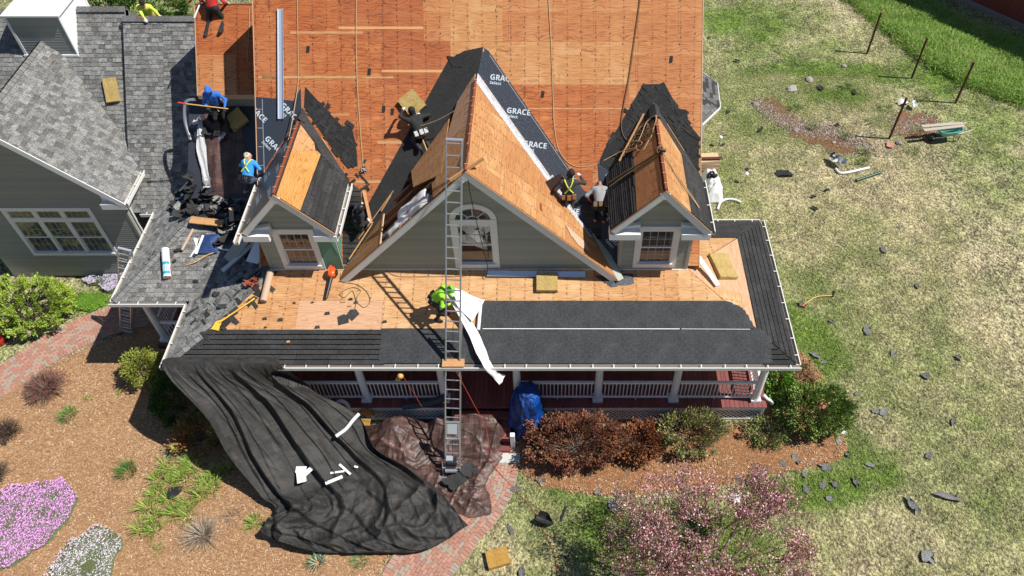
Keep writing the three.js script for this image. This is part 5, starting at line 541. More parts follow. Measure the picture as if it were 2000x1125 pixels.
{ const t = thing('rope_bundle', 'tangled tan and brown ropes slung over the right dormer ridge', 'rope'); const r = rng(61); for (let k = 0; k < 4; k++) { const pts = []; for (let i = 0; i < 9; i++) { const x = 2.0 + 0.9 * r(), z = -5.2 - 0.9 * r(); pts.push(V(x, 7.74 - 1.08 * Math.abs(x - 2.92) + 0.06 + 0.05 * r(), z)); } part(t, 'coil', tube(pts, 0.013, 60, 5), k % 2 ? M.rope : M.cordBrown); } part(t, 'sling', tube([[1.62, 6.42, -4.55], [2.0, 6.85, -4.5], [2.4, 7.25, -4.45], [2.75, 7.6, -4.4], [2.93, 7.83, -4.35], [3.1, 7.6, -4.3], [3.4, 7.25, -3.9], [3.9, 6.72, -3.5], [4.0, 6.62, -3.4], [3.85, 6.78, -3.6], [3.3, 7.36, -4.1], [2.95, 7.85, -4.3]], 0.014, 90, 6), M.rope); part(t, 'strap', tube([[1.6, 6.4, -4.7], [2.1, 6.95, -4.6], [2.6, 7.45, -4.5], [2.92, 7.84, -4.4]], 0.03, 30, 6), M.cordBrown); part(t, 'knot', new THREE.TorusKnotGeometry(0.09, 0.03, 60, 7).translate(2.88, 7.86, -4.35), M.cordBrown); part(t, 'loop', tube([[2.9, 7.84, -5.9], [2.7, 7.62, -6.0], [2.5, 7.4, -5.6], [2.35, 7.2, -5.3], [2.5, 7.36, -5.0], [2.8, 7.66, -5.5]], 0.014, 50, 6, true), M.rope); part(t, 'timber_cleat', bar(V(2.62, 7.55, -6.4), V(1.9, 6.75, -5.25), 0.05, 0.04), M.wood); baseAt(t, 2.9, 7.7, -4.6); }
solo('cable', tube([[-2.15, 8.5, -3.9], [-2.2, 8.42, -3.2], [-2.14, 7.9, -2.86], [-2.05, 6.6, -2.9], [-1.95, 5.4, -3.0], [-1.9, 4.5, -3.1], [-1.95, 4.32, -3.0]], 0.012, 50, 6), M.black, 'dark cable hanging from the gable peak across the arched window', 'cable');
solo('power_cable', tube(laid(PRf, [[-6.25, -3.2], [-6.2, -2.95], [-5.75, -2.85], [-5.4, -2.6], [-5.3, -2.3], [-5.45, -2.15], [-5.7, -2.4], [-5.6, -2.65], [-5.85, -2.75], [-6.2, -2.55], [-6.05, -2.45], [-5.85, -2.65], [-5.7, -2.3], [-5.72, -2.0]], 0.033), 0.009, 120, 5), M.cordGreen, 'thin brown cord looping over the plywood beside the blower', 'cord');
// small tools on the porch roof
{ const t = thing('leaf_blower', 'orange leaf blower with a long black nozzle on porch plywood', 'leaf blower'); const A = V(-6.46, 4.33, -3.1), B = V(-6.55, 4.08, -2.35); part(t, 'housing', [(() => { const g = new THREE.SphereGeometry(0.15, 16, 12); g.scale(0.95, 0.85, 1.15); g.translate(A.x, A.y + 0.03, A.z); return g; })(), box(0.16, 0.1, 0.14, A.x, A.y + 0.1, A.z - 0.06)], M.orange); part(t, 'nozzle', [rod(A.clone().lerp(B, 0.12), B, 0.065, 0.045, 14)], M.black); part(t, 'handle', tube([[A.x - 0.05, A.y + 0.08, A.z + 0.14], [A.x - 0.05, A.y + 0.2, A.z + 0.05], [A.x - 0.02, A.y + 0.2, A.z - 0.12], [A.x, A.y + 0.06, A.z - 0.16]], 0.022), M.orange); part(t, 'air_grille', rod([A.x + 0.12, A.y + 0.03, A.z], [A.x + 0.16, A.y + 0.03, A.z], 0.09), M.black); baseAt(t, -6.5, 4.15, -2.8); }
solo('cardboard_tube', rod(PRf.pt(-8.34, -2.3, 0.13), PRf.pt(-8.27, -3.2, 0.13), 0.10, 0.10, 24), M.cardboard, 'thick pale cardboard tube lying on plywood near the left dormer', 'tube');
{ const t = thing('shingle_remover', 'yellow long handled shingle shovel lying on the plywood hip', 'shovel'); const p = PRf.pt(-9.5, -1.68, 0.10), q = PRf.pt(-8.72, -2.32, 0.08); part(t, 'handle', [rod(p, q, 0.022), rod(q, q.clone().add(V(0.1, 0.03, -0.08)), 0.03)], M.yellow); part(t, 'blade', slab(PRf, PRf.poly([[-9.45, -1.78], [-9.62, -1.72], [-9.72, -1.5], [-9.5, -1.45]]), 0.05, 0.075), M.yellow); baseAt(t, -9.2, 3.8, -2); }
for (const [x, z, a] of [[-6.0, -1.80, 0.3], [-5.75, -1.96, 0.9]]) { const c = Math.cos(a), s = Math.sin(a), q = [[-0.17, -0.14], [0.12, -0.15], [0.16, 0.03], [0.05, 0.15], [-0.15, 0.12]].map(([u, v]) => { const [a0, b0] = PRf.xz(x, z); return [a0 + u * c - v * s, b0 + u * s + v * c]; }); solo('shingle_scrap', slab(PRf, q, 0.022, 0.04), M.starter[2], 'broad grey shingle scrap beside the looping cord', 'shingle', 'scraps on porch plywood'); }
{ const r = rng(71), lab = 'tiny scrap of shingle or wood on the porch roof'; for (let i = 0; i < 16; i++) { const x = ru(-9.2, -4.6, r), z = ru(-2.6, -0.7, r), s = 0.03 + 0.05 * r(), [a, b] = PRf.xz(x, z); if (z < -1.5 && x < -10.85 + (-0.5 - z)) continue; solo('roof_scrap', slab(PRf, [[a - s, b - s * 0.6], [a + s, b - s * 0.4], [a + s * 0.7, b + s * 0.7], [a - s * 0.8, b + s * 0.5]], 0.035, 0.055), r() < 0.3 ? M.wood : M.starter[2], lab, 'scrap', 'tiny scraps on the porch roof'); } }
solo('white_board', bar(V(4.0, 4.62, -4.15), V(4.82, 4.10, -2.83), 0.17, 0.03, V(0.3, 0.9, 0.2)), M.plasticWhite, 'white trim board propped beside the right dormer corner', 'board'); solo('grey_board', bar(V(1.1, 5.2, -4.25), V(1.98, 4.24, -2.92), 0.24, 0.025, V(0.5, 0.8, 0.3)), M.siding[2], 'long grey weathered board between gable and right dormer', 'board'); solo('membrane_scrap', planeSheet(PRf, [[1.2, -3.1], [1.7, -2.75], [2.4, -2.85], [2.35, -3.2]], 0.06, 0.06, 0.03), M.membPlain, 'crumpled dark membrane scrap at the gable foot', 'membrane');
solo('paper_scrap', planeSheet(CGr, [[0.35, -3.6], [0.95, -3.45], [1.05, -3.2], [0.75, -3.1], [0.5, -3.3]], 0.05, 0.06, 0.05), M.cardboard, 'curled pale paper scrap on the right gable slope', 'paper'); solo('batten', bar(V(-2.62, 8.12, -2.86), V(-1.75, 8.52, -3.25), 0.05, 0.1), M.wood, 'loose wood batten across the gable peak', 'batten'); for (const [x, z] of [[-0.35, -3.6]]) solo('felt_scrap', slab(CGr, (() => { const [a, b] = CGr.xz(x, z); return [[a - 0.16, b - 0.05], [a + 0.15, b - 0.02], [a + 0.1, b + 0.05], [a - 0.12, b + 0.03]]; })(), 0.02, 0.04), M.redwood, 'narrow reddish offcut on the right gable slope', 'scrap');
solo('work_light', merge([new THREE.SphereGeometry(0.09, 10, 8).translate(-4.3, 3.05, -0.36), box(0.12, 0.05, 0.1, -4.38, 2.93, -0.34)]), M.handle, 'orange and tan fitting hung under the porch gutter', 'fitting'); solo('power_cable', tube([[-4.25, 3.1, -0.36], [-4.05, 2.4, -0.3], [-3.9, 1.6, -0.3], [-3.85, 0.95, -0.4]], 0.008, 30, 6), M.cordRed, 'red cord dangling below the porch gutter', 'cord');
solo('power_cable', tube([[-2.7, 3.4, -0.3], [-2.3, 2.0, -0.1], [-2.0, 1.0, 0.1], [-1.9, 0.6, 0.5], [-1.75, 0.1, 0.9], [-1.5, 0.06, 1.2], [-1.0, 0.04, 1.75], [-0.6, 0.05, 2.2], [-0.2, 0.04, 3.0], [0.05, 0.03, 3.6], [0.15, 0.03, 4.5]], 0.009, 110, 6), M.cordRed, 'long red cord from the ladder across the lawn', 'cord'); solo('shingle_tongue', merge([box(0.45, 0.03, 0.12, -8.35, 3.5, -0.52, 0.2), box(0.4, 0.02, 0.06, -8.6, 3.5, -0.42, 0.25)]), M.gutter, 'broken white gutter piece on the tarp edge', 'gutter piece');
// roll of underlayment with printed wrapper and the scrap heap by the entry
{ const wrap = canvasTex(512, 256, (c, w, h) => { c.fillStyle = '#e4e6e6'; c.fillRect(0, 0, w, h); c.fillStyle = '#c2185b'; c.fillRect(40, 20, 130, 70); c.fillRect(400, 20, 80, 200); c.fillStyle = '#2f9fb5'; c.fillRect(190, 20, 180, 110); c.fillStyle = '#b21a4a'; c.fillRect(60, 140, 90, 80); c.fillStyle = '#fff'; for (let i = 0; i < 5; i++) c.fillRect(200 + i * 34, 45, 16, 60); for (let i = 0; i < 4; i++) c.fillRect(54 + i * 28, 36, 14, 40); }); const t = thing('underlayment_roll', 'wrapped white underlayment roll with pink and teal print on grey shingles', 'roll'), A = EN.pt(-11.88, -4.42, 0.13), B = EN.pt(-11.62, -3.5, 0.13); const g = rod(A, B, 0.115, 0.115, 26); part(t, 'wrapper', g, new THREE.MeshStandardMaterial({ map: wrap, roughness: 0.4 })); const d = B.clone().sub(A).normalize(); part(t, 'core', rod(B.clone().addScaledVector(d, -0.01), B.clone().addScaledVector(d, 0.012), 0.05, 0.05, 16), M.cardboard); baseAt(t, -11.75, 3.7, -4); }
const YL = (x, z) => Math.max(Math.min(EN.yf(x, z), ENl.yf(x, z)), Math.min(PRl.yf(x, z), PRf.yf(x, z)), L1.yf(x, z), x > -11.6 && z < -6.2 && z > -8.75 ? CR.yf(x, z) : 0);
function scrapGeo(w, l, t, seed, curl = 0.06) { const r = rng(seed), n = 6, pos = [], uv = [], idx = []; const e = [r(), r(), r(), r()]; for (let i = 0; i <= n; i++) for (let j = 0; j <= n; j++) { let u = i / n - 0.5, v = j / n - 0.5; const cut = 1 - 0.75 * e[(u > 0 ? 1 : 0) + (v > 0 ? 2 : 0)] * Math.abs(u * v) * 4; pos.push(u * w * cut, t + curl * (Math.pow(Math.abs(u) * 2, 2) * (e[0] - 0.2) + Math.pow(Math.abs(v) * 2, 2) * (e[1] - 0.3) + 0.5 * (vn(i * 0.6, j * 0.6, seed) - 0.4)), v * l * cut); uv.push(u * w, v * l); } for (let i = 0; i < n; i++) for (let j = 0; j < n; j++) { const a = i * (n + 1) + j; idx.push(a, a + 1, a + n + 1, a + 1, a + n + 2, a + n + 1); } const g = new THREE.BufferGeometry(); g.setAttribute('position', new THREE.Float32BufferAttribute(pos, 3)); g.setAttribute('uv', new THREE.Float32BufferAttribute(uv, 2)); g.setIndex(idx); g.computeVertexNormals(); return g; }
{ const r = rng(81), kinds = [0, 1, 2, 3, 4].map(i => scrapGeo(0.34 + 0.1 * i * r(), 0.26, 0.02, 200 + i, 0.12)); const heap = [[-11.3, -6.1, 0.75, 26], [-10.4, -5.7, 0.7, 30], [-9.9, -5.3, 0.55, 18], [-12.0, -6.7, 0.5, 10], [-9.8, -4.6, 0.5, 8]]; for (const [cx, cz, rad, n] of heap) for (let i = 0; i < n; i++) { const a = r() * 6.28, d = rad * Math.sqrt(r()), x = cx + d * Math.cos(a), z = cz + d * Math.sin(a) * 0.8; const o = solo('torn_shingle', kinds[Math.floor(r() * 5)], r() < 0.75 ? M.starter[Math.floor(r() * 3)] : M.shingle[Math.floor(r() * 5)], 'curled torn shingle in the heap above the entry porch', 'shingle', 'torn shingles heaped on the entry roof'); place(o, x, YL(x, z) + 0.03 + 0.12 * r(), z, r() * 6.28, (r() - 0.5) * 0.9, (r() - 0.5) * 0.9); o.scale.setScalar(0.6 + 0.8 * r()); }
  for (let i = 0; i < 26; i++) { const x = ru(-12.6, -9.4, r), z = ru(-6.4, -1.6, r); if (YL(x, z) < 3.42 || x < -13 + (-2.8 - z) * -0.2) continue; if (x < -10.8 && z > -2.9) continue; const o = solo('torn_shingle', kinds[i % 5], M.starter[i % 3], 'single dark shingle scrap scattered on the grey entry shingles', 'shingle', 'shingle scraps scattered on the entry roof'); place(o, x, YL(x, z) + 0.025, z, r() * 6.28, 0.15, 0); o.scale.set(0.4 + 0.5 * r(), 0.5, 0.25 + 0.5 * r()); }
  const st = (n, g, m, l, c) => solo(n, g, m, l, c); st('plank_offcut', box(1.05, 0.06, 0.24, -10.72, 4.38, -5.2, -0.12, 0.25, -0.04), M.wood, 'broad pale wood offcut on top of the shingle heap', 'plank'); st('plank_offcut', box(0.14, 0.05, 0.5, -10.0, 4.45, -5.45, 0.25, 0.2), M.paleEdge, 'short upright white board in the shingle heap', 'plank'); st('stick', rod([-11.16, 4.2, -5.05], [-11.36, 4.0, -4.35], 0.04, 0.04, 12), M.cardboard, 'cardboard stick leaning off the shingle heap', 'stick'); st('bag', planeSheet(EN, [[-10.9, -4.9], [-10.35, -4.95], [-10.25, -4.3], [-10.9, -4.25]], 0.05, 0.16, 0.05), mat(lin(0.02, 0.05, 0.16), { roughness: 0.6 }), 'navy blue bag lying under the pale wood offcut', 'bag'); st('bag_edge', bar(EN.pt(-10.93, -4.28, 0.08), EN.pt(-10.83, -4.9, 0.08), 0.08, 0.03), M.white, 'white folded edge beside the navy bag', 'paper'); st('paper_scrap', planeSheet(EN, [[-11.15, -4.85], [-10.98, -4.8], [-10.92, -4.3], [-11.15, -4.15], [-11.0, -4.5]], 0.04, 0.08, 0.03), M.paper, 'crumpled white paper curl on grey entry shingles', 'paper'); st('wood_sliver', tube([[-11.17, 3.78, -3.92], [-10.9, 3.84, -4.0], [-10.6, 3.9, -4.22], [-10.4, 3.93, -4.3]], 0.02), M.handle, 'thin yellow wood sliver on grey entry shingles', 'stick');
  st('siding_board', bar(V(-9.0, 4.75, -4.7), V(-9.85, 3.95, -3.95), 0.36, 0.02, V(0.2, 0.9, 0.3)), M.siding[2], 'long sage siding board leaning below the left dormer', 'board'); st('siding_board', bar(V(-8.75, 4.5, -4.3), V(-8.95, 4.25, -3.6), 0.4, 0.02, V(0, 1, 0)), M.trim, 'short grey panel in the shade below the left dormer', 'board'); st('white_flashing', merge([bar(ENl.pt(-12.4, -6.6, 0.1), ENl.pt(-11.7, -6.9, 0.25), 0.16, 0.01), bar(ENl.pt(-12.2, -6.5, 0.12), ENl.pt(-11.9, -6.9, 0.2), 0.1, 0.01)]), M.plasticWhite, 'bent white flashing strips at the left of the shingle heap', 'flashing'); st('flashing_strip', bar(V(-12.2, 4.1, -6.9), V(-11.4, 4.75, -7.3), 0.05, 0.02), M.alu, 'thin grey flashing strip rising behind the shingle heap', 'flashing'); st('blue_strap', tube([[-10.4, 4.0, -4.5], [-10.1, 3.98, -4.4], [-9.7, 3.95, -4.35]], 0.035), M.metalBlue, 'pale blue strap below the navy bag', 'strap'); st('leaf_litter', merge([0, 1, 2, 3, 4, 5, 6, 7].map(i => scrapGeo(0.2, 0.16, 0, 300 + i, 0.15).rotateY(i).translate(-8.95 + 0.09 * (i % 4), 4.12, -2.95 + 0.1 * (i >> 2)))), M.redwood, 'rust coloured curled debris at the plywood corner', 'debris'); }
// brown tarpaulin on the cricket and its pale folded edge
{ const P = [[-11.15, -8.3], [-10.0, -8.35], [-9.75, -7.4], [-9.7, -6.3], [-10.75, -6.2], [-11.0, -7.2]]; solo('tarpaulin', heightSheet(P, 0.06, (x, z, e) => CR.yf(x, z) + 0.03 + 0.05 * (0.5 + 0.5 * Math.sin(x * 16 + z * 1.5 + 2 * fbm(x * 2, z, 3, 2))) * Math.min(1, e * 6)), M.tarpBrown, 'brown tarpaulin spread below the bare side roof', 'tarpaulin'); solo('tarpaulin', ribbon([[-11.2, CR.yf(0, -8.1) + 0.15, -8.1], [-11.15, CR.yf(0, -7.4) + 0.14, -7.4], [-11.05, CR.yf(0, -6.9) + 0.12, -6.9], [-10.95, CR.yf(0, -6.4) + 0.12, -6.4]], [0.12, 0.3, 0.2, 0.24], 8), M.tarpGrey, 'pale grey folded edge beside the brown roof tarpaulin', 'tarpaulin'); solo('pipe_frame', tube([[-11.2, CR.yf(0, -8.35) + 0.5, -8.35], [-11.5, CR.yf(0, -8.3) + 0.5, -8.3], [-11.62, CR.yf(0, -8.0) + 0.3, -8.0], [-11.5, CR.yf(0, -7.6) + 0.1, -7.6]], 0.05, 30, 8), M.alu, 'bent grey pipe beside the worker in the blue hood', 'pipe'); const r = rng(91); for (let i = 0; i < 10; i++) { const x = ru(-11.3, -10.1, r), z = ru(-8.3, -7.7, r), o = solo('torn_shingle', scrapGeo(0.4, 0.34, 0.02, 400 + i, 0.1), i % 4 ? M.starter[0] : M.tarpGrey, 'flat torn shingle at the feet of the blue hooded worker', 'shingle', 'shingles below the side roof'); place(o, x, CR.yf(x, z) + 0.05 + 0.05 * r(), z, r() * 6, 0.6, 0); } }
// --- tarpaulins in front of the porch
const NET = [[[-10.64, 3.58, -0.62], [-9.79, 3.58, -0.64], [-8.93, 3.58, -0.64], [-8.14, 3.58, -0.64], [-7.63, 3.58, -0.59]], [[-10.82, 3.47, -0.38], [-9.91, 3.49, -0.36], [-9.05, 3.49, -0.36], [-8.20, 3.49, -0.36], [-7.47, 3.47, -0.35]], [[-9.79, 2.40, 0.47], [-9.10, 2.35, 0.14], [-8.22, 2.35, -0.12], [-7.43, 2.20, -0.30], [-6.89, 2.00, -0.48]], [[-9.20, 1.20, 1.13], [-8.30, 1.15, 0.94], [-7.35, 1.10, 0.58], [-6.55, 1.00, 0.18], [-5.81, 1.20, -0.19]], [[-8.38, 0.30, 1.88], [-7.42, 0.40, 1.77], [-6.42, 0.50, 1.42], [-5.79, 0.50, 0.75], [-5.20, 0.50, 0.58]], [[-7.87, 0.15, 2.36], [-6.72, 0.30, 2.43], [-5.59, 0.35, 2.14], [-4.63, 0.30, 1.64], [-3.77, 0.15, 1.48]], [[-8.09, 0.08, 2.93], [-6.90, 0.25, 3.01], [-5.46, 0.20, 3.07], [-4.03, 0.25, 2.94], [-2.86, 0.20, 2.38]], [[-7.46, 0.07, 3.34], [-6.28, 0.07, 3.51], [-4.85, 0.07, 3.54], [-3.50, 0.07, 3.45], [-2.41, 0.07, 2.77]]];
function netSurface(N, nu, nv, disp) { const cr = (a, b, c, d, t) => 0.5 * (2 * b + (c - a) * t + (2 * a - 5 * b + 4 * c - d) * t * t + (3 * b - a - 3 * c + d) * t * t * t), R_ = N.length - 1, C_ = N[0].length - 1; const P = (i, j) => N[clamp(i, 0, R_)][clamp(j, 0, C_)]; const ev = (u, v) => { const fi = v * R_, fj = u * C_, i = Math.min(R_ - 1, Math.floor(fi)), j = Math.min(C_ - 1, Math.floor(fj)), s = fi - i, t = fj - j, o = []; for (let k = 0; k < 3; k++) { const rr = [-1, 0, 1, 2].map(q => cr(P(i + q, j - 1)[k], P(i + q, j)[k], P(i + q, j + 1)[k], P(i + q, j + 2)[k], t)); o.push(cr(...rr, s)); } return V(...o); }; const pos = [], uv = [], idx = []; for (let b = 0; b <= nv; b++) for (let a = 0; a <= nu; a++) { const u = a / nu, v = b / nv, p = ev(u, v), du = ev(Math.min(1, u + 0.01), v).sub(ev(Math.max(0, u - 0.01), v)), dv = ev(u, Math.min(1, v + 0.01)).sub(ev(u, Math.max(0, v - 0.01))), n = new THREE.Vector3().crossVectors(dv, du).normalize(); if (n.y < 0) n.negate(); p.addScaledVector(n, disp(u, v, p)); p.y = Math.max(p.y, 0.05); pos.push(p.x, p.y, p.z); uv.push(u * 5, v * 7); } for (let b = 0; b < nv; b++) for (let a = 0; a < nu; a++) { const q = b * (nu + 1) + a; idx.push(q, q + nu + 1, q + 1, q + 1, q + nu + 1, q + nu + 2); } const g = new THREE.BufferGeometry(); g.setAttribute('position', new THREE.Float32BufferAttribute(pos, 3)); g.setAttribute('uv', new THREE.Float32BufferAttribute(uv, 2)); g.setIndex(idx); g.computeVertexNormals(); return g; }
const ridged = (x, y, s) => 1 - Math.abs(2 * fbm(x, y, s, 3) - 1);
solo('tarpaulin', netSurface(NET, 190, 230, (u, v, p) => { const crease = 0.05 * Math.pow(ridged(u * 5 + v * 1.6, v * 2.2, 31), 9) + 0.035 * Math.pow(ridged(u * 9 - v * 2, v * 5, 33), 9); const hang = sstep(0.1, 0.3, v) * (1 - 0.6 * sstep(0.6, 0.8, v)), w = u + 0.16 * v - 0.10 * Math.sin(v * 3) + 0.03 * fbm(u * 3, v * 4, 2, 2); const saw = t => { const f = t - Math.floor(t); return sstep(0, 0.14, f) * Math.pow(1 - f, 1.3); }, fold = 0.30 * saw(u * 3.4 + 0.75 * v + 0.5 * fbm(u * 2, v * 2.2, 41, 2)) * (0.5 + vn(u * 4, v * 2, 43)) + 0.09 * saw(u * 8.3 + 2.4 * v + 0.8 * fbm(u * 3, v * 3, 45, 2)) * vn(u * 6, v * 4, 47); const lie = sstep(0.55, 0.8, v); return hang * fold + lie * (0.24 * Math.pow(ridged(u * 3.4 + 2 * v, v * 6, 5), 5) + 0.10 * saw(u * 5 - v * 6 + fbm(u * 4, v * 4, 49, 2)) + 0.10 * Math.pow(ridged(u * 11, v * 13 + u * 3, 9), 3)) + 0.012 * ridged(u * 15, v * 18, 7) + crease * sstep(0.08, 0.2, v); }), M.tarpBlack, 'huge black tarpaulin hanging from the porch eave down over the bed', 'tarpaulin');
{ const P = smoothPoly([[-6.1, -0.45], [-5.0, -0.70], [-3.4, -0.70], [-1.5, -0.70], [-1.40, 0.25], [-1.72, 0.85], [-1.95, 1.5], [-1.75, 2.3], [-2.25, 2.5], [-3.3, 2.35], [-3.9, 1.65], [-4.8, 1.15], [-5.7, 0.8], [-6.25, 0.15]], 5, 0.3, 6); solo('tarpaulin', heightSheet(P, 0.035, (x, z, e) => { const rim = sstep(0, 0.35, e), dx = x + 4.85, dz = z + 0.1, d = Math.hypot(dx, dz), an = Math.atan2(dz, dx), pleat = Math.pow(Math.abs(Math.sin(an * 5.5 + 1.2 * fbm(an * 2 + 9, d, 4, 2))), 0.7), tent = Math.max(0, 1.0 - d / 1.35) * 0.98 - 0.10 * pleat * Math.min(1, d * 1.3) * sstep(1.5, 0.5, d); const st = sstep(-3.75, -3.2, x) * clamp(0.80 - (z + 0.7) * 0.60, 0, 0.8), m2 = 0.62 * Math.max(0, 1 - Math.hypot((x + 3.5) / 0.55, (z + 0.4) / 0.7)); const k = 0.04, mx = Math.max(tent, st, m2), cr = 0.10 * Math.pow(ridged(x * 0.55 + z * 0.35 + 3, z * 1.25 - x * 0.35, 15), 12) + 0.07 * Math.pow(ridged(x * 1.5 + 0.5 * z, z * 0.45, 17), 12) + 0.045 * Math.pow(ridged(x * 0.9 - z * 1.5, z * 1.9 + x, 18), 10) + 0.03 * Math.pow(ridged(x * 3.2 + z, z * 1.6, 20), 8); return 0.06 + rim * (mx + cr); }), M.tarpBrown, 'crumpled brown tarpaulin over the porch steps and a covered shrub', 'tarpaulin'); }
{ const g = new THREE.SphereGeometry(1, 120, 90), p = g.attributes.position; for (let i = 0; i < p.count; i++) { const x = p.getX(i), y = p.getY(i), z = p.getZ(i), an = Math.atan2(z, x), rr = Math.hypot(x, z), q = Math.pow(Math.max(0.02, rr), 0.55) / Math.max(0.02, rr), low = sstep(0.5, -0.9, y), fold = Math.pow(0.5 + 0.5 * Math.sin(an * 7 + 2.5 * fbm(an * 1.5 + 4, y * 2, 2, 2) + y), 2), k = 0.86 + low * (0.30 * fold + 0.05) + 0.20 * (Math.pow(ridged(x * 1.7 + 5, y * 1.6 + z * 1.1, 4), 3) - 0.4) + 0.12 * (Math.pow(ridged(x * 3.1 - z * 2, y * 3.4 + z * 2.2, 6), 4) - 0.3); p.setXYZ(i, x * 0.50 * k * q + 0.04 * y, y * 0.92 + 0.10 * (ridged(x * 2.2, z * 2.2, 8) - 0.5) * (y > 0 ? 1 : 0.2), z * 0.56 * k * q + (y < 0 ? -y * 0.22 : 0)); } g.translate(-0.80, 1.02, -0.62); g.computeVertexNormals(); solo('tarpaulin', g, M.tarpBlue, 'bright blue tarpaulin bundled over something beside the porch steps', 'tarpaulin'); }
solo('tarpaulin', tube([[-4.6, 0.9, -0.72], [-4.1, 0.95, -0.75], [-3.6, 1.05, -0.8], [-3.25, 1.2, -0.85]], 0.12, 40, 10), M.membPlain, 'rolled dark tarpaulin along the deck edge by the steps', 'tarpaulin'); solo('paper_bag', merge([box(0.36, 0.42, 0.06, -5.72, 0.62, -0.66, 0, 0.25), box(0.3, 0.05, 0.3, -5.8, 0.35, -0.5)]), mat(lin(0.42, 0.24, 0.06), { roughness: 0.7, bumpMap: bumpOf(0.3), bumpScale: 0.02 }), 'mustard paper sack below the porch column', 'sack'); solo('pool_noodle', tube([[-6.6, 0.82, -0.75], [-6.58, 1.05, -0.72], [-6.42, 1.18, -0.72], [-6.28, 1.05, -0.7], [-6.25, 0.8, -0.68]], 0.06, 30, 10), M.trim, 'pale curved foam tube on the deck edge', 'tube');
{ const r = rng(131), put = (g, x, y, z, a, m, l, c, grp) => { const o = solo('white_scrap', g, m, l, c, grp); place(o, x, y, z, a, 0.05, 0); }; for (const [x, y, z, w, l2, a] of [[-7.25, 0.78, 1.55, 0.26, 0.42, 0.3], [-7.1, 0.80, 1.45, 0.5, 0.14, 0.9], [-7.3, 0.78, 1.35, 0.2, 0.3, 1.6], [-6.3, 0.72, 1.65, 0.5, 0.1, 0.45], [-6.05, 0.70, 1.3, 0.5, 0.07, -0.7], [-6.25, 0.72, 1.4, 0.4, 0.06, 0.15], [-5.75, 0.66, 1.2, 0.12, 0.06, -0.3]]) put(box(w, 0.01, l2), x, y, z, a, M.white, 'flat white offcut lying on the black tarpaulin', 'scrap', 'white offcuts on the black tarpaulin'); solo('white_flashing', tube([[-6.35, 1.2, 0.5], [-6.1, 1.25, 0.3], [-5.9, 1.35, 0.05], [-5.75, 1.38, -0.15]], 0.06, 24, 6), M.plasticWhite, 'long bent white trim piece on the black tarpaulin fold', 'trim piece'); }
{ const t = thing('shingle_bundle', 'grey shingles and mats under the foot of the hoist', 'shingles'); part(t, 'mat', scrapGeo(0.75, 0.6, 0.1, 501, 0.05).translate(-2.9, 0.14, 1.45), M.starter[1]); part(t, 'mat', scrapGeo(0.6, 0.5, 0.1, 502, 0.05).translate(-2.45, 0.16, 1.1), M.starter[2]); baseAt(t, -2.8, 0, 1.4); }
// ---------- plants ----------
function leaves(list, size, seed, fold = 0.35) {   // list of [x,y,z,dirx,diry,dirz,color,scale]
  const r = rng(seed), pos = new Float32Array(list.length * 18), col = new Float32Array(list.length * 18); let k = 0;
  for (const [x, y, z, dx, dy, dz, c, sc] of list) { const d = V(dx + (r() - 0.5) * 0.9, dy + (r() - 0.5) * 0.9, dz + (r() - 0.5) * 0.9).normalize(), s = new THREE.Vector3().crossVectors(d, V(r() - 0.5, r() - 0.5, r() - 0.5)).normalize(), n = new THREE.Vector3().crossVectors(s, d), L = size * sc * (0.7 + 0.6 * r()), W = L * (0.45 + 0.25 * r()); const a = V(x, y, z), t = a.clone().addScaledVector(d, L), m = a.clone().addScaledVector(d, L * 0.5), p = m.clone().addScaledVector(s, W / 2).addScaledVector(n, fold * W * 0.5), q = m.clone().addScaledVector(s, -W / 2).addScaledVector(n, fold * W * 0.5); for (const v of [a, p, t, a, t, q]) { pos[k] = v.x; col[k++] = c.r; pos[k] = v.y; col[k++] = c.g; pos[k] = v.z; col[k++] = c.b; } }
  const g = new THREE.BufferGeometry(); g.setAttribute('position', new THREE.BufferAttribute(pos, 3)); g.setAttribute('color', new THREE.BufferAttribute(col, 3)); g.computeVertexNormals(); return g;
}
const pick = (cols, r) => { const c = cols[Math.floor(r() * cols.length)].clone(); return c.multiplyScalar(0.65 + 0.7 * r()); };
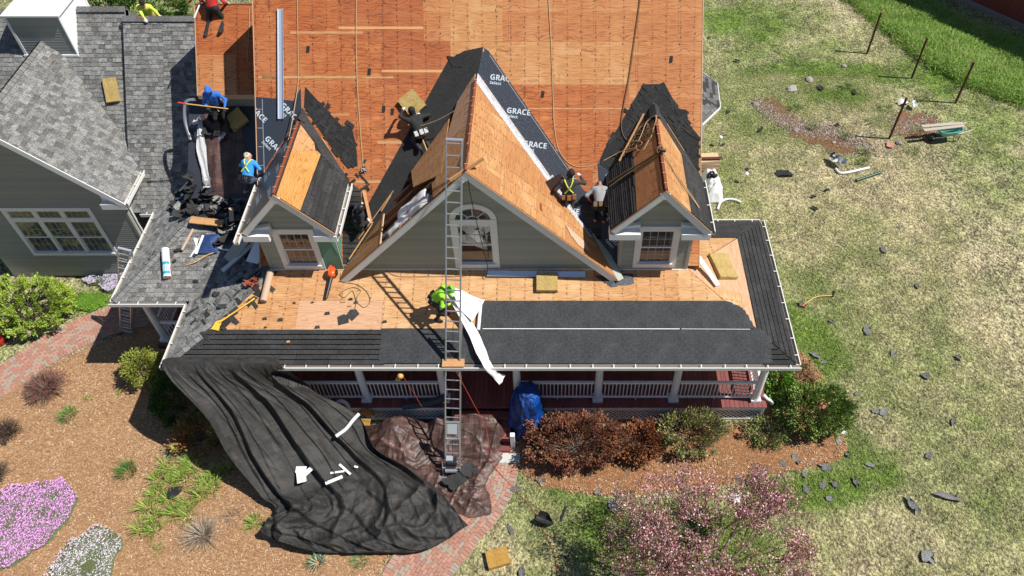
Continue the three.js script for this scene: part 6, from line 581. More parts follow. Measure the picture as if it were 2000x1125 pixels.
function shrub(name, label, cat, [x, z], [rx, ry, rz], o) {   // clumps of leaves on real stems
  const r = rng(o.seed), t = thing(name, label, cat, o.group), cl = [], L = [], stems = []; const nC = o.clumps || 60, cy = o.cy ?? ry * 0.75;
  for (let i = 0; i < nC; i++) { const a = r() * 6.28, u = r() * 1.6 - 0.6, q = Math.sqrt(Math.max(0, 1 - u * u)), k = (0.55 + 0.45 * Math.pow(r(), 0.5)) * (0.85 + 0.3 * vn(a * 2, u * 3, o.seed)); cl.push([x + rx * q * Math.cos(a) * k, Math.max(0.06, cy + ry * u * k), z + rz * q * Math.sin(a) * k, Math.cos(a) * q, u + 0.35, Math.sin(a) * q]); }
  for (const c of cl) { const n = Math.round(o.n / nC * (0.6 + 0.8 * r())), cs = (o.spread || 0.16) * (0.7 + 0.6 * r()), base = pick(o.cols, r); for (let j = 0; j < n; j++) { const g = () => (r() + r() + r() - 1.5) * cs; const col = base.clone().lerp(pick(o.cols, r), 0.55); if (o.acc && r() < o.acc[1]) col.copy(pick(o.acc[0], r)); L.push([c[0] + g(), Math.max(0.03, c[1] + g()), c[2] + g(), c[3], c[4], c[5], col, 1]); } }
  for (let i = 0; i < (o.stems || 14); i++) { const c = cl[Math.floor(r() * nC)], b = V(x + (r() - 0.5) * rx * 0.4, 0, z + (r() - 0.5) * rz * 0.4), e = V(c[0], c[1], c[2]), m = b.clone().lerp(e, 0.5).add(V((r() - 0.5) * 0.1, 0.12, (r() - 0.5) * 0.1)); stems.push(tube([b, m, e], 0.008 + 0.008 * r(), 8, 5)); }
  part(t, 'branches', stems, o.bark || M.bark); part(t, 'foliage', leaves(L, o.leaf, o.seed + 1), M.leaf); baseAt(t, x, 0, z); return t;
}
const G1 = [lin(0.33, 0.45, 0.05), lin(0.23, 0.36, 0.04), lin(0.42, 0.52, 0.10)], G2 = [lin(0.05, 0.12, 0.015), lin(0.075, 0.16, 0.02), lin(0.04, 0.09, 0.012)], GY = [lin(0.24, 0.27, 0.035), lin(0.17, 0.21, 0.03), lin(0.30, 0.32, 0.06)], RB = [lin(0.25, 0.08, 0.04), lin(0.16, 0.05, 0.03), lin(0.32, 0.13, 0.075), lin(0.11, 0.055, 0.03)], OR = [lin(0.36, 0.13, 0.05), lin(0.27, 0.09, 0.035), lin(0.16, 0.08, 0.03)], GB = [lin(0.19, 0.21, 0.08), lin(0.13, 0.15, 0.05), lin(0.26, 0.23, 0.12), lin(0.22, 0.14, 0.08)], GM = [lin(0.20, 0.29, 0.055), lin(0.27, 0.37, 0.09), lin(0.12, 0.19, 0.04)];
shrub('green_shrub', 'large rounded bright green shrub by the wing window', 'shrub', [-17.95, -4.75], [1.5, 1.0, 1.05], { n: 15000, clumps: 230, leaf: 0.085, cols: G1, seed: 301, cy: 0.85, stems: 26, spread: 0.105 });
shrub('gold_shrub', 'yellow green feathery conifer shrub below the entry porch gutter', 'shrub', [-13.15, -2.3], [0.62, 0.55, 0.55], { n: 6000, clumps: 70, leaf: 0.07, cols: GY, seed: 302, cy: 0.6 }); shrub('evergreen_shrub', 'dark evergreen shrub in the shade of the black tarpaulin', 'shrub', [-11.7, -1.2], [0.9, 0.7, 0.8], { n: 7000, clumps: 80, leaf: 0.07, cols: G2, seed: 303, cy: 0.6 }); shrub('maple_shrub', 'small shrub with rust and lime leaves against the black tarpaulin', 'shrub', [-10.75, 0.0], [0.75, 0.5, 0.6], { n: 2600, clumps: 46, leaf: 0.09, cols: [...OR, lin(0.30, 0.30, 0.05), lin(0.2, 0.24, 0.04)], seed: 304, cy: 0.45 });
shrub('barberry_shrub', 'broad rust red barberry shrub beside the blue tarpaulin', 'shrub', [0.62, 0.35], [1.55, 0.75, 0.85], { n: 15000, clumps: 170, leaf: 0.075, cols: RB, seed: 305, cy: 0.62, stems: 60, bark: M.twig, acc: [GB, 0.06], spread: 0.15 }); shrub('barberry_shrub', 'smaller orange brown shrub next to the rust red one', 'shrub', [2.5, 0.25], [0.8, 0.55, 0.6], { n: 5000, clumps: 70, leaf: 0.085, cols: OR, seed: 306, cy: 0.5, stems: 24, bark: M.twig }); shrub('mottled_shrub', 'mottled green and brown shrub in front of the lattice', 'shrub', [4.15, 0.0], [1.05, 0.65, 0.7], { n: 7000, clumps: 90, leaf: 0.075, cols: GB, seed: 307, cy: 0.55, acc: [G1, 0.15] });
shrub('leafy_shrub', 'glossy mid green shrub at the lawn corner of the right bed', 'shrub', [8.05, -0.75], [1.1, 0.75, 0.95], { n: 11000, clumps: 130, leaf: 0.085, cols: GM, seed: 308, cy: 0.7, stems: 22 }); shrub('vine_plant', 'light green leafy plant beside the porch end column', 'plant', [7.15, -2.1], [0.45, 0.6, 1.0], { n: 3600, clumps: 50, leaf: 0.12, cols: [lin(0.14, 0.30, 0.03), lin(0.2, 0.36, 0.05)], seed: 309, cy: 0.5 }); shrub('low_shrub', 'low dull green shrub below the deck corner', 'shrub', [6.6, -0.2], [0.7, 0.3, 0.5], { n: 2600, clumps: 44, leaf: 0.07, cols: GB, seed: 310, cy: 0.22, acc: [GM, 0.4] }); shrub('low_shrub', 'thin reddish green shrub between vine and glossy shrub', 'shrub', [8.0, -2.2], [0.55, 0.35, 0.6], { n: 1500, clumps: 40, leaf: 0.07, cols: [...GB, ...OR], seed: 311, cy: 0.3 }); shrub('hedge_shrub', 'dark green shrub behind the rear roof ridge', 'shrub', [-21.0, -22.0], [3.4, 1.6, 2.0], { n: 9000, clumps: 120, leaf: 0.16, cols: G2, seed: 312, cy: 1.3, spread: 0.3 });
function twigBush(name, label, [x, z], r0, h, n, mcols, seed) { const r = rng(seed), t = thing(name, label, 'shrub'), list = []; for (let i = 0; i < n; i++) { const a = r() * 6.28, l = 0.35 + 0.65 * r(), e = V(x + Math.cos(a) * r0 * l, h * (1 - 0.55 * l * l) * (0.7 + 0.4 * r()), z + Math.sin(a) * r0 * l), b = V(x + Math.cos(a) * 0.1 * r(), 0, z + Math.sin(a) * 0.1 * r()), m = b.clone().lerp(e, 0.55).add(V((r() - 0.5) * 0.1, 0.1, (r() - 0.5) * 0.1)); list.push(tint(tube([b, m, e], 0.005, 5, 3).toNonIndexed(), pick(mcols, r))); for (let k = 0; k < 2; k++) { const q = m.clone().lerp(e, 0.3 + 0.5 * r()), f = q.clone().add(V((r() - 0.5) * 0.22, 0.12 * r(), (r() - 0.5) * 0.22)); list.push(tint(tube([q, f], 0.0035, 1, 3).toNonIndexed(), pick(mcols, r))); } } const m = part(t, 'twigs', list, M.vc); part(t, 'root_crown', rod([x, 0, z], [x, 0.08, z], 0.1, 0.06), M.bark); baseAt(t, x, 0, z); return t; }
twigBush('twig_shrub', 'red tipped twiggy mound beside the left brick walk', [-16.3, -1.85], 0.78, 0.62, 420, [lin(0.28, 0.10, 0.07), lin(0.18, 0.10, 0.09), lin(0.24, 0.17, 0.15)], 321); twigBush('twig_shrub', 'bare dark brown twig shrub on open mulch', [-16.85, -0.25], 0.5, 0.45, 220, [lin(0.07, 0.045, 0.035), lin(0.12, 0.08, 0.06)], 322); twigBush('twig_shrub', 'sparse brown twig shrub above the pink phlox', [-16.55, 1.15], 0.45, 0.4, 170, [lin(0.10, 0.07, 0.05), lin(0.16, 0.12, 0.09)], 323);
function bladeClump(name, label, [x, z], rad, h, n, w, cols, seed, group, lean = 0.9) { const r = rng(seed), pos = [], col = []; for (let i = 0; i < n; i++) { const a = r() * 6.28, d = rad * 0.5 * Math.sqrt(r()), bx0 = Math.cos(a) * d, bz = Math.sin(a) * d, l = h * (0.6 + 0.6 * r()), ln = lean * (0.3 + r()), c = pick(cols, r); let p0 = null; const S = 4; for (let k = 0; k <= S; k++) { const f = k / S, px = bx0 + Math.cos(a) * l * ln * f * f, pz = bz + Math.sin(a) * l * ln * f * f, py = l * (f - 0.45 * ln * f * f), ww = w * (1 - f * 0.85), p = [[px - Math.sin(a) * ww, py, pz + Math.cos(a) * ww], [px + Math.sin(a) * ww, py, pz - Math.cos(a) * ww]]; if (p0) { pos.push(...p0[0], ...p0[1], ...p[1], ...p0[0], ...p[1], ...p[0]); for (let q = 0; q < 6; q++) col.push(c.r, c.g, c.b); } p0 = p; } } const o = solo(name, tri(pos, null, col), M.leaf, label, 'plant', group); o.position.set(x, 0.03, z); return o; }
{ const r = rng(331), LY = [lin(0.20, 0.33, 0.035), lin(0.27, 0.38, 0.06), lin(0.14, 0.25, 0.03)]; const spots = [[-11.6, 0.95], [-11.2, 1.05], [-11.75, 1.35], [-11.35, 1.45], [-10.95, 1.3], [-11.6, 1.8], [-11.2, 1.95], [-11.75, 2.2], [-11.4, 2.5], [-11.7, 2.85], [-11.3, 2.9], [-10.9, 2.35], [-10.5, 2.45], [-10.3, 1.85], [-10.35, 1.4], [-10.0, 1.6], [-10.1, 1.15], [-9.75, 1.0], [-10.6, 2.1], [-11.0, 0.75], [-10.75, 0.95]]; spots.forEach(([x, z], i) => bladeClump('daylily_clump', 'arching lime green daylily clump in the mulch beside the black tarpaulin', [x + 0.06 * (r() - 0.5), z], 0.35, 0.36, 46, 0.014, LY, 340 + i, 'daylilies in the left bed')); bladeClump('blue_clump', 'grey green tussock at the head of the daylilies', [-11.45, 0.42], 0.5, 0.32, 120, 0.008, [lin(0.13, 0.22, 0.10), lin(0.17, 0.26, 0.13)], 371); bladeClump('green_tussock', 'small bushy green tuft alone on open mulch', [-15.3, -0.9], 0.5, 0.26, 150, 0.009, [lin(0.07, 0.20, 0.03), lin(0.12, 0.27, 0.05)], 372); bladeClump('chive_mound', 'round dark green chive mound left of the daylilies', [-12.73, 1.05], 0.55, 0.3, 300, 0.006, [lin(0.045, 0.15, 0.02), lin(0.075, 0.2, 0.03)], 373, null, 0.6); bladeClump('lime_tuft', 'lime green tuft near the crumpled tarpaulin corner', [-8.5, 2.65], 0.4, 0.26, 90, 0.012, LY, 374); bladeClump('dead_grass', 'pale dead ornamental grass clump below the daylilies', [-9.85, 3.05], 0.45, 0.55, 240, 0.008, [lin(0.36, 0.31, 0.24), lin(0.22, 0.18, 0.14), lin(0.45, 0.40, 0.32)], 375); bladeClump('dead_grass', 'thin withered grass beside the lime tuft', [-9.2, 2.5], 0.4, 0.2, 90, 0.005, [lin(0.30, 0.24, 0.17), lin(0.2, 0.15, 0.11)], 376, null, 1.2); bladeClump('variegated_plant', 'white and green striped plant below the black tarpaulin', [-6.5, 3.78], 0.3, 0.28, 60, 0.02, [lin(0.45, 0.5, 0.38), lin(0.10, 0.18, 0.08)], 377); bladeClump('sedum_clump', 'pale green sedum between black tarpaulin and brick walk', [-5.35, 3.72], 0.4, 0.14, 160, 0.012, [lin(0.20, 0.28, 0.12), lin(0.14, 0.22, 0.07)], 378); bladeClump('weed_tuft', 'tiny green seedling on mulch near the conifer shrub', [-14.0, -1.75], 0.2, 0.12, 30, 0.012, LY, 379); bladeClump('weed_tuft', 'tiny green seedling on mulch below the twiggy mound', [-14.9, -1.55], 0.2, 0.12, 30, 0.012, LY, 380); bladeClump('weed_tuft', 'small green weed below the last daylily', [-11.0, 3.4], 0.25, 0.14, 40, 0.01, LY, 381); bladeClump('weed_tuft', 'leafy sprig poking through the brown tarpaulin', [-5.0, 0.72], 0.2, 0.3, 30, 0.03, G1, 382);
  const tr = rng(390); for (const [x, z] of [[13.6, -18.6], [10.9, -16.9], [12.6, -14.9], [13.2, -13.8], [15.0, -16.9], [14.2, -15.9], [11.4, -15.5], [16.9, -17.6], [13.0, -13.2], [15.3, -13.9], [15.9, -15.2]]) bladeClump('weed_tuft', 'ragged green weed clump on the worn ground near the posts', [x, z], 0.4 + 0.3 * tr(), 0.22, 90, 0.01, [lin(0.10, 0.20, 0.03), lin(0.2, 0.26, 0.07)], 391 + Math.floor(x * 7), 'weeds on the worn ground'); }
function flowerMat(name, label, poly, n, cols, green, seed, h = 0.1) { const r = rng(seed), t = thing(name, label, 'flowers'), P = smoothPoly(poly, 5, 0.4, seed), F = [], L = []; let a0 = 1e9, a1 = -1e9, b0 = 1e9, b1 = -1e9; for (const [x, z] of P) { a0 = Math.min(a0, x); a1 = Math.max(a1, x); b0 = Math.min(b0, z); b1 = Math.max(b1, z); } part(t, 'cushion', heightSheet(P, 0.06, (x, z, e) => 0.05 + Math.min(1, e * 5) * (h * 0.6 + h * fbm(x * 3, z * 3, seed, 3))), mat(green, { roughness: 1, bumpMap: bumpOf(0.3), bumpScale: 0.03 })); let k = 0; while (k < n) { const x = lerp(a0, a1, r()), z = lerp(b0, b1, r()); if (!inPoly(x, z, P)) { k += 0.3; continue; } k++; const y = 0.07 + h * 0.6 + h * fbm(x * 3, z * 3, seed, 3), bare = fbm(x * 2.2, z * 2.2, seed + 5, 3); if (bare > 0.47 + 0.35 * r()) { L.push([x, y - 0.02, z, 0, 1, 0, green.clone().multiplyScalar(0.7 + 0.9 * r()), 1]); continue; } for (let q = 0; q < 3; q++) F.push([x + 0.01 * (r() - 0.5), y, z + 0.01 * (r() - 0.5), Math.cos(q * 2.1), 0.35, Math.sin(q * 2.1), pick(cols, r), 1]); } const f = stuffPart(t, 'blossoms', leaves(F, 0.03, seed + 2, 0.1), M.leaf); stuffPart(t, 'leaf_tips', leaves(L, 0.035, seed + 3), M.leaf); baseAt(t, (a0 + a1) / 2, 0, (b0 + b1) / 2); }
const PK = [lin(0.80, 0.40, 0.80), lin(0.74, 0.34, 0.74), lin(0.86, 0.48, 0.84)], WH = [lin(0.72, 0.72, 0.74), lin(0.66, 0.66, 0.7), lin(0.75, 0.74, 0.72)];
flowerMat('creeping_phlox', 'wide carpet of bright pink phlox at the edge of the mulch', [[-18, 1.9], [-16.6, 1.75], [-15.5, 1.35], [-14.4, 1.4], [-13.85, 1.85], [-14.0, 2.7], [-14.3, 3.4], [-15.2, 4.05], [-16.8, 4.6], [-18, 4.4]], 13000, PK, lin(0.15, 0.19, 0.085), 401); flowerMat('creeping_phlox', 'mixed white and lilac phlox cushion beside the pink carpet', [[-13.75, 3.6], [-13.3, 3.05], [-12.7, 2.75], [-12.2, 3.1], [-12.1, 3.9], [-12.0, 5.0], [-13.6, 5.0]], 3200, [...WH, ...WH, PK[0]], lin(0.16, 0.19, 0.08), 403); flowerMat('creeping_phlox', 'pale lavender phlox strip along the wing wall', [[-17.0, -6.7], [-15.2, -6.75], [-14.6, -6.7], [-14.6, -6.2], [-15.3, -6.1], [-15.9, -6.0], [-16.3, -6.2]], 3600, [lin(0.55, 0.48, 0.66), lin(0.62, 0.58, 0.7)], lin(0.10, 0.15, 0.05), 405); flowerMat('moss_patch', 'bright green moss cushion between shrub and phlox strip', [[-16.9, -6.0], [-16.2, -6.0], [-15.9, -5.8], [-16.1, -5.25], [-16.7, -5.1], [-17.0, -5.5]], 900, [lin(0.14, 0.30, 0.02), lin(0.2, 0.34, 0.04)], lin(0.13, 0.27, 0.02), 407);
// flowering crab apple
{ const r = rng(411), t = thing('crabapple_tree', 'crab apple tree in pink blossom on the lawn below the beds', 'tree'), lim = [], tips = []; const B = V(4.35, 0, 4.75); const trunk = tube([B, V(4.3, 0.5, 4.6), V(4.25, 0.95, 4.45)], 0.11, 10, 9); const grow = (p, d, len, rad, lv) => { const q = p.clone().addScaledVector(d, len * 0.5).add(V((r() - 0.5) * 0.12, 0, (r() - 0.5) * 0.12)), e = p.clone().addScaledVector(d, len); lim.push(tube([p, q, e], rad, 6, lv < 2 ? 7 : 4)); if (lv >= 2) { tips.push([q, lv], [e, lv]); } if (lv === 4) return; const n = lv === 0 ? 3 : 3; for (let i = 0; i < n; i++) { const nd = d.clone().add(V((r() - 0.5) * 1.5, (r() - 0.35) * 0.7, (r() - 0.5) * 1.5)).normalize(); grow(e.clone().lerp(q, 0.4 * r()), nd, len * (0.62 + 0.2 * r()), rad * 0.6, lv + 1); } }; for (let i = 0; i < 11; i++) { const a = i / 11 * 6.28 + 0.4 * r(); grow(V(4.25, 0.85, 4.45), V(Math.cos(a) * 1.0 - 0.12, 0.5 + 0.45 * r(), Math.sin(a) * 0.85 - 0.2).normalize(), 0.95 + 0.3 * r(), 0.034, 0); }
  const L = [], C = [lin(0.72, 0.40, 0.44), lin(0.64, 0.30, 0.35), lin(0.80, 0.55, 0.58), lin(0.52, 0.21, 0.23)], D = [lin(0.26, 0.095, 0.055), lin(0.33, 0.20, 0.08), lin(0.16, 0.075, 0.05), lin(0.2, 0.2, 0.06)];
  const puff = (x, y, z, n, s, pk) => { for (let i = 0; i < n; i++) { const g = () => (r() + r() + r() - 1.5) * s, c = r() < pk ? pick(C, r) : pick(D, r); L.push([x + g(), y + g() * 0.8, z + g(), r() - 0.5, 0.6, r() - 0.5, c, 1]); } };
  for (const [p] of tips) puff(p.x, p.y, p.z, 6 + Math.floor(8 * r()), 0.15, 0.6);
  for (let k = 0; k < 420; k++) { const a = r() * 6.28, q = Math.sqrt(r()), x = 3.95 + 2.75 * q * Math.cos(a), z = 3.95 + 2.15 * q * Math.sin(a); if (vn(x * 1.5, z * 1.5, 77) > 0.66) continue; const y = 1.35 + 1.55 * Math.sqrt(Math.max(0, 1 - q * q)) * (0.35 + 0.65 * r()) + 0.5 * q * (r() - 0.4); puff(x, y, z, 14 + Math.floor(26 * r()), 0.2, 0.5 + 0.4 * r()); if (k % 9 === 0) lim.push(tube([V(4.25 + (x - 4.25) * 0.35, 1.0 + (y - 1.0) * 0.5, 4.45 + (z - 4.45) * 0.35), V(4.25 + (x - 4.25) * 0.7, y * 0.8 + 0.1, 4.45 + (z - 4.45) * 0.7), V(x, y, z)], 0.011, 6, 4)); }
  part(t, 'trunk', trunk, M.bark); part(t, 'limbs', lim, M.twig); part(t, 'crown', leaves(L, 0.062, 413), M.leaf); baseAt(t, 4.35, 0, 4.75); }
// ---------- things on the lawn ----------
for (const [x, z, tx, tz] of [[15.34, -21.37, 0.05, -0.1], [16.9, -19.3, -0.03, 0], [18.32, -17.38, -0.03, 0], [14.57, -14.8, 0.03, 0]]) { const t = thing('metal_post', 'rusty brown metal post standing in the worn garden plot', 'post', 'four rusty posts'); part(t, 'shaft', rod([x, -0.1, z], [x + tx, 2.08, z + tz], 0.05, 0.05, 12), M.rust); part(t, 'cap', rod([x + tx, 2.08, z + tz], [x + tx, 2.12, z + tz], 0.06, 0.055, 12), M.rust); baseAt(t, x, 0, z); }
{ const t = thing('wheelbarrow', 'teal green wheelbarrow standing on the lawn under two planks', 'wheelbarrow'); const tub = []; { const rim = [], flr = []; const n = 24; for (let i = 0; i < n; i++) { const a = i / n * 6.28, sx = Math.sign(Math.cos(a)) * Math.pow(Math.abs(Math.cos(a)), 0.6), sz = Math.sign(Math.sin(a)) * Math.pow(Math.abs(Math.sin(a)), 0.6); rim.push(V(sx * 0.52, 0.62, sz * 0.34)); flr.push(V(sx * 0.3 - 0.05, 0.34, sz * 0.2)); } const pos = []; for (let i = 0; i < n; i++) { const j = (i + 1) % n; for (const v of [flr[i], flr[j], rim[j], flr[i], rim[j], rim[i], V(-0.05, 0.34, 0), flr[j], flr[i]]) pos.push(v.x, v.y, v.z); } tub.push(tri(pos), tube(rim, 0.016, 60, 6, true)); } part(t, 'tub', tub, M.teal); part(t, 'wheel', new THREE.TorusGeometry(0.15, 0.05, 10, 24).translate(-0.62, 0.2, 0), M.black); part(t, 'hub', rod([-0.62, 0.2, -0.1], [-0.62, 0.2, 0.1], 0.04), M.alu); for (const s of [-1, 1]) { part(t, 'handle', tube([[-0.62, 0.22, s * 0.1], [-0.2, 0.32, s * 0.2], [0.5, 0.5, s * 0.26], [0.92, 0.62, s * 0.27]], 0.02, 20, 7), M.gutter); part(t, 'leg', [tube([[0.2, 0.36, s * 0.2], [0.28, 0.02, s * 0.24], [0.42, 0.03, s * 0.24], [0.46, 0.42, s * 0.24]], 0.015, 14, 6)], M.black); } place(t, 16.95, 0.0, -14.75, 0.15); for (const [dz, a] of [[-0.1, 0.12], [0.12, 0.17]]) { const p = solo('plank', box(1.85, 0.035, 0.16), M.greyPlank, 'pale plank laid across the teal wheelbarrow', 'plank', 'planks on the wheelbarrow'); place(p, 16.65, 0.67 + (dz > 0 ? 0.002 : 0), -14.8 + dz, a); } }
solo('white_pipe', tube([[11.75, 0.06, -12.75], [11.85, 0.06, -12.5], [12.1, 0.06, -12.5], [13.16, 0.06, -12.82]], 0.055, 30, 10), M.plasticWhite, 'white plastic downspout with an elbow lying on the lawn', 'pipe'); solo('green_pipe', rod([12.42, 0.06, -12.02], [13.56, 0.06, -12.52], 0.06, 0.06, 14), M.green, 'dark green tube lying parallel to the white pipe', 'pipe'); solo('rag', scrapGeo(0.5, 0.7, 0.05, 601, 0.3).rotateY(0.4).translate(11.85, 0.05, -13.05), M.tarpGrey, 'crumpled white rag at the end of the white pipe', 'rag'); solo('rag', scrapGeo(0.3, 0.3, 0.08, 602, 0.3).translate(11.72, 0.1, -13.3), mat(lin(0.02, 0.03, 0.08)), 'navy cloth on the crumpled white rag', 'rag');
{ const t = thing('pickaxe', 'long handled mattock with an orange end lying on the lawn', 'tool'); part(t, 'handle', tube([[8.85, 0.06, -5.42], [9.4, 0.07, -5.78], [10.0, 0.06, -5.85]], 0.022, 16, 7), M.handle); part(t, 'head', tube([[9.98, 0.08, -5.8], [10.08, 0.06, -5.95], [10.12, 0.04, -6.1]], 0.03, 10, 6), M.rust); part(t, 'grip', rod([8.8, 0.06, -5.36], [8.92, 0.06, -5.46], 0.03), M.orange); baseAt(t, 9.4, 0, -5.7); }
{ const r = rng(421), spots = [[8.80, -5.43], [9.68, -4.70], [10.82, -4.27], [8.79, -3.25], [9.00, -2.96], [11.42, -3.29], [12.21, -2.40], [9.81, -1.73], [10.24, -1.06], [12.56, -0.68], [11.44, 0.50], [8.81, 0.02], [9.54, 0.81], [8.97, 1.38], [8.35, 1.46], [7.97, 1.44], [8.17, 0.89], [7.52, 1.14], [7.45, 1.61], [8.11, 1.90], [8.97, 0.46], [7.79, -22.79], [8.88, -20.67], [7.86, -16.65], [9.08, -15.33], [7.30, -14.35], [8.07, -12.74], [10.45, -11.05], [11.08, -11.45], [10.36, -10.37], [13.89, -18.13], [12.51, -15.69], [12.41, -18.45], [1.34, 1.69], [1.90, 1.77], [1.74, 2.14], [-0.86, 4.05], [-0.37, 1.33], [2.17, 1.16], [-1.09, 1.59], [2.80, 2.50], [-1.20, 2.83], [2.31, 3.21], [6.12, 1.16], [6.40, 0.91], [6.97, 0.74], [7.37, 0.65], [5.50, 1.24], [13.16, -6.32], [12.45, -8.11], [13.56, -3.15], [10.49, -1.06]];
  spots.forEach(([x, z], i) => { const bed = inPoly(x, z, bedRight), far = z < -10, o = solo('shingle_scrap', scrapGeo(0.22 + 0.16 * r(), 0.13 + 0.1 * r(), 0.02, 620 + i, 0.06), far ? M.starter[Math.floor(r() * 2)] : M.shingle[Math.floor(r() * 2.4)], bed ? 'grey shingle scrap caught on the mulch of the right bed' : far ? 'dark shingle scrap lying near the back of the lawn' : 'grey torn shingle scrap lying on the lawn', 'shingle', bed ? 'scraps on the right bed' : far ? 'scraps at the back of the lawn' : 'shingle scraps on the lawn'); place(o, x, 0.03, z, r() * 6.28, 0.08 * (r() - 0.5), 0.08 * (r() - 0.5)); o.scale.setScalar(0.65 + 0.7 * r()); });
  const sp = (g, x, z, a, m, l, c, n = 'shingle_scrap') => place(solo(n, g, m, l, c), x, 0.03, z, a); sp(scrapGeo(0.26, 0.62, 0.03, 701, 0.1), 10.44, 2.12, 0.3, M.shingle[1], 'long narrow grey shingle strip standing slightly curled on the lawn', 'shingle'); sp(scrapGeo(0.85, 0.2, 0.03, 702, 0.1), 11.54, 1.85, -0.25, M.shingle[2], 'longest grey shingle strip on the open lawn', 'shingle'); sp(scrapGeo(0.45, 0.42, 0.03, 703, 0.12), 10.4, 3.65, 0.6, M.shingle[3], 'star shaped pale shingle scrap on the lawn', 'shingle'); sp(scrapGeo(0.7, 0.35, 0.04, 704, 0.2), 9.57, -12.42, 0.1, M.feltDark, 'large black felt scrap on the lawn behind the porch', 'felt'); sp(scrapGeo(0.55, 0.35, 0.05, 705, 0.3), -0.23, 2.59, -0.4, M.tarpBlack, 'crumpled dark plastic on the red lawn cord', 'plastic', 'plastic_scrap'); sp(box(0.06, 0.03, 0.5), 0.3, 2.36, -0.35, M.black, 'black stick shaped offcut on the lawn', 'offcut', 'offcut'); sp(scrapGeo(0.35, 0.35, 0.05, 706, 0.2), 5.3, 1.9, 0.4, M.white, 'white shingle wrapper scrap below the right bed', 'paper', 'paper_scrap'); sp(scrapGeo(0.3, 0.2, 0.04, 707, 0.2), 8.95, -0.25, 0.4, M.white, 'small white scrap beside the glossy shrub', 'paper', 'paper_scrap'); sp(scrapGeo(0.4, 0.3, 0.06, 708, 0.2), 6.9, -0.35, 0.5, M.white, 'white crumpled scrap under the deck corner', 'paper', 'paper_scrap'); sp(scrapGeo(0.25, 0.2, 0.1, 709, 0.15), -7.85, 1.95, 0.5, M.redwood, 'maroon cloth scrap beside the black tarpaulin hem', 'cloth', 'cloth_scrap'); sp(scrapGeo(0.42, 0.36, 0.16, 710, 0.1), -11.05, 1.75, 0.1, M.feltDark, 'square black felt piece among the daylilies', 'felt', 'felt_scrap'); sp(scrapGeo(0.42, 0.42, 0.03, 711, 0.02), 14.46, -14.31, 0.5, mat(lin(0.45, 0.22, 0.16)), 'pink square tile at the foot of a rusty post', 'tile', 'tile');
  const stoneG = [0, 1, 2].map(k => { const g = new THREE.IcosahedronGeometry(0.2, 2), p = g.attributes.position; for (let i = 0; i < p.count; i++) { const s = 0.75 + 0.5 * vn(p.getX(i) * 9 + k * 5, p.getY(i) * 9 + p.getZ(i) * 7, k); p.setXYZ(i, p.getX(i) * s * 1.2, p.getY(i) * s * 0.6, p.getZ(i) * s); } g.computeVertexNormals(); return g; }); for (const [x, z, s] of [[11.04, -18.41, 1.5], [12.03, -19.14, 1.2], [9.18, -17.23, 1.0], [13.95, -20.28, 0.8], [10.61, -15.37, 0.8], [13.35, -14.3, 0.6], [12.1, -14.5, 0.5], [14.9, -14.5, 0.9]]) { const o = solo('field_stone', stoneG[Math.floor(r() * 3)], M.stone[Math.floor(r() * 3)], 'pale field stone half sunk in the old garden plot', 'stone', 'stones round the garden plot'); place(o, x, 0.04, z, r() * 6); o.scale.setScalar(s * 0.7); } for (const [x, z, a, b] of [[15.9, -17.25, 0.2, 0.5], [16.25, -17.0, 1.2, 0.45]]) sp(scrapGeo(b, 0.3, 0.08, 720 + Math.floor(a * 5), 0.3), x, z, a, M.plasticWhite, a < 1 ? 'white plastic bag behind the nearest rusty post' : 'white bottle shaped plastic next to the plastic bag', 'plastic', 'plastic_scrap');
  { const t = thing('material_stack', 'stack of boxed roofing materials under clear plastic beside the house', 'stack'); for (let i = 0; i < 3; i++) part(t, 'carton', box(1.0, 0.16, 0.55, 6.35, 0.12 + i * 0.17, -12.9, 0.05 * i), i === 1 ? M.cardboard : M.paleEdge); part(t, 'dark_board', box(1.1, 0.04, 0.14, 6.4, 0.62, -12.75, 0.03), M.rust); part(t, 'plastic_cover', heightSheet(smoothPoly([[5.95, -12.3], [6.8, -12.3], [6.85, -11.5], [6.75, -10.8], [6.2, -10.7], [5.95, -11.4]], 5, 0.2, 3), 0.04, (x, z, e) => 0.04 + Math.min(1, e * 3) * (0.42 + 0.14 * Math.pow(ridged(x * 3, z * 3, 5), 3) + 0.08 * Math.pow(ridged(x * 7, z * 6, 6), 3))), M.plasticWhite); part(t, 'tool_bag', new THREE.TorusKnotGeometry(0.13, 0.05, 40, 6).translate(6.35, 0.68, -11.6), M.black); baseAt(t, 6.35, 0, -12.2); }
  solo('white_hose', tube([[6.5, 0.05, -10.3], [6.7, 0.06, -10.75], [7.0, 0.06, -10.9], [7.3, 0.06, -10.85], [7.5, 0.06, -10.7]], 0.05, 30, 8), M.plasticWhite, 'curved white pipe offcut on the lawn behind the porch', 'pipe'); solo('white_hose', tube([[6.75, 0.05, -9.0], [6.5, 0.06, -9.4], [6.45, 0.06, -9.7], [6.65, 0.06, -9.6], [6.9, 0.06, -8.9]], 0.045, 30, 8), M.plasticWhite, 'looped white strap on the lawn by the rear gutter', 'strap'); for (const [x, z, l] of [[7.12, -14.3, 'white headed garden light on a thin stake by the bay'], [7.84, -11.95, 'white headed garden light on a stake near the material stack']]) { const t = thing('garden_light', l, 'garden light'); part(t, 'stake', rod([x, 0, z], [x, 0.42, z], 0.012), M.black); part(t, 'lamp_head', [new THREE.SphereGeometry(0.09, 14, 10).translate(x, 0.46, z), rod([x, 0.36, z], [x, 0.42, z], 0.04, 0.07)], M.plasticWhite); baseAt(t, x, 0, z); } }
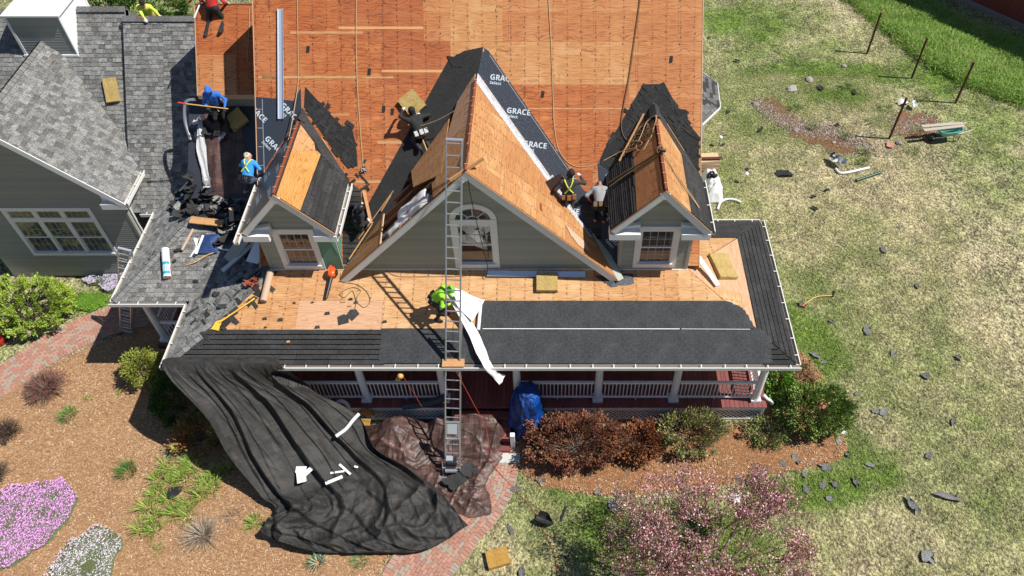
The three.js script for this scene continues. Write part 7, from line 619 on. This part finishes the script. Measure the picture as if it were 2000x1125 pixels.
{ const t = thing('garden_table', 'round rusty garden table on the lawn behind the rear roof', 'table'), x = -18.9, z = -24.6; part(t, 'table_top', rod([x, 0.95, z], [x, 1.03, z], 0.6, 0.6, 22), M.redwood); part(t, 'pedestal', [rod([x, 0, z], [x, 0.95, z], 0.16, 0.12, 12)], M.rust); part(t, 'foot', rod([x, 0, z], [x, 0.06, z], 0.4, 0.35, 16), M.rust); baseAt(t, x, 0, z); }
{ const t = thing('barn', 'dark red barn corner beyond the tall grass', 'barn'), a = V(21.6, 0, -26.4), b = V(24.4, 0, -22.9), d = b.clone().sub(a).normalize(), n = V(-d.z, 0, d.x); const fr = mkFrame(a.clone().addScaledVector(d, -6), d.clone(), V(0, 1, 0), new THREE.Vector3().crossVectors(d, V(0, 1, 0))); const out = fr.n; const L = 16; for (let s = 0; s < L; s += 0.25) part(t, 'wall_board', slab(fr, rect(s + 0.006, s + 0.244, 0.25, 6), -0.04, 0), M.barn); part(t, 'wall', slab(fr, rect(0, L, 0, 6), -6, -0.05), M.barn); part(t, 'foundation', slab(fr, rect(-0.05, L + 0.05, 0, 0.26), -0.3, 0.05), M.stone[0]); part(t, 'roof', slab(fr, rect(-0.4, L + 0.4, 6, 6.2), -6.3, 0.2), M.shingle[0]); baseAt(t, a.x, 0, a.z); }
solo('red_pot', lathe([[0, 0], [0.13, 0], [0.18, 0.3], [0.16, 0.3], [0.12, 0.05], [0, 0.05]], 20).translate(-18.75, 0.03, -3.75), M.redTool, 'bright red pot at the foot of the large green shrub', 'pot');
// ---------- people ----------
function nets(prims, cell, k) {   // smooth-min of tapered capsules, meshed by surface nets
  const lo = V(1e9, 1e9, 1e9), hi = V(-1e9, -1e9, -1e9); for (const p of prims) for (const [q, r] of [[p.a, p.ra], [p.b, p.rb]]) { lo.min(q.clone().addScalar(-r - 3 * cell)); hi.max(q.clone().addScalar(r + 3 * cell)); }
  const nx = Math.ceil((hi.x - lo.x) / cell) + 1, ny = Math.ceil((hi.y - lo.y) / cell) + 1, nz = Math.ceil((hi.z - lo.z) / cell) + 1, D = new Float32Array(nx * ny * nz), O = new Uint8Array(nx * ny * nz), at = (i, j, l) => (l * ny + j) * nx + i;
  for (const p of prims) { p.d = p.b.clone().sub(p.a); p.l2 = Math.max(1e-9, p.d.lengthSq()); }
  for (let l = 0; l < nz; l++) for (let j = 0; j < ny; j++) for (let i = 0; i < nx; i++) { const x = lo.x + i * cell, y = lo.y + j * cell, z = lo.z + l * cell; let m = 1e9, bd = 1e9, bi = 0; for (let q = 0; q < prims.length; q++) { const p = prims[q], ax = x - p.a.x, ay = y - p.a.y, az = z - p.a.z, t = clamp((ax * p.d.x + ay * p.d.y + az * p.d.z) / p.l2), dx = ax - p.d.x * t, dy = ay - p.d.y * t, dz = az - p.d.z * t, d = Math.sqrt(dx * dx + dy * dy + dz * dz) - lerp(p.ra, p.rb, t); if (d < bd) { bd = d; bi = q; } const h = Math.max(k - Math.abs(m - d), 0) / k; m = Math.min(m, d) - h * h * k * 0.25; } D[at(i, j, l)] = m; O[at(i, j, l)] = bi; }
  const id = new Int32Array(nx * ny * nz).fill(-1), pos = [], col = [], idx = [];
  for (let l = 0; l < nz - 1; l++) for (let j = 0; j < ny - 1; j++) for (let i = 0; i < nx - 1; i++) { let s = 0, X = 0, Y = 0, Z = 0, n = 0; const v = []; for (let c = 0; c < 8; c++) { const q = D[at(i + (c & 1), j + (c >> 1 & 1), l + (c >> 2))]; v.push(q); if (q < 0) s |= 1 << c; } if (s === 0 || s === 255) continue; for (let a = 0; a < 8; a++) for (const b of [1, 2, 4]) { if (a & b) continue; const e = a | b; if ((v[a] < 0) === (v[e] < 0)) continue; const t = v[a] / (v[a] - v[e]); X += (a & 1) + (b === 1 ? t : 0); Y += (a >> 1 & 1) + (b === 2 ? t : 0); Z += (a >> 2) + (b === 4 ? t : 0); n++; } id[at(i, j, l)] = pos.length / 3; pos.push(lo.x + (i + X / n) * cell, lo.y + (j + Y / n) * cell, lo.z + (l + Z / n) * cell); const c = prims[O[at(i + Math.round(X / n), j + Math.round(Y / n), l + Math.round(Z / n))]].c; col.push(c.r, c.g, c.b); }
  const quad = (a, b, c, d, f) => { if (a < 0 || b < 0 || c < 0 || d < 0) return; f ? idx.push(a, b, c, a, c, d) : idx.push(a, c, b, a, d, c); };
  for (let l = 1; l < nz - 1; l++) for (let j = 1; j < ny - 1; j++) for (let i = 1; i < nx - 1; i++) { const v = D[at(i, j, l)] < 0; if (v !== D[at(i + 1, j, l)] < 0) quad(id[at(i, j - 1, l - 1)], id[at(i, j, l - 1)], id[at(i, j, l)], id[at(i, j - 1, l)], v); if (v !== D[at(i, j + 1, l)] < 0) quad(id[at(i - 1, j, l - 1)], id[at(i - 1, j, l)], id[at(i, j, l)], id[at(i, j, l - 1)], v); if (v !== D[at(i, j, l + 1)] < 0) quad(id[at(i - 1, j - 1, l)], id[at(i, j - 1, l)], id[at(i, j, l)], id[at(i - 1, j, l)], v); }
  const g = new THREE.BufferGeometry(); g.setAttribute('position', new THREE.Float32BufferAttribute(pos, 3)); g.setAttribute('color', new THREE.Float32BufferAttribute(col, 3)); g.setIndex(idx); g.computeVertexNormals(); return g;
}
function ik(a, b, l1, l2, pole) { const d = b.clone().sub(a); let L = d.length(); const mx = (l1 + l2) * 0.995; if (L > mx) { b = a.clone().addScaledVector(d, mx / L); L = mx; d.copy(b).sub(a); } d.normalize(); const x = (l1 * l1 - l2 * l2 + L * L) / (2 * L), h = Math.sqrt(Math.max(0, l1 * l1 - x * x)), p = pole.clone().addScaledVector(d, -pole.dot(d)).normalize(); return [a.clone().addScaledVector(d, x).addScaledVector(p, h), b]; }
M.body = mat(lin(1, 1, 1), { vertexColors: true, roughness: 0.85, bumpMap: null });
function person(label, pos, yaw, q, c, gear) {
  const t = thing('person', label, 'person', null), P = k => V(...q[k]), pel = P('pel'), che = P('chest'), head = P('head'), up = che.clone().sub(pel).normalize(), rt = V(1, 0, 0).addScaledVector(up, -up.x).normalize(), fw = new THREE.Vector3().crossVectors(rt, up).normalize(); const pr = [], cap = (a, b, ra, rb, col) => pr.push({ a, b, ra, rb, c: col });
  const sh = s => che.clone().addScaledVector(rt, s * 0.175).addScaledVector(up, 0.05), hp = s => pel.clone().addScaledVector(rt, s * 0.095); const neck = che.clone().addScaledVector(up, 0.13), hd = head.clone().sub(neck).normalize();
  cap(hp(1), hp(-1), 0.115, 0.115, c.pants); cap(pel.clone().addScaledVector(up, 0.1), che.clone().addScaledVector(up, -0.12), 0.125, 0.135, c.shirt); cap(pel.clone().addScaledVector(up, 0.1).addScaledVector(rt, 0.05), che.clone().addScaledVector(rt, 0.08), 0.11, 0.125, c.shirt); cap(pel.clone().addScaledVector(up, 0.1).addScaledVector(rt, -0.05), che.clone().addScaledVector(rt, -0.08), 0.11, 0.125, c.shirt); cap(sh(1), sh(-1), 0.08, 0.08, c.shirt); cap(neck.clone().addScaledVector(up, -0.06), neck.clone().lerp(head, 0.5), 0.075, 0.058, c.hood || c.skin);
  const hands = [];
  for (const s of [1, -1]) { const n = s > 0 ? 'L' : 'R', [el, ha] = ik(sh(s), P('ha' + n), 0.29, 0.26, rt.clone().multiplyScalar(s * 0.6).addScaledVector(fw, -0.7).add(V(0, -0.5, 0))); cap(sh(s), el, 0.066, 0.05, c.shirt); cap(el, ha, 0.048, 0.034, c.sleeve || c.shirt); hands.push([el, ha, s]); const [kn, an] = ik(hp(s), P('ft' + n).add(V(0, 0.09, 0)), 0.44, 0.43, fw.clone().add(V(s * 0.25, 0, 0.6))); cap(hp(s), kn, 0.098, 0.068, c.pants); cap(kn, an, 0.064, 0.046, c.pants); const toe = an.clone().add(V(s * 0.03, -0.05, 0.17)); cap(an.clone().add(V(0, -0.03, -0.03)), an.clone().add(V(0, -0.045, 0.05)), 0.05, 0.05, c.shoe); cap(an.clone().add(V(0, -0.045, 0.05)), toe, 0.048, 0.036, c.shoe); }
  const parts = [nets(pr, 0.02, 0.05)];
  // head: skull, jaw, nose, ears, eyes and mouth on a finer grid
  { const H = [], F = hd.clone(), f0 = V(0, 0, 1).addScaledVector(F, -F.z), ff = (f0.length() > 0.2 ? f0 : V(0, -1, 0).addScaledVector(F, F.y)).normalize(), fr = new THREE.Vector3().crossVectors(F, ff), hp3 = (x, y, z) => head.clone().addScaledVector(fr, x).addScaledVector(F, y).addScaledVector(ff, z), add = (a, b, ra, rb, col) => H.push({ a, b, ra, rb, c: col }); const hc = c.hood || c.hair; add(hp3(0, 0.06, -0.015), hp3(0, 0.03, 0.015), 0.092, 0.088, hc); add(hp3(0, 0.0, -0.02), hp3(0, 0.0, -0.03), 0.085, 0.08, hc); add(hp3(0, 0.02, 0.035), hp3(0, -0.055, 0.045), 0.068, 0.05, c.skin); add(hp3(0, 0.015, 0.095), hp3(0, -0.012, 0.108), 0.011, 0.015, c.skin); add(hp3(-0.022, -0.05, 0.088), hp3(0.022, -0.05, 0.088), 0.009, 0.009, lin(0.30, 0.10, 0.09)); for (const s of [-1, 1]) { add(hp3(s * 0.032, 0.022, 0.092), hp3(s * 0.033, 0.022, 0.094), 0.011, 0.011, lin(0.04, 0.03, 0.03)); if (!c.hood) add(hp3(s * 0.088, 0.02, 0.0), hp3(s * 0.09, -0.02, 0.005), 0.016, 0.012, c.skin); } if (c.hood) { add(hp3(0, 0.075, 0.03), hp3(0, 0.06, -0.05), 0.085, 0.095, c.hood); for (const s of [-1, 1]) add(hp3(s * 0.07, 0.05, 0.03), hp3(s * 0.065, -0.06, 0.02), 0.034, 0.036, c.hood); } parts.push(nets(H, 0.008, 0.016)); }
  for (const [el, ha, s] of hands) { const d = ha.clone().sub(el).normalize(), sd = new THREE.Vector3().crossVectors(d, V(0, 1, 0.3)).normalize(), dn = new THREE.Vector3().crossVectors(sd, d).normalize(); if (dn.y > 0) dn.negate(); const hpnt = (x, y, z) => ha.clone().addScaledVector(sd, x).addScaledVector(d, y).addScaledVector(dn, z), H = [], add = (a, b, ra, rb) => H.push({ a, b, ra, rb, c: c.glove || c.skin }); for (const x of [-0.027, -0.009, 0.009, 0.027]) add(hpnt(x * 0.7, -0.02, 0), hpnt(x, 0.07, 0.004), 0.016, 0.014); [0.075, 0.085, 0.08, 0.062].forEach((L, i) => { const x = [-0.033, -0.011, 0.011, 0.033][i]; const p1 = hpnt(x * 1.05, 0.075, 0.004), p2 = hpnt(x * 1.1, 0.075 + L * 0.5, 0.02), p3 = hpnt(x * 1.1, 0.075 + L * 0.62, 0.02 + L * 0.45); add(p1, p2, 0.0095, 0.009); add(p2, p3, 0.009, 0.008); }); add(hpnt(s * -0.03, 0.01, 0.008), hpnt(s * -0.058, 0.045, 0.022), 0.0125, 0.011); add(hpnt(s * -0.058, 0.045, 0.022), hpnt(s * -0.05, 0.08, 0.04), 0.011, 0.009); parts.push(nets(H, 0.006, 0.008)); }
  part(t, 'body', parts, M.body); if (gear) gear(t, { pel, che, head, up, rt, fw, neck, sh, hp, hd }); t.position.set(...pos); t.rotation.y = yaw; return t;
}
const K = { skin: lin(0.42, 0.24, 0.17), black: lin(0.018, 0.018, 0.02), char: lin(0.04, 0.04, 0.043), blue: lin(0.03, 0.16, 0.62), navy: lin(0.03, 0.04, 0.10), lime: lin(0.33, 0.75, 0.04), hiviz: lin(0.62, 0.75, 0.10), red: lin(0.55, 0.03, 0.03), grey: lin(0.32, 0.32, 0.34), shoe: lin(0.05, 0.04, 0.035), white: lin(0.7, 0.7, 0.7), tan: lin(0.35, 0.2, 0.09), hair: lin(0.025, 0.018, 0.012), jean: lin(0.06, 0.07, 0.10) };
const beltGear = (t, b, m = M.handle) => { const c = b.pel.clone().addScaledVector(b.up, 0.1); const ring = []; for (let i = 0; i < 14; i++) { const a = i / 14 * 6.28; ring.push(c.clone().addScaledVector(b.rt, 0.175 * Math.cos(a)).addScaledVector(b.fw, 0.14 * Math.sin(a))); } part(t, 'tool_belt', tube(ring, 0.022, 40, 6, true), M.black); for (const a of [0.15, -0.15, 0.0]) part(t, 'pouch', basis(box(0.11, 0.15, 0.06), c.clone().addScaledVector(b.rt, a).addScaledVector(b.fw, a ? -0.1 : -0.15).addScaledVector(b.up, -0.06), b.rt.clone(), b.up.clone(), b.fw.clone()), m); };
const harness = (t, b, m) => { const at = (x, y, z) => b.che.clone().addScaledVector(b.rt, x).addScaledVector(b.up, y).addScaledVector(b.fw, z); for (const s of [1, -1]) part(t, 'harness_strap', tube([at(s * 0.11, 0.12, 0.06), at(s * 0.11, 0.13, -0.09), at(s * 0.02, -0.06, -0.155), at(-s * 0.12, -0.24, -0.13)], 0.02, 20, 6), m); part(t, 'harness_ring', rod(at(0, -0.06, -0.17), at(0, -0.06, -0.19), 0.035, 0.035, 12), M.alu); };
const hatGear = (t, b, m) => { const F = b.hd.clone(); const g = new THREE.SphereGeometry(0.112, 20, 12, 0, 6.3, 0, 1.75); g.applyQuaternion(new THREE.Quaternion().setFromUnitVectors(V(0, 1, 0), F)); g.translate(...b.head.clone().addScaledVector(F, 0.055).toArray()); part(t, 'cap', g, m); };
const hv = mat(K.hiviz, { roughness: 0.6 });
person('person in a blue hooded jacket holding a long handled tool below the side roof', [-10.42, 5.86, -7.97], 0.1, { pel: [0, 0.88, 0], chest: [0, 1.28, 0.10], head: [0, 1.52, 0.22], haL: [0.34, 1.0, 0.36], haR: [-0.16, 1.06, 0.36], ftL: [0.14, -0.06, 0.08], ftR: [-0.13, 0.02, -0.06] }, { shirt: K.blue, hood: K.blue, pants: K.black, skin: K.skin, shoe: K.shoe, glove: K.char, hair: K.hair }, (t, b) => { part(t, 'long_handle', rod([0.45, 0.98, 0.42], [-0.72, 1.22, 0.38], 0.02), M.handle); part(t, 'handle_grip', rod([-0.72, 1.22, 0.38], [-0.95, 1.28, 0.37], 0.026), M.redTool); beltGear(t, b, M.yellow); });
person('person crouching in a bright blue vest with a tool belt beside the left dormer', [-8.85, 5.75, -5.05], 2.75, { pel: [0, 0.50, -0.05], chest: [0.08, 0.78, 0.30], head: [0.26, 0.86, 0.52], haL: [0.34, 0.5, 0.55], haR: [-0.36, 0.56, 0.30], ftL: [0.16, 0.0, -0.1], ftR: [-0.16, 0.0, 0.0] }, { shirt: lin(0.04, 0.30, 0.75), pants: K.jean, skin: K.skin, shoe: K.tan, hair: lin(0.6, 0.5, 0.42), sleeve: K.black, glove: K.grey }, (t, b) => { beltGear(t, b, M.black); harness(t, b, hv); });
person('person in black kneeling on the left valley felt holding a foam pad', [-3.78, 6.86, -5.8], -2.6, { pel: [0, 0.42, 0.02], chest: [0, 0.72, 0.28], head: [0, 0.92, 0.44], haL: [0.22, 0.98, 0.58], haR: [-0.26, 0.72, 0.5], ftL: [0.14, 0.0, -0.12], ftR: [-0.14, -0.05, -0.1] }, { shirt: K.black, hood: K.black, pants: K.char, skin: K.skin, shoe: K.shoe, glove: K.white, hair: K.hair }, (t, b) => { beltGear(t, b, M.tarpGrey); part(t, 'safety_line', tube([[0.0, 0.62, 0.1], [-0.5, 0.9, -0.25], [-1.35, 1.55, -0.75]], 0.012, 20, 6), M.rope); part(t, 'pry_bar', tube([[-0.28, 0.66, 0.46], [-0.05, 0.3, 0.1], [0.0, 0.02, -0.3]], 0.018, 12, 6), M.handle); });
person('person in dark clothes and white shoes levering a board at the gable eave', [-5.72, 4.98, -4.05], 2.2, { pel: [0.05, 0.42, 0.05], chest: [-0.02, 0.80, 0.18], head: [-0.12, 1.03, 0.22], haL: [0.36, 0.74, 0.42], haR: [-0.22, 0.58, 0.3], ftL: [0.32, 0.10, 0.35], ftR: [-0.02, -0.45, -0.05] }, { shirt: K.black, pants: K.char, skin: K.skin, shoe: K.white, glove: K.white, hair: K.hair }, (t, b) => { harness(t, b, mat(K.navy)); hatGear(t, b, M.black); part(t, 'lever_board', bar(V(-0.32, 0.5, 0.35), V(0.75, 1.05, 0.72), 0.09, 0.04), M.wood); });
person('person with a lime crossed harness and leather tool belt seen from behind', [0.45, 5.42, -4.42], 3.2, { pel: [0, 0.72, 0], chest: [0, 1.12, 0.1], head: [-0.06, 1.38, 0.2], haL: [0.42, 0.8, 0.2], haR: [-0.34, 1.18, 0.34], ftL: [0.18, -0.12, -0.1], ftR: [-0.12, -0.02, 0.0] }, { shirt: K.char, pants: K.black, skin: K.skin, shoe: K.grey, glove: K.white, hair: K.black, hood: K.black }, (t, b) => { beltGear(t, b, mat(lin(0.36, 0.15, 0.05))); harness(t, b, hv); part(t, 'shingle_bundle', basis(box(0.7, 0.06, 0.35), V(0.42, 0.98, 0.26), V(0.8, -0.55, 0).normalize(), V(0.4, 0.6, -0.7).normalize(), V(0.38, 0.56, 0.73).normalize()), mat(lin(0.05, 0.032, 0.028))); part(t, 'bundle_wrap', box(0.12, 0.07, 0.2, 0.66, 0.85, 0.18, 0.4, 0, -0.6), M.white); });
person('person in a grey shirt and red gloves bent over beside the right dormer', [1.36, 5.32, -4.27], 3.14, { pel: [0, 0.60, -0.02], chest: [0, 0.86, 0.36], head: [0.02, 0.84, 0.62], haL: [0.30, 0.52, 0.36], haR: [-0.24, 0.52, 0.36], ftL: [0.13, 0.0, -0.02], ftR: [-0.12, -0.02, -0.05] }, { shirt: K.grey, pants: K.black, skin: K.skin, shoe: K.tan, glove: K.red, hair: K.hair }, (t, b) => beltGear(t, b, M.cordBrown));
person('person in a lime green hooded jacket pulling white paper on the porch roof', [-3.22, 3.81, -1.84], 1.5, { pel: [0, 0.84, -0.12], chest: [0, 1.14, 0.16], head: [0, 1.27, 0.38], haL: [0.12, 0.86, 0.40], haR: [-0.16, 0.86, 0.38], ftL: [0.1, 0.02, 0.06], ftR: [-0.1, -0.02, -0.1] }, { shirt: K.lime, hood: lin(0.16, 0.62, 0.03), pants: K.char, skin: K.skin, shoe: K.black, glove: K.char, hair: K.hair }, (t, b) => { beltGear(t, b, M.black); part(t, 'hammer', tube([[-0.15, 0.72, -0.25], [-0.2, 0.5, -0.28]], 0.018, 4, 6), M.redTool); });
person('person in a pale yellow jacket reaching over the grey shingle ridge with a pry tool', [-13.75, 6.6, -12.4], 0.1, { pel: [0, 0.75, 0.12], chest: [0.05, 1.1, 0.4], head: [0.1, 1.35, 0.55], haL: [0.62, 1.0, 0.85], haR: [0.14, 0.96, 0.92], ftL: [0.18, 0.0, 0], ftR: [-0.25, 0.0, 0.05] }, { shirt: K.hiviz, pants: K.tan, skin: K.skin, shoe: K.shoe, glove: K.white, hair: K.hair }, t => part(t, 'pry_tool', rod([0.85, 0.98, 0.82], [-0.05, 1.0, 0.85], 0.02), M.orange));
person('person in a red shirt and black trousers climbing at the side roof ridge', [-10.42, 8.52, -9.93], 3.0, { pel: [0, 0.34, 0.0], chest: [0, 0.66, 0.16], head: [0, 0.9, 0.26], haL: [0.36, 0.3, 0.3], haR: [-0.34, 0.35, 0.34], ftL: [0.26, -0.42, -0.42], ftR: [-0.22, -0.30, -0.34] }, { shirt: K.red, pants: K.black, skin: K.skin, shoe: K.shoe, sleeve: K.skin, hair: K.hair, glove: K.white }, t => part(t, 'white_bar', rod([0.4, 0.45, 0.2], [0.55, 0.1, -0.25], 0.025), M.white));
renderer.render(scene, camera);
